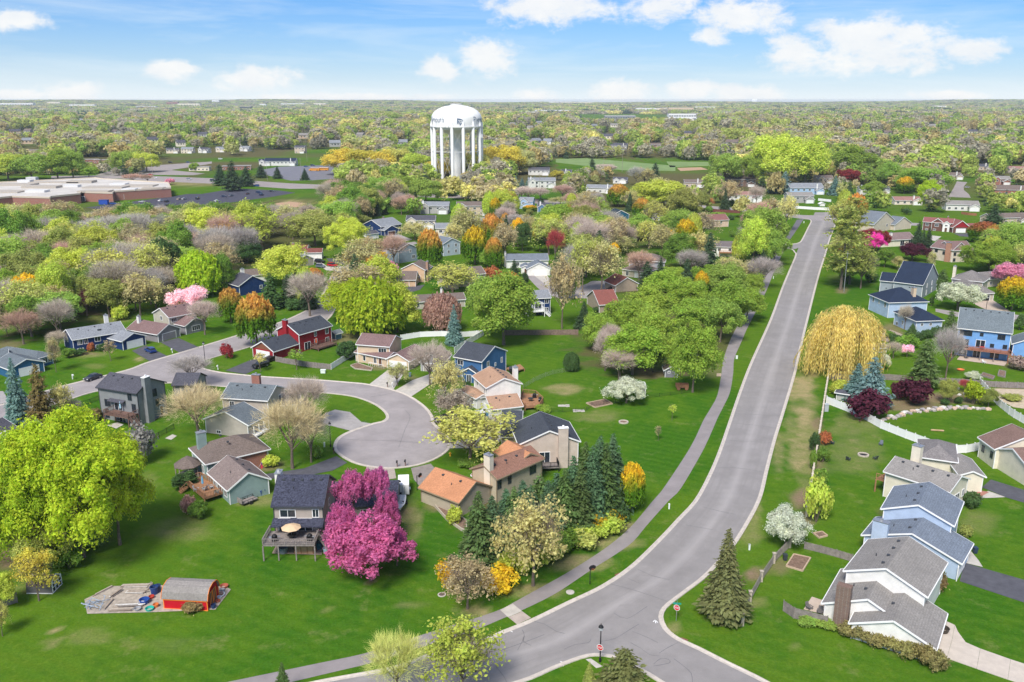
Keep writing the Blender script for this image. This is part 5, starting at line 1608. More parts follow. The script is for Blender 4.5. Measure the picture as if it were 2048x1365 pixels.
def limbs(seed, W, H, z0, tr, n=7, up=0.6, sub=4, twig=0, fork=0.3, mat=None, name='trunk'):
 """tapered trunk with forking limbs; returns mesh and branch tips"""
 r = np.random.default_rng(seed)
 b = MB()
 tips = []
 hf = z0 + (H - z0) * fork
 lean = Vector((r.normal() * .02 * H, r.normal() * .02 * H, 0))
 top = Vector((0, 0, hf)) + lean
 b.tube((0, 0, -.4), (0, 0, .25 * hf), tr * 1.35, tr, 8, False)
 b.tube((0, 0, .25 * hf), top, tr, tr * .72, 8, False)
 for i in range(n):
  a = 2 * math.pi * (i + r.uniform(-.3, .3)) / n
  el_ = r.uniform(.35, 1.2) if i < n - 1 else 1.45
  p0 = Vector((0, 0, 0)).lerp(top, r.uniform(.62, 1.0))
  reach = (W / 2) * math.cos(el_) * r.uniform(.75, .98) + .05 * W
  e1 = Vector((math.cos(a) * reach * .5, math.sin(a) * reach * .5, p0.z + (H - p0.z) * r.uniform(.28, .42) * (0.6 + math.sin(el_) * .5)))
  e2 = Vector((math.cos(a) * reach, math.sin(a) * reach, p0.z + (H - p0.z) * (0.32 + .58 * math.sin(el_)) * r.uniform(.85, 1.0)))
  b.tube(p0, e1, tr * .52, tr * .32, 6, False)
  b.tube(e1, e2, tr * .32, tr * .10, 5, False)
  tips.append((e1, e2))
  for k in range(sub):
   f = r.uniform(.15, .95)
   s0 = e1.lerp(e2, f)
   dv = Vector((r.normal(), r.normal(), abs(r.normal()) * .6 + .25)).normalized() + (e2 - e1).normalized() * .7
   s1 = s0 + dv.normalized() * W * r.uniform(.12, .24)
   b.tube(s0, s1, tr * .16, tr * .05, 4, False)
   tips.append((s0, s1))
 return b.mesh(name, mat or M_BARK), tips
def twigs(seed, tips, W, H, z0, n, length, width, mat, name='crown', updir=0.5, hull=0.75, droop=0.0):
 """fine twigs, thin tapering blades, thick towards the outside of the crown"""
 r = np.random.default_rng(seed + 77)
 nt = int(n * (1 - hull))
 A = np.array([t_[0][:] for t_ in tips])
 B = np.array([t_[1][:] for t_ in tips])
 i = r.integers(0, len(A), nt)
 f = r.uniform(.25, 1.05, (nt, 1))
 base = A[i] * (1 - f) + B[i] * f
 d = unit((B - A)[i]) * .8 + r.normal(size=(nt, 3)) * .7
 nh = n - nt
 dd = unit(r.normal(size=(nh, 3)))
 dd[:, 2] = np.where(dd[:, 2] < -.35, -dd[:, 2], dd[:, 2])
 hz = (H - z0) / 2
 lob = 1 + .2 * np.sin(dd[:, 0] * 5 + seed) * np.cos(dd[:, 1] * 4 + seed)
 pb = dd * np.array([W / 2, W / 2, hz]) * (r.uniform(.45, .9, (nh, 1)) * lob[:, None]) + np.array([0, 0, z0 + hz])
 base = np.concatenate([base, pb])
 d = np.concatenate([d, dd * .9 + r.normal(size=(nh, 3)) * .45])
 d[:, 2] += updir - droop
 d = unit(d)
 L = length * r.uniform(.5, 1.4, (n, 1))
 side = unit(np.cross(d, r.normal(size=(n, 3)))) * width * r.uniform(.6, 1.4, (n, 1))
 v = np.stack([base - side, base + side, base + d * L], 1).reshape(-1, 3)
 me = bpy.data.meshes.new(name)
 me.vertices.add(3 * n)
 me.vertices.foreach_set('co', v.ravel())
 me.loops.add(3 * n)
 me.loops.foreach_set('vertex_index', np.arange(3 * n))
 me.polygons.add(n)
 me.polygons.foreach_set('loop_start', np.arange(0, 3 * n, 3))
 me.polygons.foreach_set('loop_total', np.full(n, 3))
 me.materials.append(mat)
 me.update()
 return me
def upright(seed, W, H, z0, n_sh, per, leaf, mat, name='crown'):
 """vase shaped crown of steep shoots, brushy outline"""
 r = np.random.default_rng(seed)
 a = r.uniform(0, 2 * math.pi, n_sh)
 rad = np.sqrt(r.random(n_sh)) * W / 2
 zt = z0 + (H - z0) * (0.35 + .65 * np.sqrt(np.clip(1 - (rad / (W / 2)) ** 2, 0, 1))) * r.uniform(.86, 1.03, n_sh)
 zb = np.maximum(z0 * .9, zt - (H - z0) * r.uniform(.30, .6, n_sh))
 f = r.random((n_sh, per)) ** .8
 wob = .045 * W
 x = (np.cos(a) * rad)[:, None] * (.75 + .25 * f) + r.normal(size=f.shape) * wob * (1.05 - f)
 y = (np.sin(a) * rad)[:, None] * (.75 + .25 * f) + r.normal(size=f.shape) * wob * (1.05 - f)
 z = zb[:, None] + (zt - zb)[:, None] * f
 Pn = np.stack([x, y, z], -1).reshape(-1, 3)
 out = np.stack([np.cos(a), np.sin(a), np.full(n_sh, .35)], -1)[:, None, :] + .6 * r.normal(size=(n_sh, per, 3))
 al = np.array([0, 0, 1.0]) + .35 * r.normal(size=(n_sh * per, 3))
 return quad_mesh(name, Pn, out.reshape(-1, 3), leaf * r.uniform(.6, 1.3, n_sh * per), mat, 2.2, al)
def conifer(seed, W, H, z0, tiers, nb, mat, dens=1.0, droop=.25, ragged=.18, power=.85, name='crown', fine=1.0):
 r = np.random.default_rng(seed)
 C, N, Sz, Al = [], [], [], []
 for t_ in range(tiers):
  f = (t_ + r.uniform(0, .6)) / tiers
  z = z0 + (H - z0) * f
  R_ = W / 2 * (1 - f) ** power * (1 + .1 * r.normal()) + .03 * W
  nbr = max(4, int(nb * (.35 + .65 * (1 - f)) * dens))
  for b in range(nbr):
   a = 2 * math.pi * (b + r.uniform(-.4, .4)) / nbr + t_ * 1.3
   rr = R_ * (1 - ragged * r.random() * 2) if r.random() < .85 else R_ * r.uniform(.4, .8)
   m = max(3, int(7 * fine * (rr / (W / 2)) + 2.5))
   d = np.array([math.cos(a), math.sin(a), 0])
   for k in range(m):
    s = .22 + .78 * (k + r.random()) / m
    zz = z + rr * (.10 * s - droop * s * s) + .02 * r.normal() * W
    side = np.array([-d[1], d[0], 0]) * r.normal() * rr * .13 * (1.25 - s * .6)
    C.append(d * rr * s + side + np.array([0, 0, zz]))
    N.append(np.array([0, 0, 1]) + d * .55 + r.normal(size=3) * .45)
    Sz.append((.10 * rr + .034 * W) * r.uniform(.7, 1.3) / fine ** .5)
    Al.append(d + np.array([0, 0, -droop]) + r.normal(size=3) * .3)
 return quad_mesh(name, np.array(C), np.array(N), np.array(Sz), mat, 2.1, np.array(Al))
def willow(seed, W, H, mat, n=900, name='crown'):
 r = np.random.default_rng(seed)
 C, N, Sz, Al = [], [], [], []
 grp = [(r.uniform(0, 2 * math.pi), math.sqrt(r.random()) * W / 2 * .92) for _ in range(60)]
 for i in range(n):
  ga, gr = grp[i % len(grp)]
  x, y = gr * math.cos(ga) + r.normal() * W * .035, gr * math.sin(ga) + r.normal() * W * .035
  q_ = min(1, math.hypot(x, y) / (W / 2))
  zt = H * (.42 + .58 * math.sqrt(max(0, 1 - q_ ** 2.2))) * r.uniform(.93, 1.02)
  L = (zt - r.uniform(.1, 1.6)) * (1 if r.random() < .75 else .5)
  ox, oy = x * .16, y * .16
  m = 12
  for k in range(m):
   f = k / (m - 1)
   z = zt - L * f
   if z < .5:
    break
   s = 1 - (1 - f) ** 2
   C.append((x + ox * s + r.normal() * .05, y + oy * s + r.normal() * .05, z))
   N.append((x + r.normal() * W * .25, y + r.normal() * W * .25, H * .1 * (1 - f) * 4))
   Sz.append(.10 * W / 12)
   Al.append((ox * .1, oy * .1, -1))
 return quad_mesh(name, np.array(C), np.array(N), np.array(Sz) * r.uniform(.7, 1.4, len(C)), mat, 6.5, np.array(Al))
# templates: (crown mesh, trunk mesh, nominal width, nominal height)
TPL = {}
def tpl(kind, maker, n):
 TPL[kind] = [maker(i) for i in range(n)]
def mk_L(i):
 W, H = 10, 11.5
 t_, _ = limbs(100 + i, W * .75, H * .9, 2.2, .24, 7)
 return lobed(78, 260, W, H, 1.3, 1.5, .30, M_FOL, 20 + i), t_, W, H
def mk_G(i):           # large broad trees seen close: finer leaf
 W, H = 18, 18
 t_, _ = limbs(140 + i, W * .8, H * .92, 3.5, .42, 9, sub=6)
 return lobed(200, 360, W, H, 1.4, 1.7, .27, M_FOL, 40 + i, aspect=1.7, fill=.2), t_, W, H
def mk_U(i):
 W, H = 8, 11
 t_, _ = limbs(180 + i, W * .7, H * .85, 1.8, .2, 8)
 return upright(60 + i, W, H, 1.6, 330, 26, .34, M_BUD), t_, W, H
def mk_V(i):           # brushy, one colour
 W, H = 11, 11
 t_, _ = limbs(220 + i, W * .75, H * .9, 2.0, .26, 9)
 return upright(80 + i, W, H, 1.3, 460, 26, .36, M_FOL), t_, W, H
def mk_B(i):
 W, H = 11, 11
 t_, tips = limbs(260 + i, W * .85, H * .92, 2.2, .24, 11, sub=9)
 return twigs(300 + i, tips, W, H, 2.4, 9500, 1.25, .017, M_TWIG, updir=.45, hull=.5), t_, W, H
def mk_Y(i):           # sparse young leaf over bare twigs
 W, H = 11, 12
 t_, tips = limbs(340 + i, W * .85, H * .92, 2.4, .24, 11, sub=9)
 return lobed(95, 42, W, H, 2.2, 1.5, .34, M_FOL, 360 + i, fill=.28, aspect=1.5), t_, W, H, twigs(380 + i, tips, W * .95, H * .97, 2.4, 2600, 1.1, .024, M_TWIG)
def mk_F(i):
 W, H = 8, 7.5
 t_, _ = limbs(420 + i, W * .8, H * .9, 1.1, .2, 8, fork=.18)
 return lobed(105, 170, W, H, 1.2, .92, .19, M_FOL, 440 + i, aspect=1.9, fill=.2), t_, W, H
def mk_H(i):           # blossom carried high
 W, H = 8, 10
 t_, _ = limbs(470 + i, W * .7, H * .9, 2.6, .2, 7, fork=.45)
 return lobed(80, 150, W, H, 5.0, .92, .2, M_FOL, 480 + i, aspect=1.9, fill=.2), t_, W, H
def mk_S(i):
 W, H = 6.4, 13
 t_ = MB().tube((0, 0, -.3), (0, 0, H * .97), .22, .03, 7, False).mesh('trunk', M_BARK)
 return conifer(500 + i, W, H, .3, 40, 20, M_FOL, 1.0, fine=1.9), t_, W, H
def mk_P(i):
 W, H = 7.5, 11
 t_ = MB().tube((0, 0, -.3), (0, 0, H * .95), .26, .04, 7, False).mesh('trunk', M_BARK)
 return conifer(540 + i, W, H, .6, 28, 17, M_FOL, 1.1, droop=.02, ragged=.28, power=.6, fine=1.8), t_, W, H
def mk_Q(i):           # ragged tall pine with open whorls
 W, H = 9, 19
 r = np.random.default_rng(580 + i)
 b = MB().tube((0, 0, -.3), (0, 0, H * .97), .33, .05, 8, False)
 ctr, nr = [], []
 for k in range(22):
  z = H * (.24 + .74 * k / 22)
  for j in range(4):
   a = r.uniform(0, 6.28)
   L = W / 2 * (1.05 - .55 * (k / 22) ** 2) * r.uniform(.45, 1.1)
   e = Vector((math.cos(a) * L, math.sin(a) * L, z + L * r.uniform(-.05, .25)))
   b.tube((0, 0, z), e, .07, .02, 4, False)
   for m in range(28):
    f = r.uniform(.35, 1.05)
    ctr.append((e.x * f + r.normal() * .35, e.y * f + r.normal() * .35, z + (e.z - z) * f + r.normal() * .22))
    nr.append((r.normal() * .6, r.normal() * .6, 1))
 return quad_mesh('crown', np.array(ctr), np.array(nr), r.uniform(.25, .55, len(ctr)), M_FOL, 2.0), b.mesh('trunk', M_BARK), W, H
def mk_W(i):
 W, H = 11.6, 11
 t_, _ = limbs(620 + i, W * .6, H * .85, 2.2, .5, 8)
 return willow(640 + i, W, H, M_FOL, 1700), t_, W, H
def mk_K(i):
 W, H = 3, 2.2
 t_ = MB()
 for k in range(6):
  a = k * 1.05
  t_.tube((0, 0, -.1), (math.cos(a) * .7, math.sin(a) * .7, 1.5), .05, .02, 4, False)
 return lobed(26, 80, W, H, .05, .62, .22, M_FOL, 700 + i, aspect=1.5), t_.mesh('stem', M_BARK), W, H
def mk_T(i):
 W, H = 2.2, 5
 t_, tips = limbs(740 + i, W * .9, H * .95, 1.6, .06, 6, sub=3)
 return lobed(22, 26, W, H, 1.5, .5, .2, M_FOL, 760 + i, fill=.3), t_, W, H, twigs(770 + i, tips, W, H, 1.6, 260, .6, .012, M_TWIG)
def mk_C(i):           # clipped column
 W, H = 2.6, 7
 t_ = MB().tube((0, 0, -.1), (0, 0, 6), .12, .03, 5, False).mesh('trunk', M_BARK)
 return lobed(70, 60, W, H, .1, .55, .26, M_FOL, 800 + i, shape=.4), t_, W, H
for k_, f_, n_ in (('L', mk_L, 5), ('G', mk_G, 3), ('U', mk_U, 3), ('V', mk_V, 3), ('B', mk_B, 4), ('Y', mk_Y, 4), ('F', mk_F, 3), ('H', mk_H, 2), ('S', mk_S, 4), ('P', mk_P, 3),
     ('Q', mk_Q, 2), ('W', mk_W, 1), ('K', mk_K, 4), ('T', mk_T, 3), ('C', mk_C, 2)):
 tpl(k_, f_, n_)
COL = dict(
 green=(.18, .275, .05), bright=(.27, .36, .06), lime=(.36, .43, .035), lgreen=(.30, .40, .085), yellowgreen=(.45, .49, .09), olive=(.31, .33, .095), dark=(.085, .15, .05),
 orange=(.50, .29, .075), must=(.52, .44, .09), gold=(.60, .42, .035), rust=(.40, .15, .07), tan=(.42, .35, .20), grey=(.31, .285, .26), greytan=(.34, .295, .24), reddish=(.38, .25, .20), pinktan=(.37, .30, .26),
 pale=(.56, .50, .22), spruce=(.105, .175, .095), blue=(.16, .255, .235), sgreen=(.12, .18, .06), pine=(.075, .12, .06), brownpine=(.19, .15, .06), pinkw=(.72, .52, .56), magenta=(.47, .125, .285),
 hotpink=(.66, .09, .42), pink=(.66, .32, .44), white=(.56, .57, .47), plum=(.105, .03, .05), maroon=(.28, .045, .055), willow=(.55, .43, .16), brown=(.24, .18, .085), hedge=(.27, .24, .10), ygreen=(.46, .46, .14), gtan=(.46, .43, .20), bgold=(.46, .40, .17), drab=(.20, .215, .09))
CWORD = dict(green='green', bright='bright green', lime='lime green', lgreen='light green', yellowgreen='yellow green', olive='olive green', dark='dark green', orange='orange', must='mustard', gold='golden', rust='rust red',
    tan='tan', grey='grey', greytan='grey brown', reddish='reddish brown', pinktan='pinkish brown', pale='pale yellow', spruce='green', blue='blue green', sgreen='green', pine='dark green', brownpine='brown green',
    pinkw='pale pink', magenta='magenta pink', hotpink='hot pink', pink='pink', white='white', plum='dark purple', maroon='maroon', willow='yellow', brown='brown', hedge='brown green', ygreen='yellow green', gtan='grey green', bgold='golden', drab='olive')
KW = dict(L=('leafy_tree', 'leafy tree'), G=('broad_tree', 'broad tree'), U=('maple_tree', 'budding maple'), V=('upright_tree', 'brushy tree'), B=('bare_tree', 'leafless tree'), Y=('budding_tree', 'thin leafed tree'),
   F=('blossom_tree', 'blossom tree'), H=('blossom_tree', 'high crowned blossom tree'), S=('spruce_tree', 'spruce'), P=('conifer_tree', 'dense conifer'), Q=('pine_tree', 'ragged pine'), W=('willow_tree', 'willow'), K=('shrub', 'shrub'), T=('young_tree', 'sapling'),
   C=('column_shrub', 'columnar evergreen'))
# kind colour base_x base_y top_y crown_width, by survey sheet
PLANTS = '''
A:
L green 90 420 20 300
L green 240 400 60 260
B grey 420 330 40 260
L bright 500 330 90 200
B grey 620 330 80 260
L green 590 300 20 220
B grey 860 340 30 440
L lgreen 1010 360 70 220
B grey 1120 400 130 280
Y ygreen 1100 290 40 260
B greytan 760 170 0 240
L green 1430 480 120 280
Y gtan 1480 300 0 300
Y tan 1690 260 -20 280
Y orange 1800 360 120 240
B grey 1960 420 110 280
L yellowgreen 2010 300 -40 300
B grey 1290 260 60 240
L green 120 640 340 320
Y pale 80 430 245 200
L lgreen 220 470 205 220
U orange 340 450 290 160
V yellowgreen 740 520 235 340
L green 430 640 390 230
L bright 60 760 480 190
U gold 250 870 490 320
L yellowgreen 470 870 430 270
B greytan 520 520 330 170
Y gtan 1130 560 235 300
L dark 1330 620 230 260
B greytan 950 780 370 500
L yellowgreen 1200 640 390 170
Y gtan 1250 790 560 260
L dark 700 620 360 200
L green 1060 740 580 160
V lime 1600 690 300 380
L green 1790 660 360 190
B plum 700 850 630 250
B reddish 190 1075 785 330
L green 60 1010 760 130
K yellowgreen 960 880 770 110
F pinkw 1520 840 622 290
U orange 1850 900 612 210
B pinktan 1640 1000 710 270
U orange 2060 1090 650 330
Y tan 450 1300 1040 110
B greytan 470 1130 960 180
T tan 888 1212 1050 90
K rust 730 1135 1070 60
K dark 640 1160 1115 85
K green 550 1185 1110 90
K dark 820 1130 1075 80
K maroon 1815 1190 1088 88
L dark 1900 420 250 260
E:
S blue 160 590 45 260
P brownpine 350 620 100 270
Y pale 505 570 280 190
B greytan 590 545 390 160
B tan 1590 700 270 540
G lime 660 1660 580 880
G lime 180 1690 740 700
G lime 960 1560 760 500
V lime 420 1480 640 500
L olive 330 1790 1420 420
K green 560 1745 1600 200
Y ygreen 30 1560 1180 360
K grey 1120 900 650 240
C dark 1440 1120 1000 130
C dark 1530 1110 975 130
K green 1590 1345 1230 160
K reddish 1510 1300 1180 120
K brown 760 570 480 130
B grey 1540 290 30 380
F:
B tan 740 950 370 560
B greytan 890 900 500 340
B pinktan 860 620 200 380
Y gtan 1580 290 105 180
K yellowgreen 560 940 850 120
K green 930 870 780 110
T bright 775 160 -10 130
T pale 485 175 20 110
J:
F magenta 1010 1000 540 600
F magenta 790 820 450 230
F magenta 1210 890 620 230
H magenta 890 660 175 280
H magenta 1075 640 145 200
F magenta 1150 700 360 180
K green 1180 620 540 140
K yellowgreen 1650 560 455 120
K dark 1650 860 815 100
G:
B pinktan 240 440 80 370
Y gtan 370 620 250 260
Y greytan 420 740 480 320
Y ygreen 560 1065 640 680
B pinktan 690 950 770 190
K green 550 1090 1040 170
K dark 530 470 420 70
V dark 1370 330 170 140
B pinktan 1750 400 130 310
B pinktan 1640 330 0 220
F white 1810 585 400 300
K bright 1140 660 605 110
Y pinktan 800 780 690 140
I:
L olive 130 330 20 260
Y must 310 720 320 300
Y ygreen 20 1000 740 160
L yellowgreen 20 780 520 220
L dark 620 330 100 380
K brown 1530 790 715 190
J2:
T:
S spruce 985 1118 985 92
S sgreen 1028 1108 968 95
S spruce 1062 1095 965 92
S spruce 1095 1092 955 95
S sgreen 1128 1080 930 97
S sgreen 1158 1072 925 92
S spruce 1182 1052 885 92
S sgreen 1208 1040 880 90
K yellowgreen 1085 1118 1075 70
K green 1110 1112 1075 60
K yellowgreen 1205 1062 1030 66
K dark 1230 1040 1005 60
K ygreen 1160 1092 1060 64
K yellowgreen 1180 1080 1050 56
N:
L lgreen 120 1000 240 560
L lgreen 320 1050 580 380
L yellowgreen 30 1060 420 380
Y pale 490 560 100 290
U orange 1420 520 30 340
V yellowgreen 1300 480 60 220
X:
P pine 1290 560 430 110
P pine 1365 592 405 140
P pine 1445 565 440 110
S pine 1625 520 440 66
S pine 1785 528 455 66
P pine 1530 515 430 90
L lgreen 740 482 360 160
L yellowgreen 860 482 366 140
P dark 470 388 312 120
P dark 560 388 330 120
P dark 650 385 335 110
P dark 780 365 320 110
L yellowgreen 50 530 372 220
L lgreen 190 530 372 220
L bright 340 525 356 190
L lgreen 430 520 350 150
B reddish 780 545 482 140
B reddish 862 545 490 90
F pink 992 556 518 56
K bright 1136 474 430 60
L bright 520 520 445 100
Z:
L lgreen 320 560 365 190
L bright 470 560 375 150
L yellowgreen 620 560 270 300
L yellowgreen 780 560 280 260
L bright 1060 520 330 250
P blue 600 600 470 90
P blue 660 600 465 90
S blue 950 610 490 90
L maroon 1030 560 455 130
L bright 1170 620 530 130
U gold 1355 600 495 110
L lime 1495 660 530 125
L lgreen 1440 590 440 270
L lgreen 1260 560 420 130
L must 180 380 300 130
Y:
S blue 1075 566 500 46
S blue 1111 566 506 46
S blue 1147 566 498 46
S blue 1183 566 512 46
S blue 1219 566 504 46
S blue 1255 566 500 46
S blue 1291 566 508 46
S blue 1327 566 502 46
S blue 1363 566 506 46
B pinktan 1180 640 560 130
B pinktan 1290 645 565 120
B reddish 1420 640 548 150
Y pale 1570 680 590 140
B pinktan 1670 500 425 150
P pine 1590 510 395 80
B grey 1850 560 440 120
P pine 1960 540 420 90
Y gtan 1900 560 460 130
L must 1390 530 470 80
B pinktan 1500 540 485 100
L must 130 500 350 230
L must 240 500 345 230
L must 350 500 350 220
L ygreen 440 490 335 200
L yellowgreen 560 510 365 190
L olive 640 500 400 150
L must 690 520 410 140
L ygreen 920 520 370 190
L must 985 500 340 170
L must 1080 500 330 200
L gtan 1170 490 345 190
L olive 1040 490 350 160
L yellowgreen 400 620 520 220
L bright 480 600 495 170
L lgreen 620 660 520 180
B reddish 515 720 605 140
P pine 885 620 540 100
P pine 770 620 565 80
P pine 1010 660 575 90
L lgreen 1000 640 510 130
T:
S sgreen 958 1128 976 110
S spruce 1012 1100 972 95
S spruce 1045 1085 955 100
P sgreen 1080 1080 945 110
S spruce 1112 1070 940 102
S spruce 1145 1060 905 105
S sgreen 1168 1042 878 102
S spruce 1196 1035 866 105
S spruce 1222 1015 862 100
S spruce 1235 1012 905 75
U gold 1262 1022 922 58
Y bgold 1066 1172 1000 138
Y tan 935 1218 1122 108
K gold 905 1178 1128 60
K gold 1000 1178 1140 66
K yellowgreen 1030 1150 1105 60
K gold 1185 1062 1030 62
K yellowgreen 1150 1082 1045 60
K gold 1215 1045 1015 50
K green 1125 1100 1062 60
K green 990 1100 1060 56
S sgreen 568 1395 1322 44
Y yellowgreen 926 1400 1246 150
B ygreen 796 1400 1268 140
P drab 1246 1392 1290 124
S olive 1178 1372 1322 34
P drab 1449 1238 1120 112
S drab 1447 1226 1050 104
F white 1570 1092 1020 78
K yellowgreen 1632 1045 968 46
K green 1636 1000 960 24
K green 1645 925 898 22
K green 1640 965 940 24
K rust 1650 890 866 22
K dark 1628 905 870 18
K green 1625 940 905 16
L:
K hedge 765 1040 955 145
K hedge 870 1075 985 145
K hedge 985 1110 1015 145
K hedge 1090 1150 1055 145
K hedge 1190 1190 1085 145
K hedge 1290 1230 1110 145
K hedge 1375 1265 1150 145
K brown 1395 720 600 120
K olive 1390 640 560 90
K olive 1600 330 260 90
K dark 1640 130 30 120
K dark 1540 50 -20 100
K lgreen 600 980 930 130
K lgreen 480 950 900 140
H:
W willow 590 350 -215 640
P blue 820 620 200 330
S blue 700 560 250 260
P sgreen 1235 460 50 300
K plum 800 705 500 300
K plum 1180 590 415 260
K plum 1050 560 430 150
L olive 1430 590 395 140
K lime 1640 595 425 150
L olive 1760 615 470 130
B maroon 1570 500 395 120
B grey 1420 390 -40 270
F white 1640 400 335 110
K dark 1520 590 540 70
K dark 1410 600 555 60
K yellowgreen 560 520 410 140
K olive 1950 560 520 160
K dark 1560 1330 1290 110
K dark 1490 1340 1300 70
D:
Q olive 580 640 -60 330
Q olive 650 520 -130 300
Y olive 740 630 300 250
L green 930 460 310 150
Y gtan 1040 480 375 120
F hotpink 850 345 185 160
L maroon 800 330 150 200
F maroon 880 330 170 150
F plum 1155 410 268 220
P pine 1190 310 85 120
S pine 1275 325 130 110
S pine 1235 300 150 80
G bright 1770 510 255 400
L lgreen 1900 400 120 360
L lgreen 2020 330 150 220
U rust 1720 260 80 270
S pine 1735 310 160 140
P pine 1800 130 -60 180
F pink 1960 640 430 280
U gold 1950 800 520 280
F white 1515 800 585 320
C sgreen 1375 725 500 100
C dark 1305 770 700 44
P sgreen 1450 990 790 150
S sgreen 1150 1000 900 110
K dark 1205 1040 985 80
K dark 1270 1030 965 90
K dark 1345 1010 940 90
K green 970 1030 970 70
K dark 1010 1070 1000 90
K green 1110 1100 1010 150
B pinktan 1000 1190 1050 150
F pinkw 1110 1180 1080 90
B greytan 1090 960 750 130
C sgreen 2010 960 840 90
Y gtan 1300 500 340 70
F white 930 1280 1160 80
K pinktan 2000 1280 1180 150
C:
L bright 190 1320 780 480
L lgreen 60 1240 780 340
K rust 105 815 705 150
V orange 240 880 725 190
P pine 275 770 630 110
C pine 360 850 750 70
Y gtan 970 910 505 330
Y ygreen 820 900 480 230
Y tan 655 1190 625 270
S pine 830 1190 960 180
K dark 930 1060 1020 60
B maroon 600 680 385 165
Y tan 200 620 355 210
L dark 340 570 350 140
U orange 100 590 260 180
U orange 1105 215 22 200
U orange 1292 320 135 165
U orange 230 230 75 160
L bright 610 460 195 300
L lgreen 920 480 265 320
U gold 1640 570 300 200
P pine 1330 880 640 190
Y gtan 1450 620 365 220
B pinktan 1180 560 365 170
Y gtan 1100 600 440 260
L lgreen 1260 480 285 240
Y gtan 860 480 415 260
L yellowgreen 1430 230 -10 400
Y ygreen 1580 260 100 170
L lgreen 1620 430 240 280
B grey 1690 770 545 290
B pinktan 1650 160 90 110
B rust 1810 240 130 130
L lgreen 1900 340 260 120
B pinktan 380 170 40 300
P pine 490 200 130 80
Y gtan 640 200 130 180
Y tan 880 240 90 180
B grey 210 280 130 240
U gold 400 250 195 130
B grey 300 420 260 300
Y gtan 190 260 210 170
L bright 1480 1000 740 340
L bright 1560 820 690 260
L bright 1340 1180 860 330
L bright 1650 1050 800 300
L bright 1820 900 690 320
L lgreen 1980 950 680 320
L bright 2000 1180 830 340
L bright 1150 1300 960 320
L bright 1370 1380 1040 360
L bright 1720 1260 950 380
L bright 950 1360 1080 240
Y gtan 1990 830 620 220
L lgreen 1270 1220 970 300
L bright 2130 1130 880 260
L bright 2160 950 760 200
Y gtan 2080 860 640 300
M:
L bright 260 440 60 440
L bright 740 580 60 340
L bright 560 420 130 240
L lgreen 960 180 -160 300
L dark 420 420 160 200
B pinktan 160 475 210 310
B pinktan 80 300 20 200
T yellowgreen 575 805 668 60
T tan 465 968 850 50
B:
V lime 1060 1000 510 560
L lime 860 900 560 320
L yellowgreen 1260 980 620 320
G yellowgreen 870 385 75 330
U orange 1520 490 135 220
U gold 1880 440 115 220
L lgreen 1975 460 320 110
U orange 2000 330 20 170
Y gold 1010 500 300 370
F pink 1150 640 410 220
B grey 950 560 420 230
P dark 255 790 490 230
U orange 590 610 455 180
B greytan 560 850 480 370
Y ygreen 1700 660 420 400
V reddish 1620 970 640 330
S blue 1715 1080 745 170
S pine 790 640 505 80
Y gtan 1400 240 90 240
Y pale 1710 330 110 170
L olive 600 290 15 380
Y yellowgreen 180 330 -10 380
L olive 900 180 10 260
K maroon 1790 130 30 150
L green 1090 310 240 80
B greytan 130 330 110 260
L dark 60 420 250 220
K dark 850 1200 1060 160
F white 1870 640 530 160
'''
import re
TREES = []
cc = 'T'
for ln in PLANTS.strip().splitlines():
 a = ln.split()
 if len(a) == 1:
  cc = a[0][:-1]
  continue
 kd, cl = a[0], a[1]
 bx, by, ty, wp = map(float, a[2:])
 s_ = CROPS[cc][2] if cc in CROPS else 1
 fx_, fy_ = q(cc, bx, by)
 tyf = q(cc, bx, ty)[1]
 TREES.append((kd, cl, fx_, fy_, tyf, wp / s_))
def solve_h(p, ty):
 lo, hi = 0.3, 45.0
 for _ in range(30):
  mid = (lo + hi) / 2
  if proj((p.x, p.y, mid))[1] > ty:
   lo = mid
  else:
   hi = mid
 return lo
PLANTED = []
def plant(kd, cl, px, py, ty, wpx):
 """stand one tree or shrub on the ground with the height and spread it has"""
 p = P(px, py)
 c_, s_ = math.cos(PITCH), math.sin(PITCH)
 zc = p.y * c_ + CAM_H * s_
 W = wpx * zc / FPX
 # the crown's far side carries the top: aim the height at the middle of the crown
 H = solve_h(p, ty + 0.06 * wpx)
 put(kd, cl, p, W, H)
def put(kd, cl, p, W, H, name=None):
 T_ = TPL[kd]
 k = random.randrange(len(T_))
 tp = T_[k]
 sw, sh = W / tp[2], H / tp[3]
 rz = random.uniform(0, 6.28)
 nm = KW[kd][0]
 root = obj(nm, None, None, (p.x, p.y, float(hgt(p.x, p.y))), rz)
 kj = 1.17 * random.uniform(.88, 1.12)
 cj = [v * kj * random.uniform(.96, 1.04) for v in COL[cl]]
 crown = obj('foliage' if kd in 'KC' else 'crown', tp[0], root, (0, 0, 0), 0, (sw, sw, sh), cj)
 obj('stem' if kd == 'K' else 'trunk', tp[1], root, (0, 0, 0), 0, (sw, sw, sh))
 if len(tp) > 4:
  obj('twigs', tp[4], root, (0, 0, 0), 0, (sw, sw, sh), (.20, .165, .135))
 PLANTED.append([root, kd, cl, p.x, p.y, W, H])
 return root
for a in TREES:
 plant(*a)
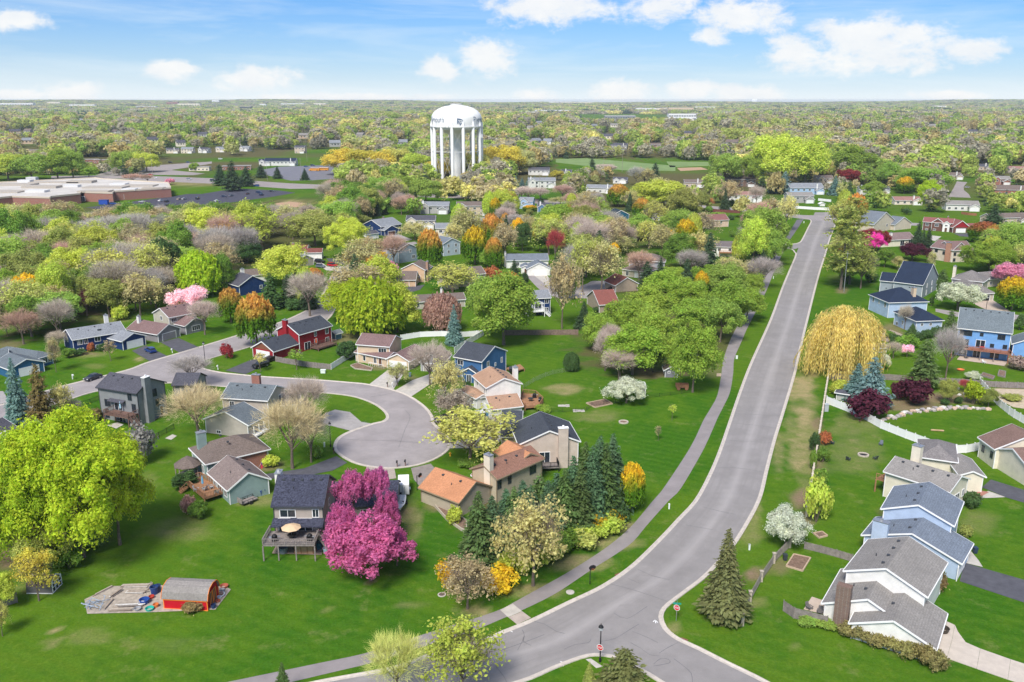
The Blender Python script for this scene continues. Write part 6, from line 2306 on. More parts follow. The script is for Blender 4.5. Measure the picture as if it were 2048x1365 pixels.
# more trees of the same wooded suburb, each on its own spot between the houses and streets
def rect_of(cs, h_):
 p_ = [proj((c.x, c.y, z)) for c in cs for z in (0, h_)]
 return min(a[0] for a in p_), min(a[1] for a in p_), max(a[0] for a in p_), max(a[1] for a in p_)
HR = [rect_of(*b) for b in HB]
def inside(poly, x, y):
 r = False
 j = len(poly) - 1
 for i in range(len(poly)):
  (xi, yi), (xj, yj) = poly[i], poly[j]
  if (yi > y) != (yj > y) and x < (xj - xi) * (y - yi) / (yj - yi) + xi:
   r = not r
  j = i
 return r
OPENR = [(1715, 455, 1790, 545), (1815, 420, 1975, 500), (1850, 460, 1960, 560), (1535, 392, 1680, 600), (985, 655, 1170, 740), (1750, 500, 1900, 560), (430, 402, 600, 420), (340, 395, 620, 415), (1065, 395, 1215, 410), (1060, 540, 1110, 600), (1160, 560, 1240, 605), (560, 480, 720, 545), (640, 500, 700, 640), (740, 455, 830, 500)]
WOODL = (('L', 'green'), ('L', 'yellowgreen'), ('L', 'lgreen'), ('L', 'green'), ('L', 'olive'), ('Y', 'tan'), ('B', 'reddish'), ('B', 'grey'), ('B', 'grey'), ('B', 'greytan'), ('Y', 'gtan'), ('Y', 'ygreen'), ('L', 'bright'), ('B', 'greytan'))
MIXED = (('Y', 'gtan'), ('Y', 'tan'), ('L', 'lgreen'), ('L', 'yellowgreen'), ('U', 'orange'), ('B', 'pinktan'), ('B', 'grey'), ('Y', 'ygreen'), ('V', 'yellowgreen'), ('L', 'green'), ('P', 'pine'), ('S', 'pine'), ('U', 'gold'), ('Y', 'pale'), ('B', 'reddish'), ('L', 'olive'), ('K', 'green'), ('K', 'olive'), ('K', 'dark'))
for (x0, y0, x1, y1, n, pool, pad) in ((-20, 424, 470, 590, 120, WOODL, .25), (430, 415, 760, 480, 45, WOODL, .30), (640, 405, 1540, 600, 210, MIXED, .27), (1660, 410, 2060, 575, 80, MIXED, .27), (-20, 590, 130, 690, 14, WOODL, .3), (560, 560, 760, 640, 14, MIXED, .3), (-20, 555, 330, 640, 26, WOODL, .27)):
 k = tries = 0
 while k < n and tries < 4000:
  tries += 1
  u, v = random.uniform(x0, x1), y0 + (y1 - y0) * random.random() ** 1.2
  p = P(u, v)
  kd, cl = random.choice(pool)
  H = random.uniform(11, 18) * (.21 if kd == 'K' else .8 if kd in 'US' else 1)
  W = H * (random.uniform(.9, 1.25) if kd in 'LBY' else 1.5 if kd == 'K' else .6)
  s = FPX / (p.y * math.cos(PITCH) + CAM_H * math.sin(PITCH))
  a0, b0, a1, b1 = u - W * s * .45, v - H * s * .93, u + W * s * .45, v
  if any(a0 < r[2] and a1 > r[0] and b0 < r[3] and b1 > r[1] and v > r[1] + (r[3] - r[1]) * .35 for r in HR) and (u > 1540 or random.random() > .12) or any(r[0] < u < r[2] and r[1] < v < r[3] for r in HR + OPENR):
   continue
  if b0 < 412 and u < 660 or any(inside(pp, p.x, p.y) for pp in SHEETS):
   continue
  if any((p.x - t_[3]) ** 2 + (p.y - t_[4]) ** 2 < (pad * (W + t_[5])) ** 2 for t_ in PLANTED):
   continue
  put(kd, cl, p, W, H)
  k += 1
# ------------------------------------------------------------------ water tower
wt = thing('water_tower', P(915, 360.5), 'huge white water tower with many columns and dark lettering rising above the trees', 'water tower')
LAND.append(('white water tower', wt.location.x, wt.location.y))
_c, _s = math.cos(PITCH), math.sin(PITCH)
wD = wt.location.y
wpx = (wD * _c + CAM_H * _s) / FPX
WR = 49.5 * wpx
def wz(py):
 """height on the tower's axis seen at picture row py"""
 d = ray(915, py)
 return CAM_H + d.z * (wD / d.y)
zt, zq, zb = wz(210.5), wz(243), wz(266)
prof = []
for k in range(9):
 a = math.pi / 2 * (1 - k / 8)
 prof.append((max(.02, WR * math.cos(a) ** .9 if k else .02), zq + 2.5 + (zt - zq - 2.5) * math.sin(a)))
prof += [(WR * 1.0, zq - 1.0), (WR * .985, zq - 4), (WR * .93, zq - 7), (WR * .80, zb + 3), (WR * .52, zb + .6), (WR * .25, zb - 2), (WR * .165, zb - 6.5)]
prof = prof[::-1]
M_TOWER = pbr('tower_white', (0.80, 0.80, 0.79), 0.5, var=0.04, scale=0.2)
obj('tank', MB().lathe(prof, n=64).mesh('tank', M_TOWER, True), wt)
obj('riser_column', MB().lathe([(WR * .185, 0), (WR * .185, zb - 4)], n=28).mesh('riser_column', M_TOWER, True), wt)
legm = MB().lathe([(1.4, 0), (1.4, zq - 2.2), (.02, zq + 2.5)], n=12).mesh('leg', M_TOWER, True)
LP_ = []
for k in range(14):
 a = R(-7.4 + 25.71 * k)
 x, y = WR * .985 * math.sin(a), -WR * .985 * math.cos(a)
 LP_.append((x, y))
 obj('leg', legm, wt, (x, y, 0))
zr1, zr2 = wz(253.5), wz(302)
rod = pbr('tower_rod', (0.55, 0.55, 0.54), .5)
for (x0, y0), (x1, y1) in zip(LP_, LP_[1:] + LP_[:1]):
 b = MB()
 for z in (zr1, zr2):
  b.beam((x0, y0, z), (x1, y1, z), .5, .5)
 b.tube((x0, y0, zr2 * .96), (x1, y1, 1), .12, .12, 5).tube((x1, y1, zr2 * .96), (x0, y0, 1), .12, .12, 5)
 b.tube((x0, y0, zr1 * .98), (x1, y1, zr2 * 1.03), .10, .10, 5).tube((x1, y1, zr1 * .98), (x0, y0, zr2 * 1.03), .10, .10, 5)
 obj('brace', b.mesh('brace', rod), wt)
obj('walkway', MB().lathe([(WR * .97, zr1 - .2), (WR * 1.05, zr1 - .2), (WR * 1.05, zr1 + .9), (WR * 1.04, zr1 + .9), (WR * 1.04, zr1 + .05), (WR * .97, zr1 + .05)], n=56).mesh('walkway', M_TOWER), wt)
b = MB().lathe([(WR * .23, zt - .6), (WR * .23, zt + 1.1), (WR * .225, zt + 1.1), (WR * .225, zt - .6)], n=28)
b.lathe([(WR * .06, zt - .3), (WR * .06, zt + .8), (.01, zt + 1.0)], n=12)
obj('top_railing', b.mesh('top_railing', rod), wt)
for k, (a, z) in enumerate(((-60, zr1 - 6), (-48, zr1 - 7), (62, zr1 - 8), (70, zr1 - 8), (-22, zr1 + 1.5), (-14, zr1 + 1.5))):
 obj('antenna', cached('ant', lambda: MB().box(-.35, .35, -.2, .2, -1.6, 1.6).mesh('antenna', M_WHITE)), wt, (WR * 1.08 * math.sin(R(a)), -WR * 1.08 * math.cos(R(a)), z))
M_NAVYP = pbr('navy_lettering', (0.06, 0.11, 0.20), .5)
def on_tank(name, verts, faces, az_deg, z0):
 """wrap flat lettering (x right, y up, metres) round the tank wall"""
 pz = sorted((z, r_) for r_, z in prof if r_ > 1)
 zs, rs = [p_[0] for p_ in pz], [p_[1] for p_ in pz]
 b = MB()
 vv = []
 for x, y in verts:
  r_ = float(np.interp(z0 + y, zs, rs)) + .12
  a = R(az_deg) + x / WR
  vv.append((r_ * math.sin(a), -r_ * math.cos(a), z0 + y))
 b.add(vv, faces)
 return obj(name, b.mesh(name, M_NAVYP), wt)
fc = bpy.data.curves.new('lettering', 'FONT')
fc.body = 'Plymouth'
fc.size = 7.0
fc.resolution_u = 3
fo = bpy.data.objects.new('lettering_source', fc)
col.objects.link(fo)
bpy.context.view_layer.update()
fm = bpy.data.meshes.new_from_object(fo.evaluated_get(bpy.context.evaluated_depsgraph_get()))
bm = bmesh.new()
bm.from_mesh(fm)
bmesh.ops.triangulate(bm, faces=bm.faces[:])
tv = [(v.co.x, v.co.y) for v in bm.verts]
tf = [tuple(v.index for v in f.verts) for f in bm.faces]
bm.free()
col.objects.unlink(fo)
bpy.data.objects.remove(fo)
x1 = max(v[0] for v in tv)
kx = R(52) * WR / x1
ky = kx * 1.3
for a in (-78, 44, 164):
 on_tank('lettering', [(x * kx, y * ky) for x, y in tv], tf, a, zq - .6)
# emblem: an open square bracket, a disc with a ring and a tail
ev, ef = [], []
def eq(ps):
 k = len(ev)
 ev.extend(ps)
 ef.append(tuple(range(k, k + len(ps))))
eq([(-2.3, -1.6), (-1.2, -2.4), (-1.2, 2.6), (-2.3, 2.9)])
eq([(-1.2, 1.7), (1.0, 1.3), (1.0, 2.3), (-1.2, 2.7)])
for k in range(18):
 a0, a1 = R(140 - k * 19), R(140 - (k + 1) * 19)
 eq([(.9 + 1.25 * math.cos(a0), -.1 + 1.45 * math.sin(a0)), (.9 + 2.0 * math.cos(a0), -.1 + 2.2 * math.sin(a0)), (.9 + 2.0 * math.cos(a1), -.1 + 2.2 * math.sin(a1)), (.9 + 1.25 * math.cos(a1), -.1 + 1.45 * math.sin(a1))])
eq([(.9 + .62 * math.cos(k * .7), -.1 + .7 * math.sin(k * .7)) for k in range(9)])
eq([(-.2, -1.2), (.7, -1.9), (.7, -3.6), (-.2, -3.0)])
for a in (10.7, 130.7, 250.7):
 on_tank('emblem', ev, ef, a, zq + .2)
# ------------------------------------------------------------------ school
sp_ = [g('X', *map(float, s.split(','))) for s in '-260,720 80,683 300,690 305,684 475,665 482,650 500,655 665,660 672,650 1005,628 990,594 620,570 560,562 -260,606'.split()]
so = sp_[3].copy()
sch = thing('school_building', so, 'long low red brick school with a wide pale flat roof', 'school')
LAND.append(('brick school', sp_[5].x, sp_[5].y))
pl = [p - so for p in sp_]
if sum(a.x * b.y - b.x * a.y for a, b in zip(pl, pl[1:] + pl[:1])) < 0:
 pl = pl[::-1]
SH_ = 6.2
obj('wall', MB().prism(pl, -.3, SH_).mesh('wall', brickmat('school_brick', (.36, .13, .09), (.30, .10, .075))), sch)
ctr = sum(pl, Vector()) / len(pl)
rf = obj('roof', MB().prism([p * 1.0 for p in pl], SH_, SH_ + .25).mesh('roof', pbr('roof_membrane', (.52, .49, .45), .9, var=.15, scale=.08)), sch)
pm = MB()
for a, b_ in zip(pl, pl[1:] + pl[:1]):
 pm.beam(a + Vector((0, 0, SH_ + .5)), b_ + Vector((0, 0, SH_ + .5)), .5, 1.1)
obj('parapet', pm.mesh('parapet', pbr('parapet_tan', (.55, .47, .38), .8)), rf)
for x, y, w_, d_, hh_ in ((90, 560, 30, 14, 1.2), (250, 575, 26, 12, 1.6), (330, 545, 40, 10, .8), (480, 545, 20, 10, 1.8), (620, 575, 30, 14, 1.0), (700, 560, 12, 8, 1.5), (820, 565, 24, 12, .9), (40, 600, 24, 16, .8), (220, 600, 14, 8, 1.4), (560, 600, 22, 10, 1.2), (150, 545, 10, 6, 2.2), (420, 570, 12, 6, 1.6), (760, 590, 10, 5, 1.3), (900, 580, 16, 6, 1.0), (190, 530, 8, 5, 2.4)):
 p = g('X', x, y, SH_) - so
 obj('rooftop_unit', MB().box(p.x - w_ / 2, p.x + w_ / 2, p.y - d_ / 2, p.y + d_ / 2, SH_ + .2, SH_ + .25 + hh_).mesh('rooftop_unit', pbr('roof_tan' if w_ > 15 else 'unit_metal', (.40, .36, .31) if w_ > 15 else (.6, .6, .6), .8)), rf)
for x, y, wd in ((20, 672, 5), (40, 672, 5), (60, 668, 5), (488, 652, 3), (868, 628, 3.2), (905, 625, 3), (958, 622, 4), (250, 670, 3), (830, 632, 2.4), (720, 640, 2)):
 p = g('X', x, y + 6) - so
 o = obj('window', MB().box(-wd / 2 - .15, wd / 2 + .15, -.5, -.1, 0.8, 4.2).mesh('window', M_WHITE), sch, (p.x, p.y, 0), R(6))
 obj('pane', MB().box(-wd / 2, -.08, -.56, -.2, 1.0, 4.0).box(.08, wd / 2, -.56, -.2, 1.0, 4.0).mesh('pane', M_GLASS), o)
FH_, FHL = [], []
for k in range(36):      # roofs glimpsed among the far trees
 px_, py_ = random.uniform(0, 2048), 232 + 68 * random.random() ** .8
 if 840 < px_ < 990:
  continue
 p = P(px_, py_)
 wd = random.uniform(12, 20)
 r = thing('far_house', Vector((p.x, p.y, 1.5)), 'small pale gabled house glimpsed among the far trees', 'house', 'houses glimpsed in the far woods', random.uniform(-.8, .8))
 ki, kj = random.randrange(4), random.randrange(4)
 wm, rm = (WHITEW, CREAM, TAN, WC['G'])[ki], (R_GREY, R_BROWN, R_SLATE, R_LGREY)[kj]
 r['label'] = '%s house with %s roof glimpsed among the far trees' % (('white', 'cream', 'tan', 'grey')[ki], ('blue grey', 'brown', 'dark', 'light grey')[kj])
 FHL.append(r)
 me = cached(('fh', wm.name), lambda: MB().box(-8, 8, -5, 5, 0, 5.5).add([(-8, -5, 5.5), (-8, 5, 5.5), (-8, 0, 8.5), (8, -5, 5.5), (8, 5, 5.5), (8, 0, 8.5)], [(0, 2, 1), (3, 4, 5)]).mesh('wall', wm))
 obj('wall', me, r, (0, 0, 2), 0, (wd / 16, 1, 1.1))
 obj('roof', cached(('fr', rm.name), lambda: MB().add([(-8.5, -5.6, 5.2), (8.5, -5.6, 5.2), (8.5, 0, 8.8), (-8.5, 0, 8.8), (8.5, 5.6, 5.2), (-8.5, 5.6, 5.2)], [(0, 1, 2, 3), (3, 2, 4, 5)]).mesh('roof', rm)), r, (0, 0, 2), 0, (wd / 16, 1, 1.1))
 obj('window', cached('fwin', lambda: MB().box(-5, -3.6, -5.1, -4.9, 2.5, 4.2).box(-1, 1, -5.1, -4.9, 2.5, 4.2).box(3.6, 5, -5.1, -4.9, 2.5, 4.2).mesh('window', M_GLASS)), r, (0, 0, 2), 0, (wd / 16, 1, 1.1))['kind'] = 'stuff'
 s = FPX / (p.y * _c + CAM_H * _s)
 FH_.append((px_ - 8 * s, py_ - 9 * s, px_ + 8 * s, py_ - 6 * s))
# ------------------------------------------------------------------ far woodland (one mass of trees nobody could count)
far_col = bpy.data.collections.new('far_tree_shapes')
srcs = []
for i in range(4):
 me = lobed(34, 20, 10, 10.5, .6, 1.7, 1.15, M_FAR, 900 + i, fill=.05)
 srcs.append(me)
for i in range(2):
 srcs.append(upright(920 + i, 9, 10.5, .8, 60, 7, 1.0, M_FAR))
for i in range(2):
 srcs.append(lobed(34, 12, 10.5, 10, 1.2, 1.8, .95, M_FAR, 940 + i, fill=.3, aspect=1.8))
for i in range(2):
 srcs.append(conifer(960 + i, 6, 13, .2, 11, 9, M_FAR, fine=.45))
for i in range(3):      # groves for the last kilometres
 r = np.random.default_rng(980 + i)
 srcs.append(lobed(70, 7, 46, 10, -4, 5.5, 5.0, M_FAR, 990 + i, fill=.05))
for i, me in enumerate(srcs):
 o = bpy.data.objects.new('shape_%02d' % i, me)
 far_col.objects.link(o)
CLEAR = [(-60, 352, 348, 414), (340, 340, 655, 404), (160, 396, 440, 418), (518, 300, 668, 362), (1108, 318, 1345, 333), (1335, 322, 1420, 334), (1070, 398, 1215, 408),
   (1532, 392, 1668, 442), (1890, 362, 1950, 400), (640, 376, 860, 386), (430, 402, 600, 424), (300, 322, 470, 345), (1150, 232, 1380, 238), (1230, 356, 1400, 372), (1040, 345, 1120, 372)]
for (x, y, wd) in FARXY:
 u, v = proj((x, y, 0))
 s = FPX / (y * _c + CAM_H * _s)
 CLEAR.append((u - wd * s * .42, v - 6.5 * s, u + wd * s * .42, v - 3.2 * s))
for sn, x_, y_ in LAND:
 u, v = proj((x_, y_, 0))
 if v < 520 and sn not in ('white water tower', 'brick school'):
  s = FPX / (y_ * _c + CAM_H * _s)
  CLEAR.append((u - 8 * s, v - 7 * s, u + 8 * s, v + 2 * s))
CLEAR += FH_
def limit(px):
 return np.where(px < 640, 352.0, np.where(px < 1560, 438.0, 428.0))
PALN = np.array([(.46, .50, .13), (.44, .44, .18), (.48, .40, .19), (.40, .37, .28), (.28, .38, .08), (.075, .12, .065), (.40, .46, .11), (.48, .42, .25), (.60, .55, .22)]) * 1.02
def scatter(y0, y1, spacing, grove=False):
 n = int((y1 - y0) * (y1 + y0) * 0.74 / 2 * 2 / spacing ** 2 * 1.0)
 r = rng.random((n, 2))
 y = np.sqrt(y0 ** 2 + (y1 ** 2 - y0 ** 2) * r[:, 0])
 x = (r[:, 1] * 2 - 1) * y * 0.74
 return x, y
pxs, pys, pzs, idxs, scl, tint = [], [], [], [], [], []
prev = np.array([(a[3], a[4], a[5]) for a in PLANTED])
for (y0, y1, sp, grove) in ((430, 900, 8.2, False), (900, 1700, 12.5, False), (1700, 3200, 18.0, False), (3200, 10800, 46.0, True)):
 x, y = scatter(y0, y1, sp)
 n = len(x)
 u, v = proj_np(x, y)
 k1 = vnoise(x, y, 130, 21)
 keep = np.ones(n, bool)
 typ = rng.integers(0, 8, n) if not grove else rng.integers(10, 13, n)
 ci = np.clip((k1 * 8 + vnoise(x, y, 420, 61) * 5 - 2.6 + rng.normal(size=n) * 1.4), 0, 8.99).astype(int)
 con = (vnoise(x, y, 60, 31) > .70) & (rng.random(n) < .55) | (rng.random(n) < .045)
 if not grove:
  typ = np.where(con, rng.integers(8, 10, n), typ)
 ci = np.where(rng.random(n) < .17, np.where(rng.random(n) < .5, 3, 7), ci)
 ci = np.where(con, 5, np.where(ci == 5, 6, ci))
 H = rng.uniform(.75, 1.6, n) * (.8 + .5 * vnoise(x, y, 90, 41)) * (1.0 if y0 < 900 else 1.28 if y0 < 1700 else 1.65)
 Wd = H * rng.uniform(.85, 1.25, n)
 if grove:
  H = rng.uniform(.9, 1.5, n)
  Wd = rng.uniform(.9, 1.35, n)
 s = FPX / (y * _c + CAM_H * _s)
 hp, wp_ = 11 * H * s * .93, 5 * Wd * s
 keep &= (v < limit(u))
 for (a0, b0, a1, b1) in CLEAR:
  ov = (u + wp_ > a0) & (u - wp_ < a1) & (v > b0) & (v - hp < b1)
  keep &= ~ov
 keep &= ~((u + wp_ > 884) & (u - wp_ < 926) & (v - hp < 352) & (y < wD + 20) | (u + wp_ > 866) & (u - wp_ < 964) & (v - hp < 318) & (y < wD + 20))
 keep &= ~((v > 330) & (vnoise(x, y, 45, 77) < .22) & (rng.random(n) < .6))
 if y0 < 900:
  for (tx, ty_, tw) in prev:
   keep &= (x - tx) ** 2 + (y - ty_) ** 2 > (tw * .42) ** 2
 tc_ = PALN[ci] * rng.uniform(.8, 1.2, (n, 1))
 for a_, b_ in ((pxs, x), (pys, y), (idxs, typ), (tint, tc_), (scl, np.stack([Wd, Wd, H], -1))):
  a_.append(b_[keep])
X_, Y_ = np.concatenate(pxs), np.concatenate(pys)
fwm = bpy.data.meshes.new('far_woodland')
fwm.vertices.add(len(X_))
fwm.vertices.foreach_set('co', np.stack([X_, Y_, hgt(X_, Y_) - .3], -1).ravel())
for nm, typ_, arr in (('tint', 'FLOAT_COLOR', np.concatenate([np.concatenate(tint), np.ones((len(X_), 1))], 1)), ('grow', 'FLOAT_VECTOR', np.concatenate(scl)), ('turn', 'FLOAT', rng.uniform(0, 6.28, len(X_)))):
 at = fwm.attributes.new(nm, typ_, 'POINT')
 at.data.foreach_set('color' if typ_ == 'FLOAT_COLOR' else 'vector' if typ_ == 'FLOAT_VECTOR' else 'value', arr.astype(np.float32).ravel())
at = fwm.attributes.new('pick', 'INT', 'POINT')
at.data.foreach_set('value', np.concatenate(idxs).astype(np.int32))
fw = tag(obj('far_woodland', fwm), kind='stuff')
print('far trees', len(X_), 'planted', len(PLANTED))
ng = bpy.data.node_groups.new('far_woodland', 'GeometryNodeTree')
ng.interface.new_socket('Geometry', in_out='INPUT', socket_type='NodeSocketGeometry')
ng.interface.new_socket('Geometry', in_out='OUTPUT', socket_type='NodeSocketGeometry')
N_ = ng.nodes
gi, go = N_.new('NodeGroupInput'), N_.new('NodeGroupOutput')
ip = N_.new('GeometryNodeInstanceOnPoints')
ci_ = N_.new('GeometryNodeCollectionInfo')
ci_.inputs['Collection'].default_value = far_col
ci_.inputs['Separate Children'].default_value = True
ci_.inputs['Reset Children'].default_value = True
def nattr(nm, dt):
 n = N_.new('GeometryNodeInputNamedAttribute')
 n.data_type = dt
 n.inputs['Name'].default_value = nm
 return n.outputs['Attribute']
cx_ = N_.new('ShaderNodeCombineXYZ')
ng.links.new(nattr('turn', 'FLOAT'), cx_.inputs[2])
ng.links.new(gi.outputs[0], ip.inputs['Points'])
ng.links.new(ci_.outputs[0], ip.inputs['Instance'])
ip.inputs['Pick Instance'].default_value = True
ng.links.new(nattr('pick', 'INT'), ip.inputs['Instance Index'])
ng.links.new(cx_.outputs[0], ip.inputs['Rotation'])
ng.links.new(nattr('grow', 'FLOAT_VECTOR'), ip.inputs['Scale'])
ng.links.new(ip.outputs[0], go.inputs[0])
md = fw.modifiers.new('trees', 'NODES')
md.node_group = ng
FB = []
# pale commercial buildings on the wooded horizon
for k, (x, y, wp, hp, c_) in enumerate(((30, 220, 74, 6, 'W'), (108, 218, 26, 5, 'C'), (165, 222, 50, 5, 'W'), (345, 219, 22, 7, 'K'), (378, 220, 44, 6, 'C'), (292, 223, 40, 4, 'W'), (432, 216, 14, 5, 'W'), (491, 226, 22, 6, 'B'), (526, 219, 12, 5, 'W'),
          (585, 218, 46, 4, 'W'), (640, 219, 24, 5, 'C'), (1045, 236, 70, 6, 'W'), (1105, 232, 70, 5, 'W'), (1120, 216, 44, 4, 'W'), (1152, 217, 64, 4, 'C'), (1292, 230, 40, 6, 'W'), (1330, 230, 36, 6, 'C'), (1362, 231, 50, 8, 'T'),
          (1372, 240, 70, 6, 'W'), (1468, 236, 34, 5, 'W'), (1508, 209, 9, 5, 'W'), (1880, 224, 24, 5, 'W'), (1410, 226, 40, 4, 'W'), (1240, 243, 60, 5, 'G'))):
 p = P(x, y)
 p.z = float(hgt(p.x, p.y))
 s = (p.y * _c + (CAM_H - p.z) * _s) / FPX
 wd, hh = wp * s, max(6.0, hp * s)
 big = thing('far_building', p, {'W': 'white', 'C': 'cream', 'K': 'brick red', 'T': 'tan', 'B': 'dark', 'G': 'grey'}[c_] + ' flat roofed building among the trees near the horizon', 'building', 'flat roofed buildings near the horizon')
 FB.append((x, big))
 obj('wall', MB().box(-wd / 2, wd / 2, 0, 40, -4, hh + 8).mesh('wall', {'W': M_WHITE, 'C': CREAM, 'K': M_BRICK, 'T': TAN, 'B': M_DARKTRIM, 'G': M_METAL}[c_]), big)
 obj('roof', MB().box(-wd / 2 - .5, wd / 2 + .5, -.5, 40.5, hh + 8, hh + 9).mesh('roof', pbr('roof_membrane', (.62, .60, .56), .9)), big)
 wnd = MB()
 for j in range(max(2, int(wp / 5))):
  xx = -wd / 2 + wd * (j + .5) / max(2, int(wp / 5))
  wnd.box(xx - wd * .02 - 1, xx + wd * .02 + 1, -.15, .1, hh * .5 + 4, hh * .75 + 5)
 obj('windows', wnd.mesh('windows', M_GLASS), big)
# ------------------------------------------------------------------ vehicles
def paint(n, c):
 return pbr('car_' + n, c, .28, spec=.5)
PAINT = dict(blue=(.012, .05, .22), black=(.012, .012, .015), dark=(.03, .033, .04), silver=(.42, .43, .45), white=(.78, .78, .78), red=(.42, .012, .02), grey=(.13, .16, .20), navy=(.01, .02, .07), tan=(.40, .34, .26), orange=(.80, .33, .02))
SHAPES = {
 'sedan': (4.7, 1.8, [(-2.3, .35), (-2.35, .75), (-2.2, .92), (-1.5, .98), (1.2, .95), (2.15, .80), (2.32, .6), (2.3, .32)], [(-1.75, .95), (-1.1, 1.40), (.35, 1.42), (1.2, .95)]),
 'hatchback': (4.3, 1.8, [(-2.1, .35), (-2.15, .8), (-2.1, .98), (1.0, .98), (1.95, .85), (2.13, .6), (2.1, .32)], [(-2.02, .98), (-1.75, 1.42), (-.9, 1.52), (.25, 1.5), (1.05, .97)]),
 'suv': (4.8, 1.95, [(-2.35, .4), (-2.4, .95), (-2.35, 1.12), (1.1, 1.1), (2.2, .98), (2.38, .7), (2.35, .4)], [(-2.3, 1.1), (-2.1, 1.68), (-.6, 1.76), (.3, 1.72), (1.15, 1.08)]),
 'pickup': (5.6, 1.95, [(-2.8, .5), (-2.82, 1.1), (-.75, 1.1), (1.6, 1.1), (2.65, 1.02), (2.8, .7), (2.75, .45)], [(-.8, 1.08), (-.65, 1.75), (.75, 1.76), (1.55, 1.08)]),
 'van': (5.4, 2.0, [(-2.65, .4), (-2.7, 1.2), (1.7, 1.2), (2.5, 1.0), (2.7, .7), (2.65, .4)], [(-2.65, 1.18), (-2.6, 2.2), (1.1, 2.25), (1.75, 1.18)])}
def extrude_profile(pf, w0, w1, zlo=None):
 b = MB()
 n = len(pf)
 for sg, w in ((-1, 1), (1, 1)):
  b.v += [(x, sg * (w0 + (w1 - w0) * ((z - pf[0][1]) / max(.01, max(p[1] for p in pf) - pf[0][1]))) / 2, z) for x, z in pf]
 b.f += [(i, (i + 1) % n, n + (i + 1) % n, n + i)[::-1] for i in range(n)]
 b.f += [tuple(range(n)), tuple(range(2 * n - 1, n - 1, -1))]
 return b
def car(kind, colr, p, heading, label, cat=None, group=None):
 L, W, body, cab = SHAPES[kind]
 pm_ = paint(colr, PAINT[colr])
 root = thing({'sedan': 'parked_car', 'hatchback': 'parked_car', 'suv': 'parked_car', 'pickup': 'pickup_truck', 'van': 'van'}[kind], p, label, cat or {'pickup': 'pickup', 'van': 'van'}.get(kind, 'car'), group, heading)
 b = body + []
 me = cached(('body', kind, colr), lambda: extrude_profile(b, W, W * .96).mesh('body', pm_))
 bo = obj('body', me, root)
 if kind == 'pickup':
  obj('load_bed', cached('bed', lambda: MB().box(-2.7, -.9, -.75, .75, .9, 1.13).mesh('load_bed', M_BLACK)), bo)
 obj('cabin_glass', cached(('cab', kind), lambda: extrude_profile(cab, W * .9, W * .72).mesh('cabin_glass', M_GLASS)), root)
 zt_ = max(z for x, z in cab)
 tops = [x for x, z in cab if z > zt_ - .14]
 obj('roof_panel', cached(('top', kind, colr), lambda: MB().box(min(tops) - .05, max(tops) + .05, -W * .365, W * .365, zt_ - .06, zt_ + .03).mesh('roof_panel', pm_)), root)
 wh = cached('wheel', lambda: MB().tube((0, -.11, 0), (0, .11, 0), .33, .33, 14).mesh('wheel', M_TYRE))
 rim = cached('rim', lambda: MB().tube((0, -.125, 0), (0, .125, 0), .2, .2, 10).mesh('rim', M_METAL))
 for x in (-L * .3, L * .31):
  for y in (-W / 2 + .06, W / 2 - .06):
   o = obj('wheel', wh, root, (x, y, .33))
   obj('rim', rim, o)
 for y in (-W * .36, W * .36):
  obj('headlight', cached('hl', lambda: MB().box(-.06, .06, -.18, .18, -.07, .07).mesh('headlight', M_WHITE)), root, (L / 2 - .09, y, .68))
  obj('tail_light', cached('tl', lambda: MB().box(-.06, .06, -.16, .16, -.09, .09).mesh('tail_light', M_RED)), root, (-L / 2 + .08, y, .8))
 return root
def heading_of(a, b):
 d = b - a
 return math.atan2(d.y, d.x)
def gcar(kind, colr, c_, x, y, x2, y2, label, **kw):
 """car at a survey point heading towards a second one"""
 p = g(c_, x, y)
 return car(kind, colr, Vector((p.x, p.y, .06)), heading_of(p, g(c_, x2, y2)), label, **kw)
gcar('hatchback', 'blue', 'A', 1205, 1140, 1130, 1105, 'blue hatchback on the dark driveway of the long navy house')
gcar('sedan', 'dark', 'E', 745, 238, 650, 270, 'dark sedan parked at the kerb beside the white mailbox post')
gcar('suv', 'black', 'F', 485, 140, 400, 165, 'black car at the driveway edge below the red house')
gcar('suv', 'red', 'B', 740, 455, 790, 462, 'red car on the drive of the tan ranch house')
gcar('suv', 'black', 'B', 640, 425, 700, 430, 'black vehicle nearest the garage of the tan ranch house')
gcar('hatchback', 'grey', 'B', 645, 462, 700, 468, 'grey blue car beside the red car')
gcar('sedan', 'dark', 'G', 350, 732, 290, 745, 'dark car on the gravel strip beside the round court')
gcar('van', 'white', 'N', 1098, 405, 1100, 300, 'white van waiting at the top end of the main road')
gcar('pickup', 'white', 'O', 1420, 65, 1500, 62, 'white pickup parked below the upper cul de sac')
gcar('sedan', 'blue', 'N', 1570, 520, 1660, 515, 'dark blue car beside the tan house with the blue grey roof')
gcar('sedan', 'black', 'C', 1055, 885, 1000, 890, 'black car at the small cul de sac')
gcar('sedan', 'silver', 'Z', 1720, 568, 1760, 566, 'silver car on the upper cul de sac lawn edge')
gcar('hatchback', 'navy', 'C', 1760, 55, 1820, 52, 'dark blue car by the low tan house at the ball field')
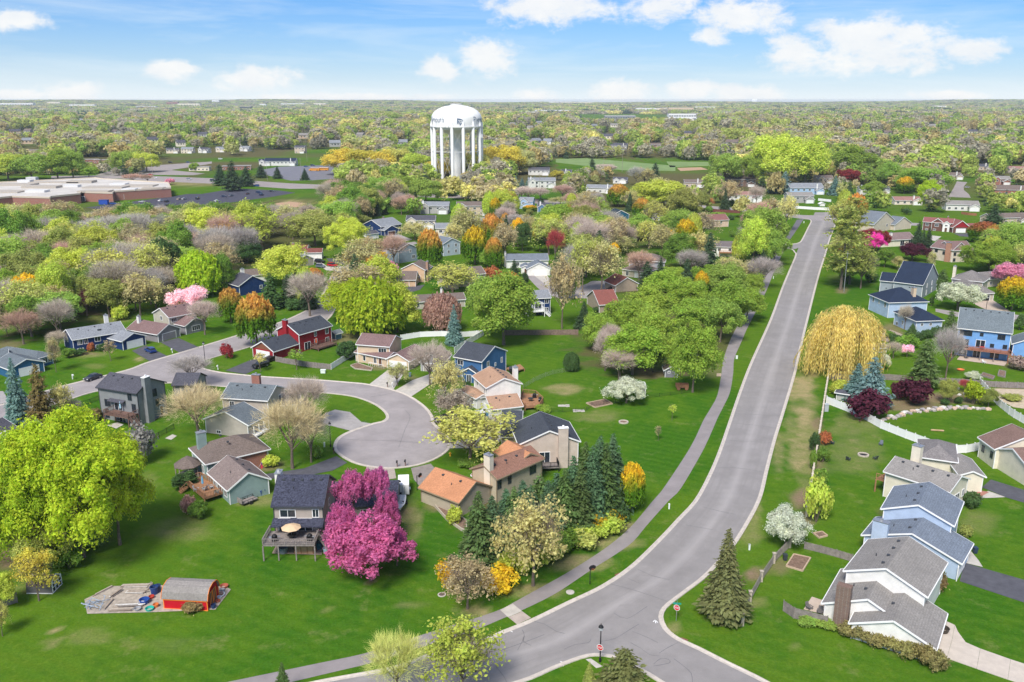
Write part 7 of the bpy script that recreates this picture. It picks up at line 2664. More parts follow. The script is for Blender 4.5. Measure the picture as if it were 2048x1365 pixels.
LOT = (('blue', 'suv', 665, 672), ('dark', 'sedan', 700, 677), ('black', 'suv', 728, 681), ('silver', 'sedan', 832, 660), ('white', 'sedan', 940, 653), ('black', 'hatchback', 977, 658), ('black', 'suv', 985, 682), ('tan', 'sedan', 1050, 644), ('silver', 'sedan', 1078, 643),
  ('dark', 'suv', 1156, 641), ('white', 'sedan', 1270, 655), ('navy', 'sedan', 1310, 628), ('grey', 'sedan', 1352, 624), ('silver', 'suv', 1396, 586), ('black', 'sedan', 1450, 612), ('navy', 'suv', 1516, 606), ('dark', 'sedan', 1590, 598), ('blue', 'suv', 1500, 566),
  ('white', 'suv', 905, 521), ('silver', 'suv', 1107, 528), ('navy', 'suv', 1245, 534), ('black', 'suv', 997, 429), ('blue', 'sedan', 1100, 427), ('navy', 'suv', 1530, 620), ('silver', 'sedan', 930, 690), ('blue', 'sedan', 1790, 452), ('navy', 'suv', 1830, 446), ('white', 'sedan', 1925, 446), ('red', 'sedan', 880, 500), ('white', 'suv', 1290, 408), ('tan', 'sedan', 640, 655))
OWN = ('first car of the lot nearest the brick school wall', 'second car along the lot from the school wall', 'big car in front of the blue bin at the school', '', '')
for k, (c_, kd, x, y) in enumerate(LOT):
 where = 'on the school car park' if y > 580 else 'driving along the avenue' if y > 490 and y < 560 else 'near the church car park'
 p = g('X', x, y)
 nb = 'beside the lawn island' if 1040 < x < 1420 and y > 580 else 'towards the school wall' if x < 760 else 'in the middle of the lot' if x < 1040 else 'at the far end of the lot'
 car(kd, c_, Vector((p.x, p.y, .06)), R(random.choice((0, 180, 90, 75)) + random.uniform(-8, 8)) if y > 560 else R(random.uniform(-10, 0)), '%s %s %s %s' % (c_, {'suv': 'estate car', 'sedan': 'saloon', 'hatchback': 'small car'}[kd], where, nb if y > 580 else ('left of the lime trees' if x < 600 else 'right of the pole' if x > 1200 else 'left of the pole')), group='cars around the school and avenue')
for k, (x, y, lab) in enumerate(((1840, 476, 'white topped orange school bus on the left of the pair'), (1892, 474, 'long orange school bus parked on the right of the pair'))):
 p = g('X', x, y)
 bus = thing('school_bus', Vector((p.x, p.y, .06)), lab, 'bus', 'school buses parked by the church', R(170 + 6 * k))
 L = 11.0
 om = paint('bus_orange', (.80, .34, .02))
 bo = obj('body', extrude_profile([(-L / 2, .6), (-L / 2, 2.95), (-L / 2 + .3, 3.15), (L / 2 - 1.6, 3.15), (L / 2 - 1.3, 2.0), (L / 2, 1.75), (L / 2, .6)], 2.5, 2.4).mesh('body', om), bus)
 for j in range(9):
  for sg in (-1, 1):
   obj('window', cached('buswin', lambda: MB().box(-.42, .42, -.03, .03, -.35, .35).mesh('window', M_GLASS)), bus, (-L / 2 + .9 + j * 1.0, sg * 1.225, 2.35))
 obj('windscreen', MB().box(L / 2 - 1.5, L / 2 - 1.36, -1.05, 1.05, 2.0, 2.9).mesh('windscreen', M_GLASS), bus)
 obj('side_stripe', MB().box(-L / 2 + .1, L / 2 - .3, -1.27, 1.27, 1.25, 1.4).mesh('side_stripe', M_BLACK), bus)
 obj('roof_panel', MB().box(-L / 2 + .4, L / 2 - 1.7, -1.0, 1.0, 3.14, 3.2).mesh('roof_panel', M_WHITE), bus)
 for xx in (-L * .28, L * .36):
  for yy in (-1.1, 1.1):
   obj('wheel', cached('buswheel', lambda: MB().tube((0, -.15, 0), (0, .15, 0), .5, .5, 14).mesh('wheel', M_TYRE)), bus, (xx, yy, .5))
bus = None
def boat(p, hd, label, cover):
 r = thing('boat', p, label, 'boat', None, hd)
 b = MB()
 st_ = [(-2.6, .95, .5, .55), (-1, 1.0, .45, .55), (1, .9, .45, .55), (2.2, .5, .6, .6), (2.9, .04, 1.0, .9)]
 for x, w_, z0, _ in st_:
  b.v += [(x, -w_ * .35, z0), (x, -w_, 1.25), (x, w_, 1.25), (x, w_ * .35, z0)]
 for i in range(4):
  k = i * 4
  for j in range(4):
   b.f.append((k + j, k + (j + 1) % 4, k + 4 + (j + 1) % 4, k + 4 + j)[::-1])
 b.f += [(3, 2, 1, 0)[::-1], (16, 17, 18, 19)[::-1]]
 obj('hull', b.mesh('hull', M_WHITE), r)
 obj('cover', MB().add([(-2.4, -.8, 1.27), (-2.4, .8, 1.27), (1.2, .75, 1.27), (1.2, -.75, 1.27), (-2, 0, 1.6), (.6, 0, 1.8)], [(0, 3, 5, 4), (2, 1, 4, 5), (1, 0, 4), (3, 2, 5)]).mesh('cover', cover), r)
 obj('windscreen', MB().box(.6, .7, -.7, .7, 1.25, 1.6).mesh('windscreen', M_GLASS), r)
 obj('outboard_motor', MB().box(-2.95, -2.6, -.2, .2, .5, 1.6).mesh('outboard_motor', M_BLACK), r)
 tr = obj('trailer', MB().box(-2.4, 3.4, -.06, .06, .35, .45).box(-1.4, -1.2, -1.05, 1.05, .3, .4).mesh('trailer', M_METAL), r)
 for y in (-1.05, 1.05):
  obj('wheel', cached('wheel', None), tr, (-1.3, y, .33))
 return r
vinyl = pbr('vinyl_grey', (.5, .52, .55), .6)
p0 = g('G', 590, 705)
boat(p0, heading_of(p0, g('G', 520, 718)), 'white boat on a trailer parked beside the white house garage', vinyl)
p0 = g('J', 1235, 445)
boat(p0, heading_of(p0, g('J', 1225, 540)), 'white boat on a trailer behind the white cargo trailer', vinyl)
p0 = g('O', 1570, 140)
boat(p0, heading_of(p0, g('O', 1480, 135)), 'boat with dark cover parked by the upper cul de sac', pbr('dark_cover', (.03, .035, .05), .7))
p0 = g('J', 1262, 325)
ct = thing('cargo_trailer', p0, 'white box trailer with double rear doors at the lawn edge', 'trailer', None, heading_of(p0, g('J', 1262, 230)))
obj('body', MB().box(-2.2, 2.2, -1.0, 1.0, .5, 2.5).mesh('body', M_WHITE), ct)
for sg in (-1, 1):
 o = obj('rear_door', MB().box(-2.26, -2.2, *sorted((sg * .04, sg * .94)), .6, 2.4).mesh('rear_door', pbr('trailer_door', (.66, .67, .68), .5)), ct)
 obj('latch', MB().box(-2.32, -2.26, sg * .2 - .03, sg * .2 + .03, .8, 2.2).mesh('latch', M_METAL), o)
 obj('wheel', cached('wheel', None), ct, (0, sg * 1.1, .33))
 obj('mudguard', MB().box(-.5, .5, *sorted((sg * 1.0, sg * 1.25)), .7, .76).mesh('mudguard', M_WHITE), ct)
obj('drawbar', MB().box(2.2, 3.5, -.06, .06, .4, .5).mesh('drawbar', M_BLACK), ct)
p0 = g('E', 1985, 1225)
ut = thing('utility_trailer', p0, 'open black utility trailer with rails behind the green grey house', 'trailer', None, heading_of(p0, g('E', 2060, 1195)))
obj('bed', MB().box(-1.6, 1.6, -.8, .8, .5, .58).mesh('bed', M_GREYWOOD), ut)
b = MB()
for y in (-.8, .8):
 b.box(-1.6, 1.6, y - .03, y + .03, .95, 1.0)
 for x in (-1.6, -.5, .5, 1.6):
  b.box(x - .03, x + .03, y - .03, y + .03, .5, 1.0)
obj('railing', b.mesh('railing', M_BLACK), ut)
obj('ramp', MB().box(-1.7, -1.62, -.75, .75, .55, 1.5).mesh('ramp', M_GREYWOOD), ut)
for y in (-.95, .95):
 obj('wheel', cached('wheel', None), ut, (0, y, .33))
p0 = g('B', 240, 1212)
bt = thing('flatbed_trailer', p0, 'dark covered trailer beside the red garage and wooden fence', 'trailer', None, heading_of(p0, g('B', 130, 1265)))
obj('body', MB().box(-2.0, 1.6, -.9, .9, .5, 1.35).mesh('body', M_BLACK), bt)
obj('drawbar', MB().box(1.6, 2.8, -.05, .05, .5, .6).mesh('drawbar', M_BLACK), bt)
for y in (-1, 1):
 obj('wheel', cached('wheel', None), bt, (-.3, y, .33))
# ------------------------------------------------------------------ fences
def fence(name, label, ps, hgt_, mat, step=2.4, kind='board', post_mat=None, top=None, pw=.1):
 """posts and one panel between each two posts"""
 ps = [Vector((p.x, p.y, 0)) for p in ps]
 o0 = ps[0]
 root = thing(name, o0, label, 'fence')
 post_mat = post_mat or mat
 pm_ = MB().box(-pw / 2, pw / 2, -pw / 2, pw / 2, -.2, hgt_ + .12)
 if top:
  pm_.box(-pw * .7, pw * .7, -pw * .7, pw * .7, hgt_ + .12, hgt_ + .22)
 pm_ = pm_.mesh('post', post_mat)
 c_ = []
 L = [0]
 for a, b in zip(ps, ps[1:]):
  L.append(L[-1] + (b - a).length)
 nseg = max(1, round(L[-1] / step))
 nodes = resample(ps, nseg + 1)
 for p in nodes:
  obj('post', pm_, root, p - o0)
 for a, b in zip(nodes, nodes[1:]):
  l_ = round((b - a).length - pw, 2)
  if l_ < .2:
   continue
  def mk():
   m = MB()
   if kind == 'board':
    n = max(2, int(l_ / .15))
    for k in range(n):
     x = -l_ / 2 + l_ * (k + .5) / n
     dz = random.uniform(-.03, .03)
     dy = random.uniform(-.008, .008)
     m.box(x - l_ / n * .46, x + l_ / n * .46, -.012 + dy, .012 + dy, .04, hgt_ + dz)
    if post_mat is CREAMPOST:
     m.box(-l_ / 2, l_ / 2, -.15, .15, hgt_ + .04, hgt_ + .1)
    m.box(-l_ / 2, l_ / 2, .014, .05, .3, .4).box(-l_ / 2, l_ / 2, .014, .05, hgt_ - .4, hgt_ - .3)
   elif kind == 'vinyl':
    m.box(-l_ / 2, l_ / 2, -.02, .02, .1, hgt_ - .05).box(-l_ / 2, l_ / 2, -.04, .04, hgt_ - .1, hgt_).box(-l_ / 2, l_ / 2, -.04, .04, .06, .2)
    for k in range(int(l_ / .2)):
     x = -l_ / 2 + .2 * k + .1
     m.box(x - .006, x + .006, -.026, .026, .2, hgt_ - .1)
   elif kind == 'rail':
    for z in (.35, .7, 1.05):
     m.box(-l_ / 2, l_ / 2, -.03, .03, z * hgt_ / 1.2, z * hgt_ / 1.2 + .12)
   elif kind == 'iron':
    m.box(-l_ / 2, l_ / 2, -.02, .02, hgt_ - .08, hgt_ - .03).box(-l_ / 2, l_ / 2, -.02, .02, .15, .2)
    for k in range(int(l_ / .14)):
     x = -l_ / 2 + .14 * k + .07
     m.box(x - .012, x + .012, -.012, .012, .15, hgt_)
   else:   # wire
    for z in np.linspace(.05, hgt_, 7):
     m.box(-l_ / 2, l_ / 2, -.006, .006, z - .006, z + .006)
    for k in range(int(l_ / .2)):
     x = -l_ / 2 + .2 * k
     m.box(x - .005, x + .005, -.005, .005, .05, hgt_)
   return m.mesh('panel', mat)
  ctr = (a + b) / 2 - o0
  d = b - a
  obj('panel', cached(('pan', name, mat.name, kind, l_, hgt_), mk), root, ctr, math.atan2(d.y, d.x))
 LAND.append((label_short(label), sum(p.x for p in nodes) / len(nodes), sum(p.y for p in nodes) / len(nodes))) if False else None
 return root
def label_short(l):
 return l
VINYL = pbr('white_vinyl', (.80, .80, .80), .45)
CREAMPOST = pbr('cream_rail', (.62, .55, .45), .7, var=.1, scale=3)
fence('wooden_fence', 'long narrow cream capped fence along the right verge of the main road', pts('H', '490,332 455,545 415,812 365,1128 330,1362 L: 500,0 470,190', 0), 1.7, pbr('rail_wood', (.54, .47, .38), .9, var=.2, scale=2), 3.0, 'board', CREAMPOST, True, .3)
fence('wooden_fence', 'weathered board fence with stone posts ending beside the olive spruce', pts('L', '350,410 260,490 175,610 95,735 45,850 15,962'), 1.6, pbr('verge_fence', (.34, .30, .26), .9, var=.25, scale=2), 6.5, 'board', M_STONE, True, .4)
fence('vinyl_fence', 'white vinyl fence running past the purple shrub across the right lawns', pts('H', '465,590 620,650 750,705 900,790 1100,870 1345,960 1480,990 1600,985 1705,960'), 1.8, VINYL, 2.2, 'vinyl', None, True, .13)
fence('vinyl_fence', 'stepped white vinyl fence at the far right of the green lawn', pts('H', '1690,440 1760,520 1830,600 1940,690 2060,760'), 1.8, VINYL, 2.2, 'vinyl', None, True, .13)
fence('wooden_fence', 'grey board fence behind the spruces beyond the green lawn', pts('H', '495,395 640,402 940,400 1090,412 1330,430 1550,440'), 1.6, M_GREYWOOD, 2.5)
fence('wooden_fence', 'grey board fence with pale posts below the blue house with the long deck', pts('H', '1550,440 1690,452 1830,462 2080,472'), 1.6, M_GREYWOOD, 2.5, 'board', M_METAL)
fence('wooden_fence', 'dark board fence between the lawns of the white and pale blue near houses', pts('L', '455,420 560,445 690,480 795,512'), 1.3, M_GREYWOOD, 2.4)
fence('wooden_fence', 'curved weathered screen fence round the patio of the near white house', pts('L', '305,860 350,905 430,925 520,950 615,975'), 1.7, M_GREYWOOD, 2.0)
fence('wooden_fence', 'grey wooden fence below the red house', pts('B', '285,1215 360,1230 560,1262 728,1280'), 1.6, M_GREYWOOD, 2.3)
fence('vinyl_fence', 'straight white fence joining the red house fence to the tan porch house', pts('B', '730,1280 840,1210 945,1145'), 1.7, VINYL, 2.2, 'vinyl')
fence('vinyl_fence', 'long curved white fence behind the blue spruce', pts('B', '1285,1045 1370,1030 1450,1018 1620,1012 1780,1020 1950,1005'), 1.7, VINYL, 2.2, 'vinyl')
fence('vinyl_fence', 'white fence running down towards the bright blue house', pts('B', '1950,1005 1830,1075 1715,1145'), 1.7, VINYL, 2.2, 'vinyl')
fence('wooden_fence', 'brown board fence at the top of the open back lawn', pts('C', '200,1245 400,1243 600,1242 785,1240'), 1.7, pbr('brown_fence', (.22, .15, .13), .9, var=.3, scale=2), 2.5)
fence('wire_fence', 'thin wire fence curving over the lawn behind the cedar deck', pts('G', '985,470 1080,410 1200,360 1370,330'), 1.1, M_METAL, 3.0, 'wire', None, False, .06)
fence('iron_fence', 'thin dark wire fence along the garden edge above the big lawn', pts('G', '1190,660 1480,655 M: -60,690 80,680 240,645 430,620 600,600 740,580'), .9, M_BLACK, 3.2, 'wire', None, False, .07)
fence('iron_fence', 'black iron fence left of the grey house with the tall chimney', pts('E', '640,455 700,440 790,405'), 1.2, M_BLACK, 2.2, 'iron', None, False, .07)
fence('iron_fence', 'black iron fence running down from the bare tree to the round bush', pts('E', '1395,635 1310,680 1215,735'), 1.2, M_BLACK, 2.2, 'iron', None, False, .07)
fence('vinyl_fence', 'long white fence enclosing a yard beyond the top of the main road', pts('N', '260,240 480,248 700,262 900,275 1095,282'), 1.8, VINYL, 2.4, 'vinyl')
fence('vinyl_fence', 'short white fence closing the left end of the enclosed yard', pts('N', '330,140 290,190 258,238'), 1.8, VINYL, 2.4, 'vinyl')
fence('vinyl_fence', 'white fence at the back of the enclosed yard', pts('N', '930,150 1010,158 1105,168'), 1.8, VINYL, 2.4, 'vinyl')
fence('wooden_fence', 'dark red fence right of the pinkish house', pts('C', '1830,255 1950,262 2080,268'), 1.8, pbr('red_fence', (.16, .05, .045), .9), 2.6)
fence('wooden_fence', 'dark board fence under the trees at the lower left edge', pts('I', '-40,790 40,770 90,755 140,735'), 1.6, M_GREYWOOD, 2.3)
fence('wooden_fence', 'rust brown fence behind the cream ranch by the dark pine', pts('O', '1080,370 1200,388 1310,395'), 1.6, pbr('rust_fence', (.30, .13, .07), .9), 2.4)
# ------------------------------------------------------------------ street furniture
def lamp(p, label, h_=4.6):
 r = thing('street_lamp', p, label, 'street lamp', 'black lantern street lamps')
 obj('pole', cached(('lp', h_), lambda: MB().lathe([(.16, 0), (.16, .5), (.09, .6), (.065, h_)], n=10).mesh('pole', M_BLACK, True)), r)
 obj('lantern', cached(('ln', h_), lambda: MB().lathe([(.1, h_), (.26, h_ + .1), (.30, h_ + .55), (.12, h_ + .6)], n=8).mesh('lantern', pbr('lantern_glass', (.45, .46, .48), .3))), r)
 obj('cap', cached(('lc', h_), lambda: MB().lathe([(.36, h_ + .52), (.22, h_ + .75), (.05, h_ + .85), (.03, h_ + 1.05)], n=8).mesh('cap', M_BLACK)), r)
 return r
lamp(g('K', 748, 1212), 'black lantern lamp post at the kerb corner carrying a stop sign')
lamp(g('F', 1046, 775), 'black lantern lamp post on the lawn left of the round court')
lamp(g('D', 1742, 812), 'lamp post by the tan drive beside the white blossom tree')
lamp(g('A', 1640, 1205), 'lamp post on the lawn corner where the two streets meet')
def octagon(r_):
 return [(r_ * math.cos(R(22.5 + 45 * k)), r_ * math.sin(R(22.5 + 45 * k))) for k in range(8)]
GLY = {'S': [(0, 1, 1, 1), (0, .5, 0, 1), (0, .5, 1, .5), (1, 0, 1, .5), (0, 0, 1, 0)], 'T': [(0, 1, 1, 1), (.5, 0, .5, 1)], 'O': [(0, 0, 1, 0), (1, 0, 1, 1), (0, 1, 1, 1), (0, 0, 0, 1)], 'P': [(0, 0, 0, 1), (0, 1, 1, 1), (1, .5, 1, 1), (0, .5, 1, .5)]}
def stop_sign(p, z, rz, label, pole=True, names=False, parent_pole=0.0):
 r = thing('stop_sign', p, label, 'stop sign', 'red stop signs at the junction', rz)
 if pole:
  obj('pole', MB().box(-.04, .04, -.04, .04, -.2, z + (.9 if names else .3)).mesh('pole', M_METAL), r)
 y0 = -.08 - parent_pole
 a, b = octagon(.47), octagon(.41)
 pb = MB().add([(x, y0, z + v) for x, v in a] + [(x, y0 + .02, z + v) for x, v in a], [tuple(range(8)), tuple(range(15, 7, -1))] + [(k, (k + 8), (k + 1) % 8 + 8, (k + 1) % 8) for k in range(8)])
 pl_ = obj('sign_plate', pb.mesh('sign_plate', M_WHITE), r)
 obj('red_face', MB().add([(x, y0 - .006, z + v) for x, v in b], [tuple(range(8))]).mesh('red_face', pbr('sign_red', (.55, .02, .03), .4)), pl_)
 lt = MB()
 for i, ch in enumerate('STOP'):
  for x0, z0, x1, z1 in GLY[ch]:
   lt.beam((-.31 + i * .165 + x0 * .11, y0 - .012, z - .12 + z0 * .24), (-.31 + i * .165 + x1 * .11, y0 - .012, z - .12 + z1 * .24), .004, .035) if x0 != x1 else \
    lt.box(-.31 + i * .165 + x0 * .11 - .017, -.31 + i * .165 + x0 * .11 + .017, y0 - .014, y0 - .010, z - .12 + z0 * .24, z - .12 + z1 * .24)
 obj('lettering', lt.mesh('lettering', M_WHITE), pl_)
 if names:
  for k, a_ in enumerate((20, 110)):
   obj('street_name_blade', cached('blade', lambda: MB().box(-.55, .55, -.015, .015, 0, .24).mesh('street_name_blade', pbr('sign_green', (.01, .30, .24), .4))), r, (0, 0, z + .5 + .26 * k), R(a_))
 return r
stop_sign(g('K', 1318, 905), 2.1, R(-30), 'stop sign under green street name blades on the rounded lawn corner', True, True)
stop_sign(g('K', 748, 1212), 2.2, R(150 - 180), 'stop sign fixed to the lantern lamp post', False, False, .06)
def hoop(p, rz, label):
 r = thing('basketball_hoop', p, label, 'basketball hoop', 'basketball hoops at the kerb', rz)
 obj('pole', cached('hp', lambda: MB().box(-.05, .05, -.05, .05, -.1, 3.0).beam((0, 0, 2.9), (0, -.7, 3.1), .08, .08).mesh('pole', M_BLACK)), r)
 obj('backboard', cached('hb', lambda: MB().prism([(x * 1.4, y) for x, y in octagon(.42)], 0, .04).mesh('backboard', M_BLACK)), r, (0, -.72, 3.2)).rotation_euler = (R(90), 0, 0)
 obj('rim', cached('hr', lambda: MB().lathe([(.23, 0), (.23, .03), (.21, .03), (.21, 0)], n=14).mesh('rim', pbr('hoop_orange', (.6, .16, .03), .5))), r, (0, -1.0, 3.0))
 return r
hoop(g('J', 1365, 312), R(60), 'black basketball hoop beside the brown drive of the orange roofed house')
hoop(g('K', 672, 632), R(20), 'dark basketball hoop on the grass between trail and main road')
def mailbox(p, label, white=True, rz=0):
 r = thing('mailbox', p, label, 'mailbox', 'mailboxes along the kerbs', rz)
 m = M_WHITE if white else M_BROWNWOOD
 obj('post', cached(('mp', white), lambda: MB().box(-.09, .09, -.09, .09, -.1, 1.35).box(-.08, .08, -.55, .09, .95, 1.05).mesh('post', m)), r)
 obj('box', cached(('mb', white), lambda: MB().prism([(-.14, -.6), (.14, -.6), (.14, -.02), (-.14, -.02)], 1.05, 1.35).mesh('box', M_WHITE if white else M_BLACK)), r)
 return r
mailbox(g('E', 582, 236), 'tall white mailbox post on the lawn left of the dark sedan', rz=1)
mailbox(g('E', 1745, 160), 'white mailbox at the corner lawn by the red house drive')
mailbox(g('F', 1500, 298), 'dark mailbox between the two concrete drives', False)
mailbox(g('F', 1540, 300), 'pale mailbox between the two concrete drives', True)
mailbox(g('F', 1578, 935), 'first dark mailbox post at the bottom of the round court', False)
mailbox(g('F', 1643, 928), 'second dark mailbox post at the bottom of the round court', False)
mailbox(g('F', 1072, 830), 'dark mailbox at the left kerb of the round court', False)
mailbox(g('A', 1380, 1145), 'white mailbox on the strip between the two dark driveways')
mailbox(g('E', 1628, 268), 'dark mailbox under the bare street tree', False)
def utility_box(p, label, c_=(.72, .78, .74), s=(.25, .25, 1.0)):
 r = thing('utility_pedestal', p, label, 'utility box', 'utility pedestals on the lawns')
 obj('body', cached(('ub', c_, s), lambda: MB().box(-s[0] / 2, s[0] / 2, -s[1] / 2, s[1] / 2, 0, s[2] * .92).mesh('body', pbr('pedestal_%d' % int(c_[0] * 100), c_, .5))), r)
 obj('lid', cached(('ul', c_, s), lambda: MB().box(-s[0] * .58, s[0] * .58, -s[1] * .58, s[1] * .58, s[2] * .92, s[2]).mesh('lid', pbr('pedestal_%d' % int(c_[0] * 100), c_, .5))), r)
utility_box(g('L', 65, 425), 'pale utility pedestal on the right verge near the white blossom shrub')
utility_box(g('K', 1864, 375), 'pale utility pedestal on the verge beside the olive spruce')
utility_box(g('K', 1264, 68), 'pale utility pedestal between the trail and the main road kerb')
utility_box(g('M', 1093, 312), 'pale green utility pedestal at the trail bend under the green trees', s=(.5, .4, .9))
utility_box(g('N', 318, 1215), 'pale utility pedestal on the upper strip beside the main road')
utility_box(g('F', 996, 778), 'white pedestal on the lawn beside the lamp post')
utility_box(g('H', 462, 650), 'grey cabinet against the narrow roadside fence', (.40, .44, .48), (.9, .9, 1.8))
utility_box(g('F', 986, 185), 'white cabinet on the lawn below the red house fence', (.72, .78, .74), (1.2, .9, .9))
utility_box(g('N', 735, 455), 'white post at the top end of the trail', s=(.4, .3, 1.1))
fh = thing('fire_hydrant', g('F', 2002, 850), 'yellow fire hydrant on the grass right of the round court', 'hydrant')
M_HYD = pbr('hydrant_yellow', (.75, .40, .02), .5)
obj('barrel', MB().lathe([(.2, 0), (.2, .08), (.13, .1), (.13, .6), (.18, .62), (.16, .75), (.05, .88)], n=12).mesh('barrel', M_HYD, True), fh)
obj('nozzle', MB().tube((-.28, 0, .5), (.28, 0, .5), .08, .08, 8).tube((0, -.25, .45), (0, 0, .45), .1, .1, 8).mesh('nozzle', M_HYD), fh)
def pole(p, hh, label, arms=True, mat=None, cat='utility pole'):
 r = thing('utility_pole' if cat == 'utility pole' else 'flood_light', p, label, cat)
 obj('pole', MB().tube((0, 0, -.2), (0, 0, hh), .17, .11, 8).mesh('pole', mat or pbr('pole_wood', (.30, .26, .23), .9)), r)
 if arms:
  obj('crossarm', MB().box(-1.3, 1.3, -.06, .06, hh - .9, hh - .75).mesh('crossarm', pbr('pole_wood', (.3, .26, .23), .9)), r)
 else:
  obj('lamp_head', MB().box(-1.6, 1.6, -.2, .2, hh - .3, hh + .5).mesh('lamp_head', M_METAL), r)
 return r
def hpole(c_, x, y, ytop, label, **k):
 p = g(c_, x, y)
 pole(p, solve_h(p, q(c_, x, ytop)[1]), label, **k)
hpole('N', 1280, 1400, 840, 'pale pole standing on the mulch ring beneath the ragged pine', mat=M_METAL)
hpole('A', 120, 720, 570, 'pale leaning pole at the left edge of the wood', mat=pbr('pole_wood', (.3, .26, .23), .9))
for c_, x, y, t_, l_ in (('Y', 890, 585, 498, 'wooden pole right of the water tower'), ('Y', 1285, 620, 490, 'wooden pole in front of the clipped spruces'), ('X', 895, 505, 400, 'pole beside the lime trees on the avenue'), ('X', 835, 545, 482, 'white pole on the school roof edge'),
       ('X', 1565, 530, 430, 'pole left of the church car park'), ('X', 1763, 530, 400, 'tall pole in the church car park'), ('X', 497, 470, 400, 'pole in the trees left of the lime trees')):
 hpole(c_, x, y, t_, l_)
for c_, x, y, t_, l_ in (('Y', 205, 385, 297, 'flood light mast above the orange grove, first from left'), ('Y', 232, 385, 294, 'flood light mast above the orange grove, second from left'), ('Y', 335, 375, 268, 'flood light mast above the orange grove, third from left'), ('Y', 405, 370, 268, 'flood light mast nearest the water tower'),
       ('Y', 1660, 460, 365, 'flood light mast at the ball field'), ('Y', 1768, 480, 350, 'tall flood light mast beside the grey round tree'), ('X', 1797, 420, 277, 'flood light mast behind the navy roofed hall')):
 hpole(c_, x, y, t_, l_, arms=False, cat='flood light')
# storm drains and other small marks in the road
for c_, x, y, l_ in (('K', 880, 560, 'rusty storm drain in the left kerb by the basketball hoop'), ('K', 1378, 1046, 'rusty storm drain in the kerb of the rounded lawn corner')):
 p = g(c_, x, y)
 r = thing('storm_drain', Vector((p.x, p.y, .052)), l_, 'drain', None, R(38 if x < 1000 else -32))
 obj('grate', MB().box(-.5, .5, -.2, .2, -.05, .012).mesh('grate', pbr('rusty_iron', (.16, .06, .04), .8)), r)
 b = MB()
 for k in range(7):
  b.box(-.45 + k * .14, -.38 + k * .14, -.17, .17, .012, .03)
 obj('grate_bars', b.mesh('grate_bars', pbr('rusty_bars', (.24, .10, .07), .8)), r)
for c_, x, y, l_ in (('Q', 1085, 268, 'manhole cover in the lawn by the tan shrub'), ('K', 525, 693, 'pale square cover in the strip beside the trail')):
 r = thing('manhole_cover', g(c_, x, y), l_, 'manhole')
 obj('ring', MB().lathe([(.62, 0), (.62, .09), (.45, .1)], n=18).mesh('ring', M_CONC), r)
 obj('lid', MB().lathe([(.45, .09), (.01, .11)], n=18).mesh('lid', pbr('iron_lid', (.12, .09, .08), .8) if c_ == 'Q' else M_CONC), r)
mk_ = MB()
for s in ('K: 1145,915 1160,900 1180,920', 'K: 1160,900 1165,925', 'K: 70,980 95,990', 'K: 450,1212 475,1218', 'K: 465,1240 475,1246'):
 c_ = mixed(s)
 for a, b in zip(c_, c_[1:]):
  mk_.beam(a + Vector((0, 0, .036)), b + Vector((0, 0, .036)), .12, .004)
obj('paint_mark', mk_.mesh('paint_mark', M_WHITE), road)
# ------------------------------------------------------------------ gardens
def ring(p, r0, label, fill):
 t_ = thing('fire_pit', p, label, 'fire pit')
 for k in range(10):
  a = 2 * math.pi * k / 10
  obj('stone', cached(('ringstone', r0), lambda: MB().box(-r0 * .29, r0 * .29, -.13, .13, 0, .3).mesh('stone', pbr('pale_stone', (.50, .44, .37), .9, var=.15, scale=5))), t_, (r0 * math.cos(a), r0 * math.sin(a), 0), a + R(90))
 obj('ash_bed', MB().lathe([(r0 * .9, .1), (.01, .1)], n=14).mesh('ash_bed', fill), t_)
 return t_
ring(g('H', 762, 1005), .95, 'round stone fire pit between the lawn chairs', M_BLACK)
ring(g('M', 188, 822), .95, 'round stone ring alone on the big sloping lawn', M_MULCH)
def bed(c_, s, label, mat=None, z=.25):
 ps = pts(c_, s)
 o0 = ps[0].copy()
 r = thing('garden_bed', o0, label, 'garden bed')
 pl_ = [p - o0 for p in ps]
 obj('soil', MB().prism(pl_ if sum(a.x * b.y - b.x * a.y for a, b in zip(pl_, pl_[1:] + pl_[:1])) > 0 else pl_[::-1], -.05, z * .6).mesh('soil', M_MULCH), r)
 for a, b in zip(pl_, pl_[1:] + pl_[:1]):
  obj('edging', MB().beam(a + Vector((0, 0, z / 2)), b + Vector((0, 0, z / 2)), .2, z).mesh('edging', mat or pbr('bed_timber', (.45, .34, .24), .9, var=.2, scale=3)), r)
bed('L', '328,545 382,462 500,488 443,580', 'mulched garden bed with timber edging beside the roadside fence')
bed('L', '520,312 582,302 620,330 560,345', 'small square timber bed on the lawn behind the pale blue house')
bed('G', '1490,590 1640,560 1700,595 1560,625', 'earth vegetable patch at the garden fence')
bed('D', '1705,1330 1720,1310 1812,1340 1800,1360', 'long raised timber bed on the lawn below the blue house', M_GREYWOOD, .4)
bed('D', '1838,1330 1850,1290 1900,1300 1895,1345', 'square raised timber bed below the blue house stairs', M_GREYWOOD, .4)
bed('J', '1430,360 1590,540 1700,620 1745,640 1745,560 1600,450 1490,350', 'planting bed with stone edge along the orange roofed garage', M_STONE, .5)
bed('B', '885,1250 940,1230 1060,1270 1050,1290 920,1275', 'stone edged flower bed below the bay window', M_STONE, .3)
bed('I', '445,893 487,830 683,823 640,885', 'low timber frame lying on the lawn beside the work yard', M_GREYWOOD, .12) if False else None
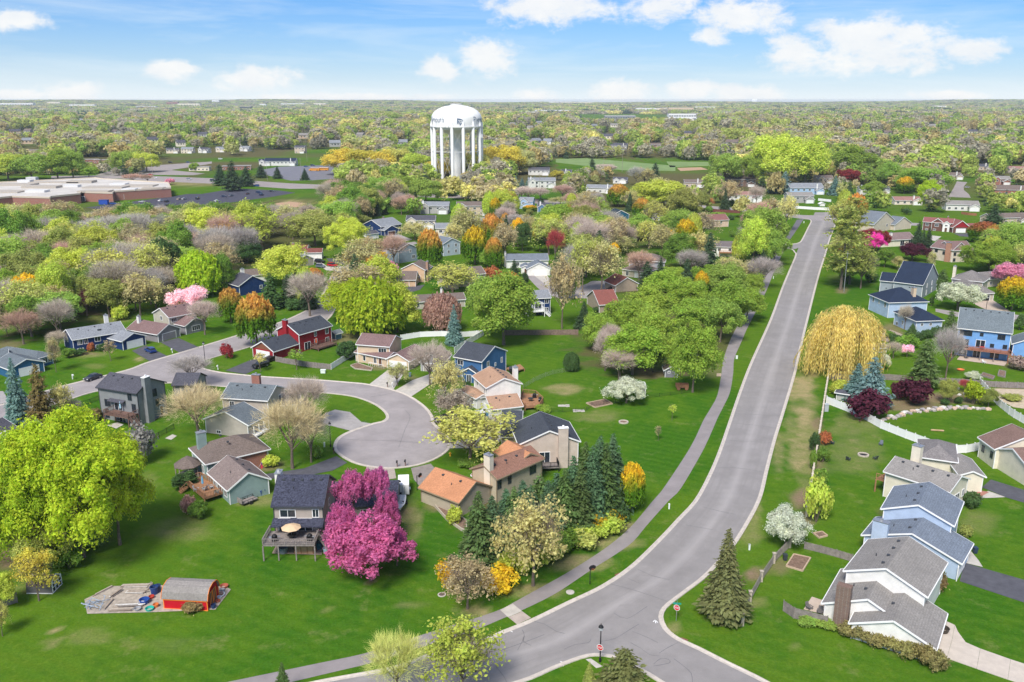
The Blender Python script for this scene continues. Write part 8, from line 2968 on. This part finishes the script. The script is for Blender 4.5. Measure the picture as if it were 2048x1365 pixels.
# boulders edging the mulch slope on the right
rocks = [(905, 735), (930, 722), (960, 712), (985, 700), (1010, 712), (1040, 695), (1070, 685), (1085, 668), (1110, 660), (1135, 672), (1160, 655), (1190, 650), (1210, 662), (1240, 645), (1265, 655), (1290, 640), (1320, 648), (1345, 632), (1375, 642), (1400, 628), (1430, 640), (1460, 628), (1490, 634), (1520, 622), (1550, 634), (1580, 626), (1610, 634), (1640, 628), (1680, 636), (1720, 634), (1760, 640), (610, 600), (650, 640), (690, 675), (725, 700), (760, 700), (1500, 470), (1620, 440), (1670, 480), (1530, 525), (1590, 520)]
RM = [pbr('boulder_%d' % k, c_, .9, var=.25, scale=3, bump=.4, bscale=6) for k, c_ in enumerate(((.42, .38, .35), (.30, .28, .28), (.48, .36, .28), (.55, .53, .50)))]
rw = thing('boulder_wall', g('H', 1200, 660), 'row of pale boulders along the foot of the mulched slope', 'boulder row')
for k, (x, y) in enumerate(rocks):
 def mk(i=k):
  r = np.random.default_rng(i)
  bm_ = bmesh.new()
  bmesh.ops.create_icosphere(bm_, subdivisions=1, radius=1)
  for v in bm_.verts:
   v.co *= r.uniform(.75, 1.15)
  me = bpy.data.meshes.new('boulder')
  bm_.to_mesh(me)
  bm_.free()
  me.materials.append(RM[i % 4])
  return me
 s = random.uniform(.55, 1.0)
 p = g('H', x, y) - rw.location
 obj('boulder', cached(('rock', k % 12), mk), rw, (p.x, p.y, .15), random.uniform(0, 6), (s * 1.2, s * .9, s * .65))
def lawn_chair(p, rz, label, c_=(.05, .06, .07)):
 r = thing('lawn_chair', p, label, 'chair', 'slatted lawn chairs', rz)
 m = pbr('chair_%d_%d' % (int(c_[0] * 100), int(c_[2] * 100)), c_, .6)
 obj('seat', cached(('cs', m.name), lambda: MB().box(-.3, .3, -.3, .3, .3, .36).mesh('seat', m)), r)
 obj('backrest', cached(('cb', m.name), lambda: MB().add([(-.3, .25, .3), (.3, .25, .3), (.3, .55, 1.0), (-.3, .55, 1.0), (-.3, .31, .3), (.3, .31, .3), (.3, .6, 1.0), (-.3, .6, 1.0)], [(0, 1, 2, 3), (7, 6, 5, 4), (0, 4, 5, 1), (1, 5, 6, 2), (2, 6, 7, 3), (3, 7, 4, 0)]).mesh('backrest', m)), r)
 for x in (-.34, .34):
  obj('armrest', cached(('ca', m.name), lambda: MB().box(-.07, .07, -.4, .35, .55, .6).mesh('armrest', m)), r, (x, 0, 0))
  for y in (-.3, .25):
   obj('leg', cached(('cl', m.name), lambda: MB().box(-.03, .03, -.03, .03, 0, .55).mesh('leg', m)), r, (x, y, 0))
 return r
lawn_chair(g('H', 515, 915), 1.0, 'dark lawn chair nearest the roadside fence')
lawn_chair(g('H', 903, 925), -.6, 'grey lawn chair at the upper right of the fire pit', (.12, .14, .17))
lawn_chair(g('H', 640, 1045), 2.4, 'dark lawn chair at the lower left of the fire pit')
lawn_chair(g('H', 858, 1038), 3.6, 'dark lawn chair at the right of the fire pit')
lawn_chair(g('L', 490, 850), .5, 'chair on the patio of the near white house at its outer edge', (.14, .13, .13))
lawn_chair(g('L', 565, 880), -.5, 'chair on the patio of the near white house by the wall', (.14, .13, .13))
lawn_chair(g('D', 1728, 1228), .6, 'white lounge chair under the long deck', (.75, .75, .74))
lawn_chair(g('D', 1585, 1190), .2, 'dark chair under the left end of the long deck')
for k, (x, y, z, l_) in enumerate(((1570, 1130, 1.1, 'grey chair on the terrace left of the blue parasol'), (1690, 1110, 1.1, 'grey lounger on the terrace below the wall'), (1735, 1150, 1.1, 'pale lounger on the terrace near the rail'), (1640, 1125, 1.1, 'grey lounger beside the blue parasol'))):
 p = g('E', x, y, z)
 lawn_chair(p, 1.2 + k, l_, (.42, .42, .42))
def parasol(p, z, label, c_, open_=True, rad=1.6):
 r = thing('parasol', Vector((p.x, p.y, z)), label, 'parasol')
 m = pbr('parasol_%d_%d' % (int(c_[0] * 100), int(c_[2] * 100)), c_, .8)
 obj('pole', MB().tube((0, 0, 0), (0, 0, 2.5), .03, .03, 6).mesh('pole', M_METAL), r)
 obj('canopy', MB().lathe([(rad, 1.95), (rad * .55, 2.3), (.04, 2.55)] if open_ else [(.22, 1.0), (.18, 1.8), (.04, 2.55)], n=8).mesh('canopy', m), r)
 obj('base', MB().lathe([(.3, 0), (.28, .08), (.04, .1)], n=12).mesh('base', M_BLACK), r)
parasol(DECK8(.42, 2.6), 2.8, 'open tan parasol over the table on the raised grey deck', (.62, .45, .28))
parasol(g('E', 1625, 1108, 1.1), 1.1, 'closed blue parasol on the cedar terrace', (.15, .40, .60), False)
parasol(g('E', 968, 500, 2.7), 2.7, 'closed pale blue parasol on the small dark deck', (.40, .62, .75), False)
parasol(g('B', 612, 1090, .8), .8, 'closed orange parasol on the dark deck of the red house', (.60, .12, .04), False)
def patio_table(p, z, label, c_=(.03, .03, .03), rad=.7):
 r = thing('patio_table', Vector((p.x, p.y, z)), label, 'table')
 m = pbr('table_%d' % int(c_[0] * 100), c_, .5)
 obj('tabletop', MB().lathe([(.01, .72), (rad, .72), (rad, .68)], n=14).mesh('tabletop', m), r)
 for k in range(4):
  a = k * 1.57 + .78
  obj('leg', MB().box(-.03, .03, -.03, .03, 0, .7).mesh('leg', m), r, (rad * .6 * math.cos(a), rad * .6 * math.sin(a), 0))
patio_table(DECK8(.42, 2.6), 2.8, 'dark table under the tan parasol')
patio_table(g('G', 1180, 1035, 1.0), 1.0, 'round dark table on the small deck of the beige house', (.05, .05, .06))
patio_table(g('G', 1045, 570, .9), .9, 'dark table on the cedar deck of the white house')
patio_table(g('E', 960, 575), 0, 'small dark table under the raised deck of the grey house')
patio_table(DECK35(.5, 1.6), 2.85, 'table with red cloth on the long deck', (.5, .03, .03))
def grill(p, z, rz, label):
 r = thing('barbecue', Vector((p.x, p.y, z)), label, 'barbecue', None, rz)
 obj('cart', MB().box(-.45, .45, -.25, .25, .1, .8).mesh('cart', M_BLACK), r)
 obj('hood', MB().lathe([(.42, .8), (.40, 1.0), (.25, 1.15), (.01, 1.2)], n=10).mesh('hood', M_BLACK, True), r)
 obj('side_shelf', MB().box(-.85, -.45, -.22, .22, .76, .8).box(.45, .85, -.22, .22, .76, .8).mesh('side_shelf', M_METAL), r)
grill(DECK8(.1, 3.4), 2.8, .3, 'covered dark barbecue at the left corner of the raised grey deck')
grill(DECK8(.8, 3.2), 2.8, -.2, 'dark barbecue at the right of the raised grey deck')
grill(g('G', 1120, 575, .9), .9, 1.2, 'black barbecue on the right corner of the cedar deck')
grill(g('G', 1075, 545, .9), .9, .2, 'covered black barbecue at the back of the cedar deck')
grill(DECK35(.2, 2.2), 2.85, 0, 'barbecue at the left of the long deck')
ht = thing('hot_tub', g('G', 905, 328, .9), 'black covered hot tub on the deck of the bright blue house', 'hot tub')
obj('shell', MB().box(-1.1, 1.1, -1.0, 1.0, 0, .8).mesh('shell', M_BLACK), ht)
obj('cover', MB().box(-1.15, 1.15, -1.05, 1.05, .8, .92).mesh('cover', M_DARKTRIM), ht)
def bin_(p, c_, label, z=0.0):
 r = thing('wheelie_bin', Vector((p.x, p.y, z)), label, 'bin', 'wheeled bins by the houses')
 m = pbr('bin_%d_%d_%d' % tuple(int(v * 100) for v in c_), c_, .5)
 obj('body', cached(('bb', m.name), lambda: MB().add([(-.24, -.28, .08), (.24, -.28, .08), (.24, .28, .08), (-.24, .28, .08), (-.3, -.36, 1.0), (.3, -.36, 1.0), (.3, .36, 1.0), (-.3, .36, 1.0)], [(3, 2, 1, 0), (4, 5, 6, 7), (0, 1, 5, 4), (1, 2, 6, 5), (2, 3, 7, 6), (3, 0, 4, 7)]).mesh('body', m)), r)
 obj('lid', cached(('bl', m.name), lambda: MB().box(-.33, .33, -.4, .38, 1.0, 1.08).mesh('lid', m)), r)
bin_(g('E', 2085, 1165), (.02, .06, .22), 'blue bin at the corner of the green grey wall')
bin_(g('E', 2115, 1155), (.02, .05, .18), 'second blue bin at the corner of the green grey wall')
bin_(g('F', 1680, 215), (.10, .16, .24), 'grey blue bin at the edge of the concrete drives')
bin_(g('G', 700, 695), (.03, .16, .30), 'blue bin at the corner of the white house garage')
bin_(g('C', 1815, 390), (.01, .10, .42), 'bright blue bin in front of the pinkish house')
bin_(g('B', 1418, 590), (.02, .07, .12), 'dark bin at the corner of the peach house')
bin_(g('L', 318, 500), (.04, .05, .06), 'dark compost bin beside the roadside garden bed')
bin_(g('L', 1665, 450), (.03, .05, .09), 'small dark bin on the walk of the pale blue house')
bin_(g('J', 1260, 395), (.02, .06, .22), 'blue bin behind the white box trailer')
p0 = g('X', 610, 672)
db = thing('rubbish_skip', p0, 'large blue rubbish skip beside the school wall', 'skip')
obj('body', MB().box(-3, 3, -1.5, 1.5, .2, 3.2).mesh('body', pbr('skip_blue', (.02, .07, .36), .5)), db)
obj('lid', MB().box(-3.1, 3.1, -1.6, 1.6, 3.2, 3.4).mesh('lid', pbr('skip_lid', (.02, .05, .2), .5)), db)
def shed(name, label, c_, A, B, dep, eave, wall, roof, **k):
 hh = House(name, label, 'shed', None)
 hh.block(g(c_, *A), g(c_, *B), dep, eave, wall, roof, **k)
 return hh
sh = shed('garden_shed', 'small weathered shed tucked under the green trees', 'M', (520, 460), (620, 462), 3, 2.0, S(.20, .20, .23), R_BROWN, kind='y', pitch=.6)
sh.win('f', .3, 1.2, .5, .4)
sh = shed('garden_shed', 'pale storage shed with dark lid behind the purple shrub', 'H', (545, 560), (640, 575), 2.4, 1.9, S(.45, .45, .43), R_SLATE, kind='hip', pitch=.3)
sh = shed('garden_shed', 'blue garden shed right of the red house', 'B', (725, 1030), (765, 1040), 2.4, 1.9, S(.12, .24, .36), R_BLUE, kind='y', pitch=.5)
sh = shed('garden_shed', 'pale blue low shed below the willow', 'D', (835, 1150), (945, 1140), 3.5, 1.5, S(.50, .55, .58), R_GREY, kind='x', pitch=.35)
sh = shed('garden_shed', 'small white gabled shed inside the white fenced yard', 'N', (955, 225), (1020, 225), 3, 1.6, WHITEW, pbr('white_roof', (.7, .7, .7), .7), kind='y', pitch=.6)
sh = shed('garden_shed', 'small white shed left of the round grey tree', 'Y', (1560, 530), (1600, 530), 4, 2.6, WHITEW, R_SLATE, kind='x', pitch=.4)
sh.win('f', .5, 1, .8, .8)
# red barn shed with its rounded roof
A_b, B_b = g('I', 1302, 782), g('I', 1642, 800)
ax = (B_b - A_b).normalized()
ay = Vector((-ax.y, ax.x, 0))
BW, BD = (B_b - A_b).length, 3.9
barn = thing('barn_shed', A_b, 'red barn shaped shed with orange trim and rounded grey roof on the work yard', 'shed')
LAND.append(('red barn shed', A_b.x, A_b.y))
bmx = M4(Vector((0, 0, 0)), ax, ay)
M_BARN, M_OTRIM = S(.52, .008, .02), pbr('orange_trim', (.80, .22, .035), .6)
ez = 1.55
gp_ = [(0, ez), (.35, 2.45), (.95, 3.05), (BD / 2, 3.3), (BD - .95, 3.05), (BD - .35, 2.45), (BD, ez)]
T_ = lambda *p: bmx @ Vector(p)
wb = MB().box(0, BW, 0, BD, -.1, ez, bmx)
for x in (0.02, BW - .02):
 wb.add([T_(x, y, z) for y, z in gp_], [tuple(range(7))])
obj('wall', wb.mesh('wall', M_BARN), barn)
rb = MB()
og = [(y + (-.18 if y < BD / 2 else .18 if y > BD / 2 else 0), z + .1) for y, z in gp_]
ig = [(y, z + .02) for y, z in gp_]
nn_ = len(og)
rb.v = [T_(x, y, z) for x in (-.22, BW + .22) for y, z in og + ig]
for i in range(nn_ - 1):
 rb.f += [(i, i + 2 * nn_, i + 1 + 2 * nn_, i + 1), (nn_ + i + 1, nn_ + i + 1 + 2 * nn_, nn_ + i + 2 * nn_, nn_ + i), (i, i + 1, nn_ + i + 1, nn_ + i), (i + 2 * nn_, nn_ + i + 2 * nn_, nn_ + i + 1 + 2 * nn_, i + 1 + 2 * nn_)]
rb.f += [(0, nn_, 3 * nn_, 2 * nn_), (nn_ - 1, 3 * nn_ - 1, 4 * nn_ - 1, 2 * nn_ - 1)]
obj('roof', rb.mesh('roof', SH(.27, .25, .235, .2)), barn)
tb = MB()
for x in (-.26, BW + .26):
 for (y0, z0), (y1, z1) in zip(og, og[1:]):
  tb.beam(T_(x, y0, z0 - .04), T_(x, y1, z1 - .04), .07, .14)
for x in (-.04, BW + .04):
 for y in (0.05, BD - .05):
  tb.beam(T_(x, y, 0), T_(x, y, ez), .12, .12)
tb.beam(T_(-.1, -.06, ez - .06), T_(BW + .1, -.06, ez - .06), .06, .12)
tb.beam(T_(-.1, -.05, .06), T_(BW + .1, -.05, .06), .06, .12)
obj('trim', tb.mesh('trim', M_OTRIM), barn)
for sg in (0, 1):
 y0 = BD * .5 + (sg - 1) * 1.1
 o = obj('door', MB().box(BW + .01, BW + .06, y0 + .04, y0 + 1.06, .1, 2.2, bmx).mesh('door', pbr('barn_door', (.20, .10, .06), .8)), barn)
 db_ = MB()
 db_.beam(T_(BW + .09, y0 + .05, .15), T_(BW + .09, y0 + 1.05, 2.15), .05, .1).beam(T_(BW + .09, y0 + .05, .15), T_(BW + .09, y0 + .05, 2.15), .05, .1).beam(T_(BW + .09, y0 + 1.05, .15), T_(BW + .09, y0 + 1.05, 2.15), .05, .1).beam(T_(BW + .09, y0 + .05, 2.15), T_(BW + .09, y0 + 1.05, 2.15), .05, .1)
 obj('brace', db_.mesh('brace', M_OTRIM), o)
# grey playhouse
A_p, B_p = g('I', 212, 662), g('I', 418, 664)
ax = (B_p - A_p).normalized()
ay = Vector((-ax.y, ax.x, 0))
ph = thing('playhouse', A_p, 'grey garden playhouse with white framed end window behind the orange sapling', 'playhouse')
pmx = M4(Vector((0, 0, 0)), ax, ay)
PW, PD = (B_p - A_p).length, 2.6
T_ = lambda *p: pmx @ Vector(p)
obj('wall', MB().box(0, PW, 0, PD, -.1, 1.1, pmx).mesh('wall', S(.17, .16, .16)), ph)
gg = [(0, 1.1), (.3, 1.9), (PD / 2, 2.5), (PD - .3, 1.9), (PD, 1.1)]
b = MB().add([T_(x, y, z) for x in (0, PW) for y, z in gg], [(0, 1, 2, 3, 4), (9, 8, 7, 6, 5)] + [(i, i + 5, i + 6, i + 1) for i in range(4)])
obj('roof', b.mesh('roof', R_BROWN), ph)
wf = MB()
for (y0, z0), (y1, z1) in zip(gg, gg[1:]):
 wf.beam(T_(PW + .05, y0, z0), T_(PW + .05, y1, z1), .08, .12)
for y in (.05, PD * .33, PD * .66, PD - .05):
 wf.beam(T_(PW + .06, y, .1), T_(PW + .06, y, 1.9), .06, .1)
for z in (.12, .9, 1.5):
 wf.beam(T_(PW + .06, 0, z), T_(PW + .06, PD, z), .06, .1)
wf.beam(T_(0, -.05, .05), T_(PW, -.05, .05), .08, .1)
obj('window_frame', wf.mesh('window_frame', M_WHITE), ph)
obj('pane', MB().box(PW + .01, PW + .03, .1, PD - .1, .15, 1.85, pmx).mesh('pane', M_GLASS), ph)
# what lies about the work yard
LUM = [pbr('lumber_%d' % k, c_, .85, var=.2, scale=3) for k, c_ in enumerate(((.30, .24, .19), (.42, .36, .30), (.22, .19, .17), (.55, .53, .50)))]
def lumber(c_, x0, y0, x1, y1, n, spread, label, m0=0):
 a, b = g(c_, x0, y0), g(c_, x1, y1)
 r = thing('lumber_pile', a, label, 'lumber pile')
 d = (b - a)
 for k in range(n):
  o_ = Vector((random.uniform(-1, 1) * spread, random.uniform(-1, 1) * spread, .08 + .09 * (k % 4)))
  t0, t1 = random.uniform(-.06, .1), random.uniform(.88, 1.06)
  obj('plank', MB().beam(d * t0 + o_, d * t1 + o_ * 1.15, random.uniform(.12, .22), .07).mesh('plank', LUM[(m0 + k) % 4]), r)
lumber('I', 870, 700, 960, 640, 9, .25, 'pile of pale boards at the upper left of the work yard', 1)
lumber('I', 920, 770, 1130, 762, 10, .35, 'flat pile of long grey boards at the front of the work yard', 0)
lumber('I', 860, 805, 1050, 800, 6, .2, 'thin row of boards along the front edge of the work yard', 2)
lumber('I', 960, 612, 1180, 608, 8, .2, 'long timbers along the back edge of the work yard', 2)
lumber('I', 1000, 660, 1160, 665, 8, .3, 'criss cross boards in the middle of the work yard', 1)
lumber('I', 735, 690, 890, 612, 3, .1, 'single white beam along the left edge of the work yard', 3)
lumber('I', 1165, 640, 1205, 590, 4, .12, 'leaning pale boards beside the barn shed', 3)
lumber('I', 820, 800, 890, 720, 3, .08, 'brown timbers slanting across the left of the work yard', 2)
tr = thing('climbing_frame', g('I', 745, 770), 'tangle of blue grey metal tube frames at the left corner of the work yard', 'metal frames')
M_TUBE = pbr('blue_grey_tube', (.30, .36, .45), .4)
for k in range(16):
 a = [Vector((random.uniform(-1.5, 1.5), random.uniform(-1.3, 1.3), random.uniform(.1, 1.2))) for _ in range(2)]
 b = MB().tube(a[0], a[1], .05, .05, 6)
 b.tube(a[1], a[1] + Vector((random.uniform(-.7, .7), random.uniform(-.7, .7), -.1)), .05, .05, 6)
 obj('tube_frame', b.mesh('tube_frame', M_TUBE), tr)
def tub(c_, x, y, col_, label, s=.5, hh=.6, nm='tub'):
 r = thing(nm, g(c_, x, y), label, nm.replace('_', ' '))
 m = pbr('tub_%d_%d_%d' % tuple(int(v * 100) for v in col_), col_, .5)
 obj('shell', MB().lathe([(s * .8, 0), (s, hh), (s * .9, hh), (s * .72, .06), (.01, .06)], n=14).mesh('shell', m), r)
 obj('rim', MB().lathe([(s, hh - .05), (s * 1.07, hh - .02), (s * 1.0, hh + .02)], n=14).mesh('rim', m), r)
tub('I', 1225, 665, (.02, .05, .18), 'dark blue barrel behind the barn shed end', .6, 1.2, 'barrel')
tub('I', 1250, 650, (.03, .05, .12), 'dark barrel right beside the blue one', .5, 1.1, 'barrel')
tub('I', 1145, 740, (.02, .07, .30), 'blue tub in the work yard', .7, .7)
tub('I', 1120, 755, (.75, .75, .75), 'white tub in front of the blue tub', .5, .4)
tub('I', 1185, 795, (.02, .38, .30), 'teal crate pile at the front of the work yard', .6, .4)
tub('I', 1235, 770, (.60, .18, .05), 'orange tub near the barn wall', .4, .5)
tub('I', 1200, 700, (.45, .05, .03), 'red tub in the middle of the work yard', .4, .4)
tub('I', 1090, 795, (.30, .31, .33), 'grey tub at the front edge boards', .5, .4)
tub('I', 1690, 780, (.02, .04, .12), 'dark blue bucket in front of the barn doors', .35, .6, 'bucket')
tub('I', 1775, 615, (.35, .10, .06), 'rusty drum at the right end of the work yard', .6, .4)
tub('I', 1735, 680, (.50, .54, .58), 'pale panel tub right of the barn doors', .8, .3)
tub('J', 335, 790, (.18, .20, .24), 'grey tub under the raised grey deck', .8, 1.0)
tub('J', 610, 765, (.02, .10, .16), 'dark teal barrel under the raised grey deck', .5, 1.2, 'barrel')
tub('J', 660, 790, (.40, .50, .60), 'pale bin at the right foot of the raised deck', .45, .8)
tub('J', 310, 660, (.06, .06, .08), 'dark planter on the patio at the deck foot', .4, .6) if False else None
tub('L', 1440, 1010, (.06, .05, .04), 'dark round planter with golden grass beside the concrete slabs', .75, .7, 'planter')
tub('D', 1540, 1285, (.70, .20, .06), 'orange sand tub on the lawn below the blue house', .9, .35)
tub('B', 1330, 1270, (.3, .1, .08), 'small red planter by the white garage', .3, .4, 'planter') if False else None
sb = thing('storage_crate', g('J', 500, 790), 'large tan crate under the raised grey deck', 'crate')
obj('box', MB().box(-1.5, 1.5, -.5, .5, 0, 1.3).mesh('box', pbr('crate_wood', (.50, .30, .18), .8, var=.15, scale=2)), sb)
b = MB()
for x in (-1.5, -.5, .5, 1.45):
 b.box(x - .05, x + .1, -.55, -.5, 0, 1.3)
obj('batten', b.mesh('batten', M_DECK), sb)
for k in range(4):
 tub('I', 1760 - k * 12, 640 + k * 30, [(.4, .42, .45), (.5, .3, .2), (.7, .7, .7), (.45, .1, .05)][k], ['grey basin', 'brown basin', 'white basin', 'red basin'][k] + ' in the row at the right end of the work yard', .35, .3, 'basin')
ps_ = thing('play_set', g('M', 325, 600), 'white framed play set with blue slide beside the white blossom shrub', 'play set')
b = MB()
for x in (-1, 1):
 for y in (-1, 1):
  b.box(x - .06, x + .06, y - .06, y + .06, 0, 3.0)
b.box(-1.1, 1.1, -1.06, -.94, 2.9, 3.02).box(-1.1, 1.1, .94, 1.06, 2.9, 3.02).box(-1.06, -.94, -1.1, 1.1, 2.9, 3.02).box(.94, 1.06, -1.1, 1.1, 2.9, 3.02).box(-1, 1, -1.05, -.95, 1.9, 2.0)
obj('frame', b.mesh('frame', M_WHITE), ps_)
obj('platform', MB().box(-1, 1, -1, 1, 1.3, 1.4).mesh('platform', M_GREYWOOD), ps_)
obj('slide', MB().add([(-.3, -1, 1.4), (.3, -1, 1.4), (.3, -3, .2), (-.3, -3, .2), (-.3, -1, 1.3), (.3, -1, 1.3), (.3, -3, .1), (-.3, -3, .1)], [(0, 3, 2, 1), (4, 5, 6, 7), (0, 4, 7, 3), (1, 2, 6, 5), (3, 7, 6, 2)]).mesh('slide', pbr('slide_blue', (.05, .35, .65), .4)), ps_)
wg = thing('hay_wagon', g('M', 655, 555), 'rusty brown old wagon at the edge of the green trees', 'wagon')
M_RUST = pbr('rusty_wood', (.33, .16, .09), .9, var=.3, scale=3)
obj('bed', MB().box(-1.5, 1.5, -.8, .8, .6, .75).mesh('bed', M_RUST), wg)
for y in (-.8, .8):
 obj('side_board', MB().box(-1.5, 1.5, y - .04, y + .04, .75, 1.4).mesh('side_board', M_RUST), wg)
for x in (-1.5, 1.5):
 obj('end_board', MB().box(x - .04, x + .04, -.8, .8, .75, 1.5).mesh('end_board', M_RUST), wg)
for x in (-1, 1):
 for y in (-.9, .9):
  obj('wheel', cached('wag', lambda: MB().tube((0, -.05, 0), (0, .05, 0), .45, .45, 14).mesh('wheel', M_RUST)), wg, (x, y, .45))
lg_ = thing('log', g('H', 1355, 812), 'pale fallen log lying on the enclosed green lawn', 'log')
obj('bark', MB().tube((-1.3, .3, .2), (1.3, -.2, .2), .2, .18, 8).mesh('bark', pbr('pale_log', (.45, .30, .18), .9, var=.2)), lg_)
sgn = thing('sign_board', g('M', 950, 455), 'small pale board leaning at the trail edge', 'board')
obj('panel', MB().box(-.6, .6, -.03, .03, .1, .9).mesh('panel', pbr('board_tan', (.60, .46, .34), .8)), sgn)
obj('stake', MB().box(-.5, -.44, .03, .08, -.1, .8).box(.44, .5, .03, .08, -.1, .8).mesh('stake', M_GREYWOOD), sgn)
for k, (x, y, l_) in enumerate(((1310, 610, 'pale stacked pavers by the garden fence'), (1430, 650, 'pale slabs laid at the corner of the garden fence'))):
 r = thing('paver_stack', g('G', x, y), l_, 'pavers')
 for j in range(6):
  obj('slab', cached('pslab', lambda: MB().box(-.45, .45, -.3, .3, 0, .12).mesh('slab', M_CONC)), r, ((j % 3) * .9 - .9, (j // 3) * .8 - .5, random.uniform(0, .1)), random.uniform(-.3, .3))
flg = thing('flag', g('E', 2075, 1010), 'small flag on a slanted pole at the entry of the hip roofed house', 'flag')
obj('pole', MB().tube((0, 0, 1.8), (.9, -.5, 3.2), .025, .025, 5).mesh('pole', M_WHITE), flg)
ff = MB()
obj('stripes', MB().add([(.5, -.3, 2.6), (.9, -.5, 3.2), (.95, -.5, 2.0), (.55, -.3, 1.5)], [(0, 1, 2, 3)]).mesh('stripes', pbr('flag_red', (.5, .05, .07), .8)), flg)
obj('canton', MB().add([(.68, -.40, 2.85), (.9, -.51, 3.2), (.925, -.51, 2.7), (.70, -.40, 2.3)], [(0, 1, 2, 3)]).mesh('canton', pbr('flag_blue', (.02, .04, .2), .8)), flg)
# ------------------------------------------------------------------ labels that single out each plant
_lm = [(n, *proj((x, y, 0)), math.hypot(x, y)) for n, x, y in LAND]
ORD = 'first second third fourth fifth sixth seventh eighth ninth tenth eleventh twelfth thirteenth fourteenth fifteenth sixteenth seventeenth eighteenth nineteenth twentieth'.split()
def size_word(kd, H):
 if kd in 'KCT':
  return ''
 return 'giant ' if H > 17 else 'tall ' if H > 12.5 else 'small ' if H < 7 else ''
groups = {}
for t_ in PLANTED:
 root, kd, cl, x, y, W, H = t_
 u, v = proj((x, y, 0))
 best = min(_lm, key=lambda l: ((l[1] - u) ** 2 + ((l[2] - v) * 1.6) ** 2))
 du, dv = u - best[1], v - best[2]
 s = FPX / (y * _c + CAM_H * _s)
 if abs(du) > abs(dv) * 1.3:
  rel = 'left of' if du < 0 else 'right of'
 else:
  rel = 'before' if dv > 0 else 'behind'
 if v < 560 and u < 660 and v > 415:
  rel, best = ('in', ('left wood',)) if u < 420 else ('at', ('left wood end',))
 if 1150 < u < 1520 and 560 < v < 790 and cl in ('bright', 'lgreen', 'green', 'dark') and kd in 'L':
  rel, best = 'in', ('grove by the trail',)
 if kd in 'SP' and 940 < u < 1250 and 1000 < v < 1140:
  rel, best = 'in', ('spruce row',)
 key = '%s%s %s %s the %s' % (size_word(kd, H), CWORD[cl], KW[kd][1], rel, best[0])
 groups.setdefault(key, []).append((u, v, t_))
seen = set()
for key, lst in groups.items():
 lst.sort(key=lambda a: a[0])
 for i, (u, v, t_) in enumerate(lst):
  lab = key
  if len(lst) == 2:
   lab = ('left ', 'right ')[i] + key
  elif len(lst) > 2:
   lab = '%s from left: %s' % (ORD[min(i, 19)], key)
  tag(t_[0], lab, 'shrub' if t_[1] in 'KC' else 'tree', {'K': 'garden shrubs', 'C': 'columnar evergreens', 'S': 'spruces and firs', 'P': 'spruces and firs', 'Q': 'spruces and firs', 'F': 'blossom trees', 'H': 'blossom trees', 'W': None}.get(t_[1], 'broadleaf trees of the neighbourhood'))
fbg = {}
for x, o in sorted(FB, key=lambda a: a[0]):
 fbg.setdefault(o['label'], []).append(o)
for l_, os_ in fbg.items():
 for i, o in enumerate(os_):
  if len(os_) > 1:
   o['label'] = '%s from left of the %ss near the horizon' % (ORD[i], l_.split(' among')[0])
_cg = {}
for r in FHL:
 _cg.setdefault(r['label'], []).append(r)
for l_, os_ in _cg.items():
 for i, o in enumerate(sorted(os_, key=lambda a: a.location.x / a.location.y)):
  if len(os_) > 1:
   o['label'] = '%s from left: %s' % (ORD[i], l_)
_cg = {}
for o in col.objects:
 if o.get('group') == 'cars around the school and avenue':
  _cg.setdefault(o['label'], []).append(o)
for l_, os_ in _cg.items():
 for i, o in enumerate(sorted(os_, key=lambda a: a.location.x)):
  if len(os_) > 1:
   o['label'] = ('left ', 'middle ' if len(os_) > 2 else 'right ', 'right ')[min(i, 2)] + l_
# ------------------------------------------------------------------ the air
hm = bpy.data.materials.new('haze')
hm.use_nodes = True
t = NT(hm.node_tree)
pv = t.n('ShaderNodeVolumePrincipled')
pv.inputs['Color'].default_value = (.80, .90, 1.0, 1)
pv.inputs['Density'].default_value = 0.00006
t.l(pv.outputs[0], t.n('ShaderNodeOutputMaterial').inputs['Volume'])
hb = MB().box(-9900, 9900, -450, 12900, -1.0, 74.0)
tag(obj('haze', hb.mesh('haze', hm)), kind='stuff')
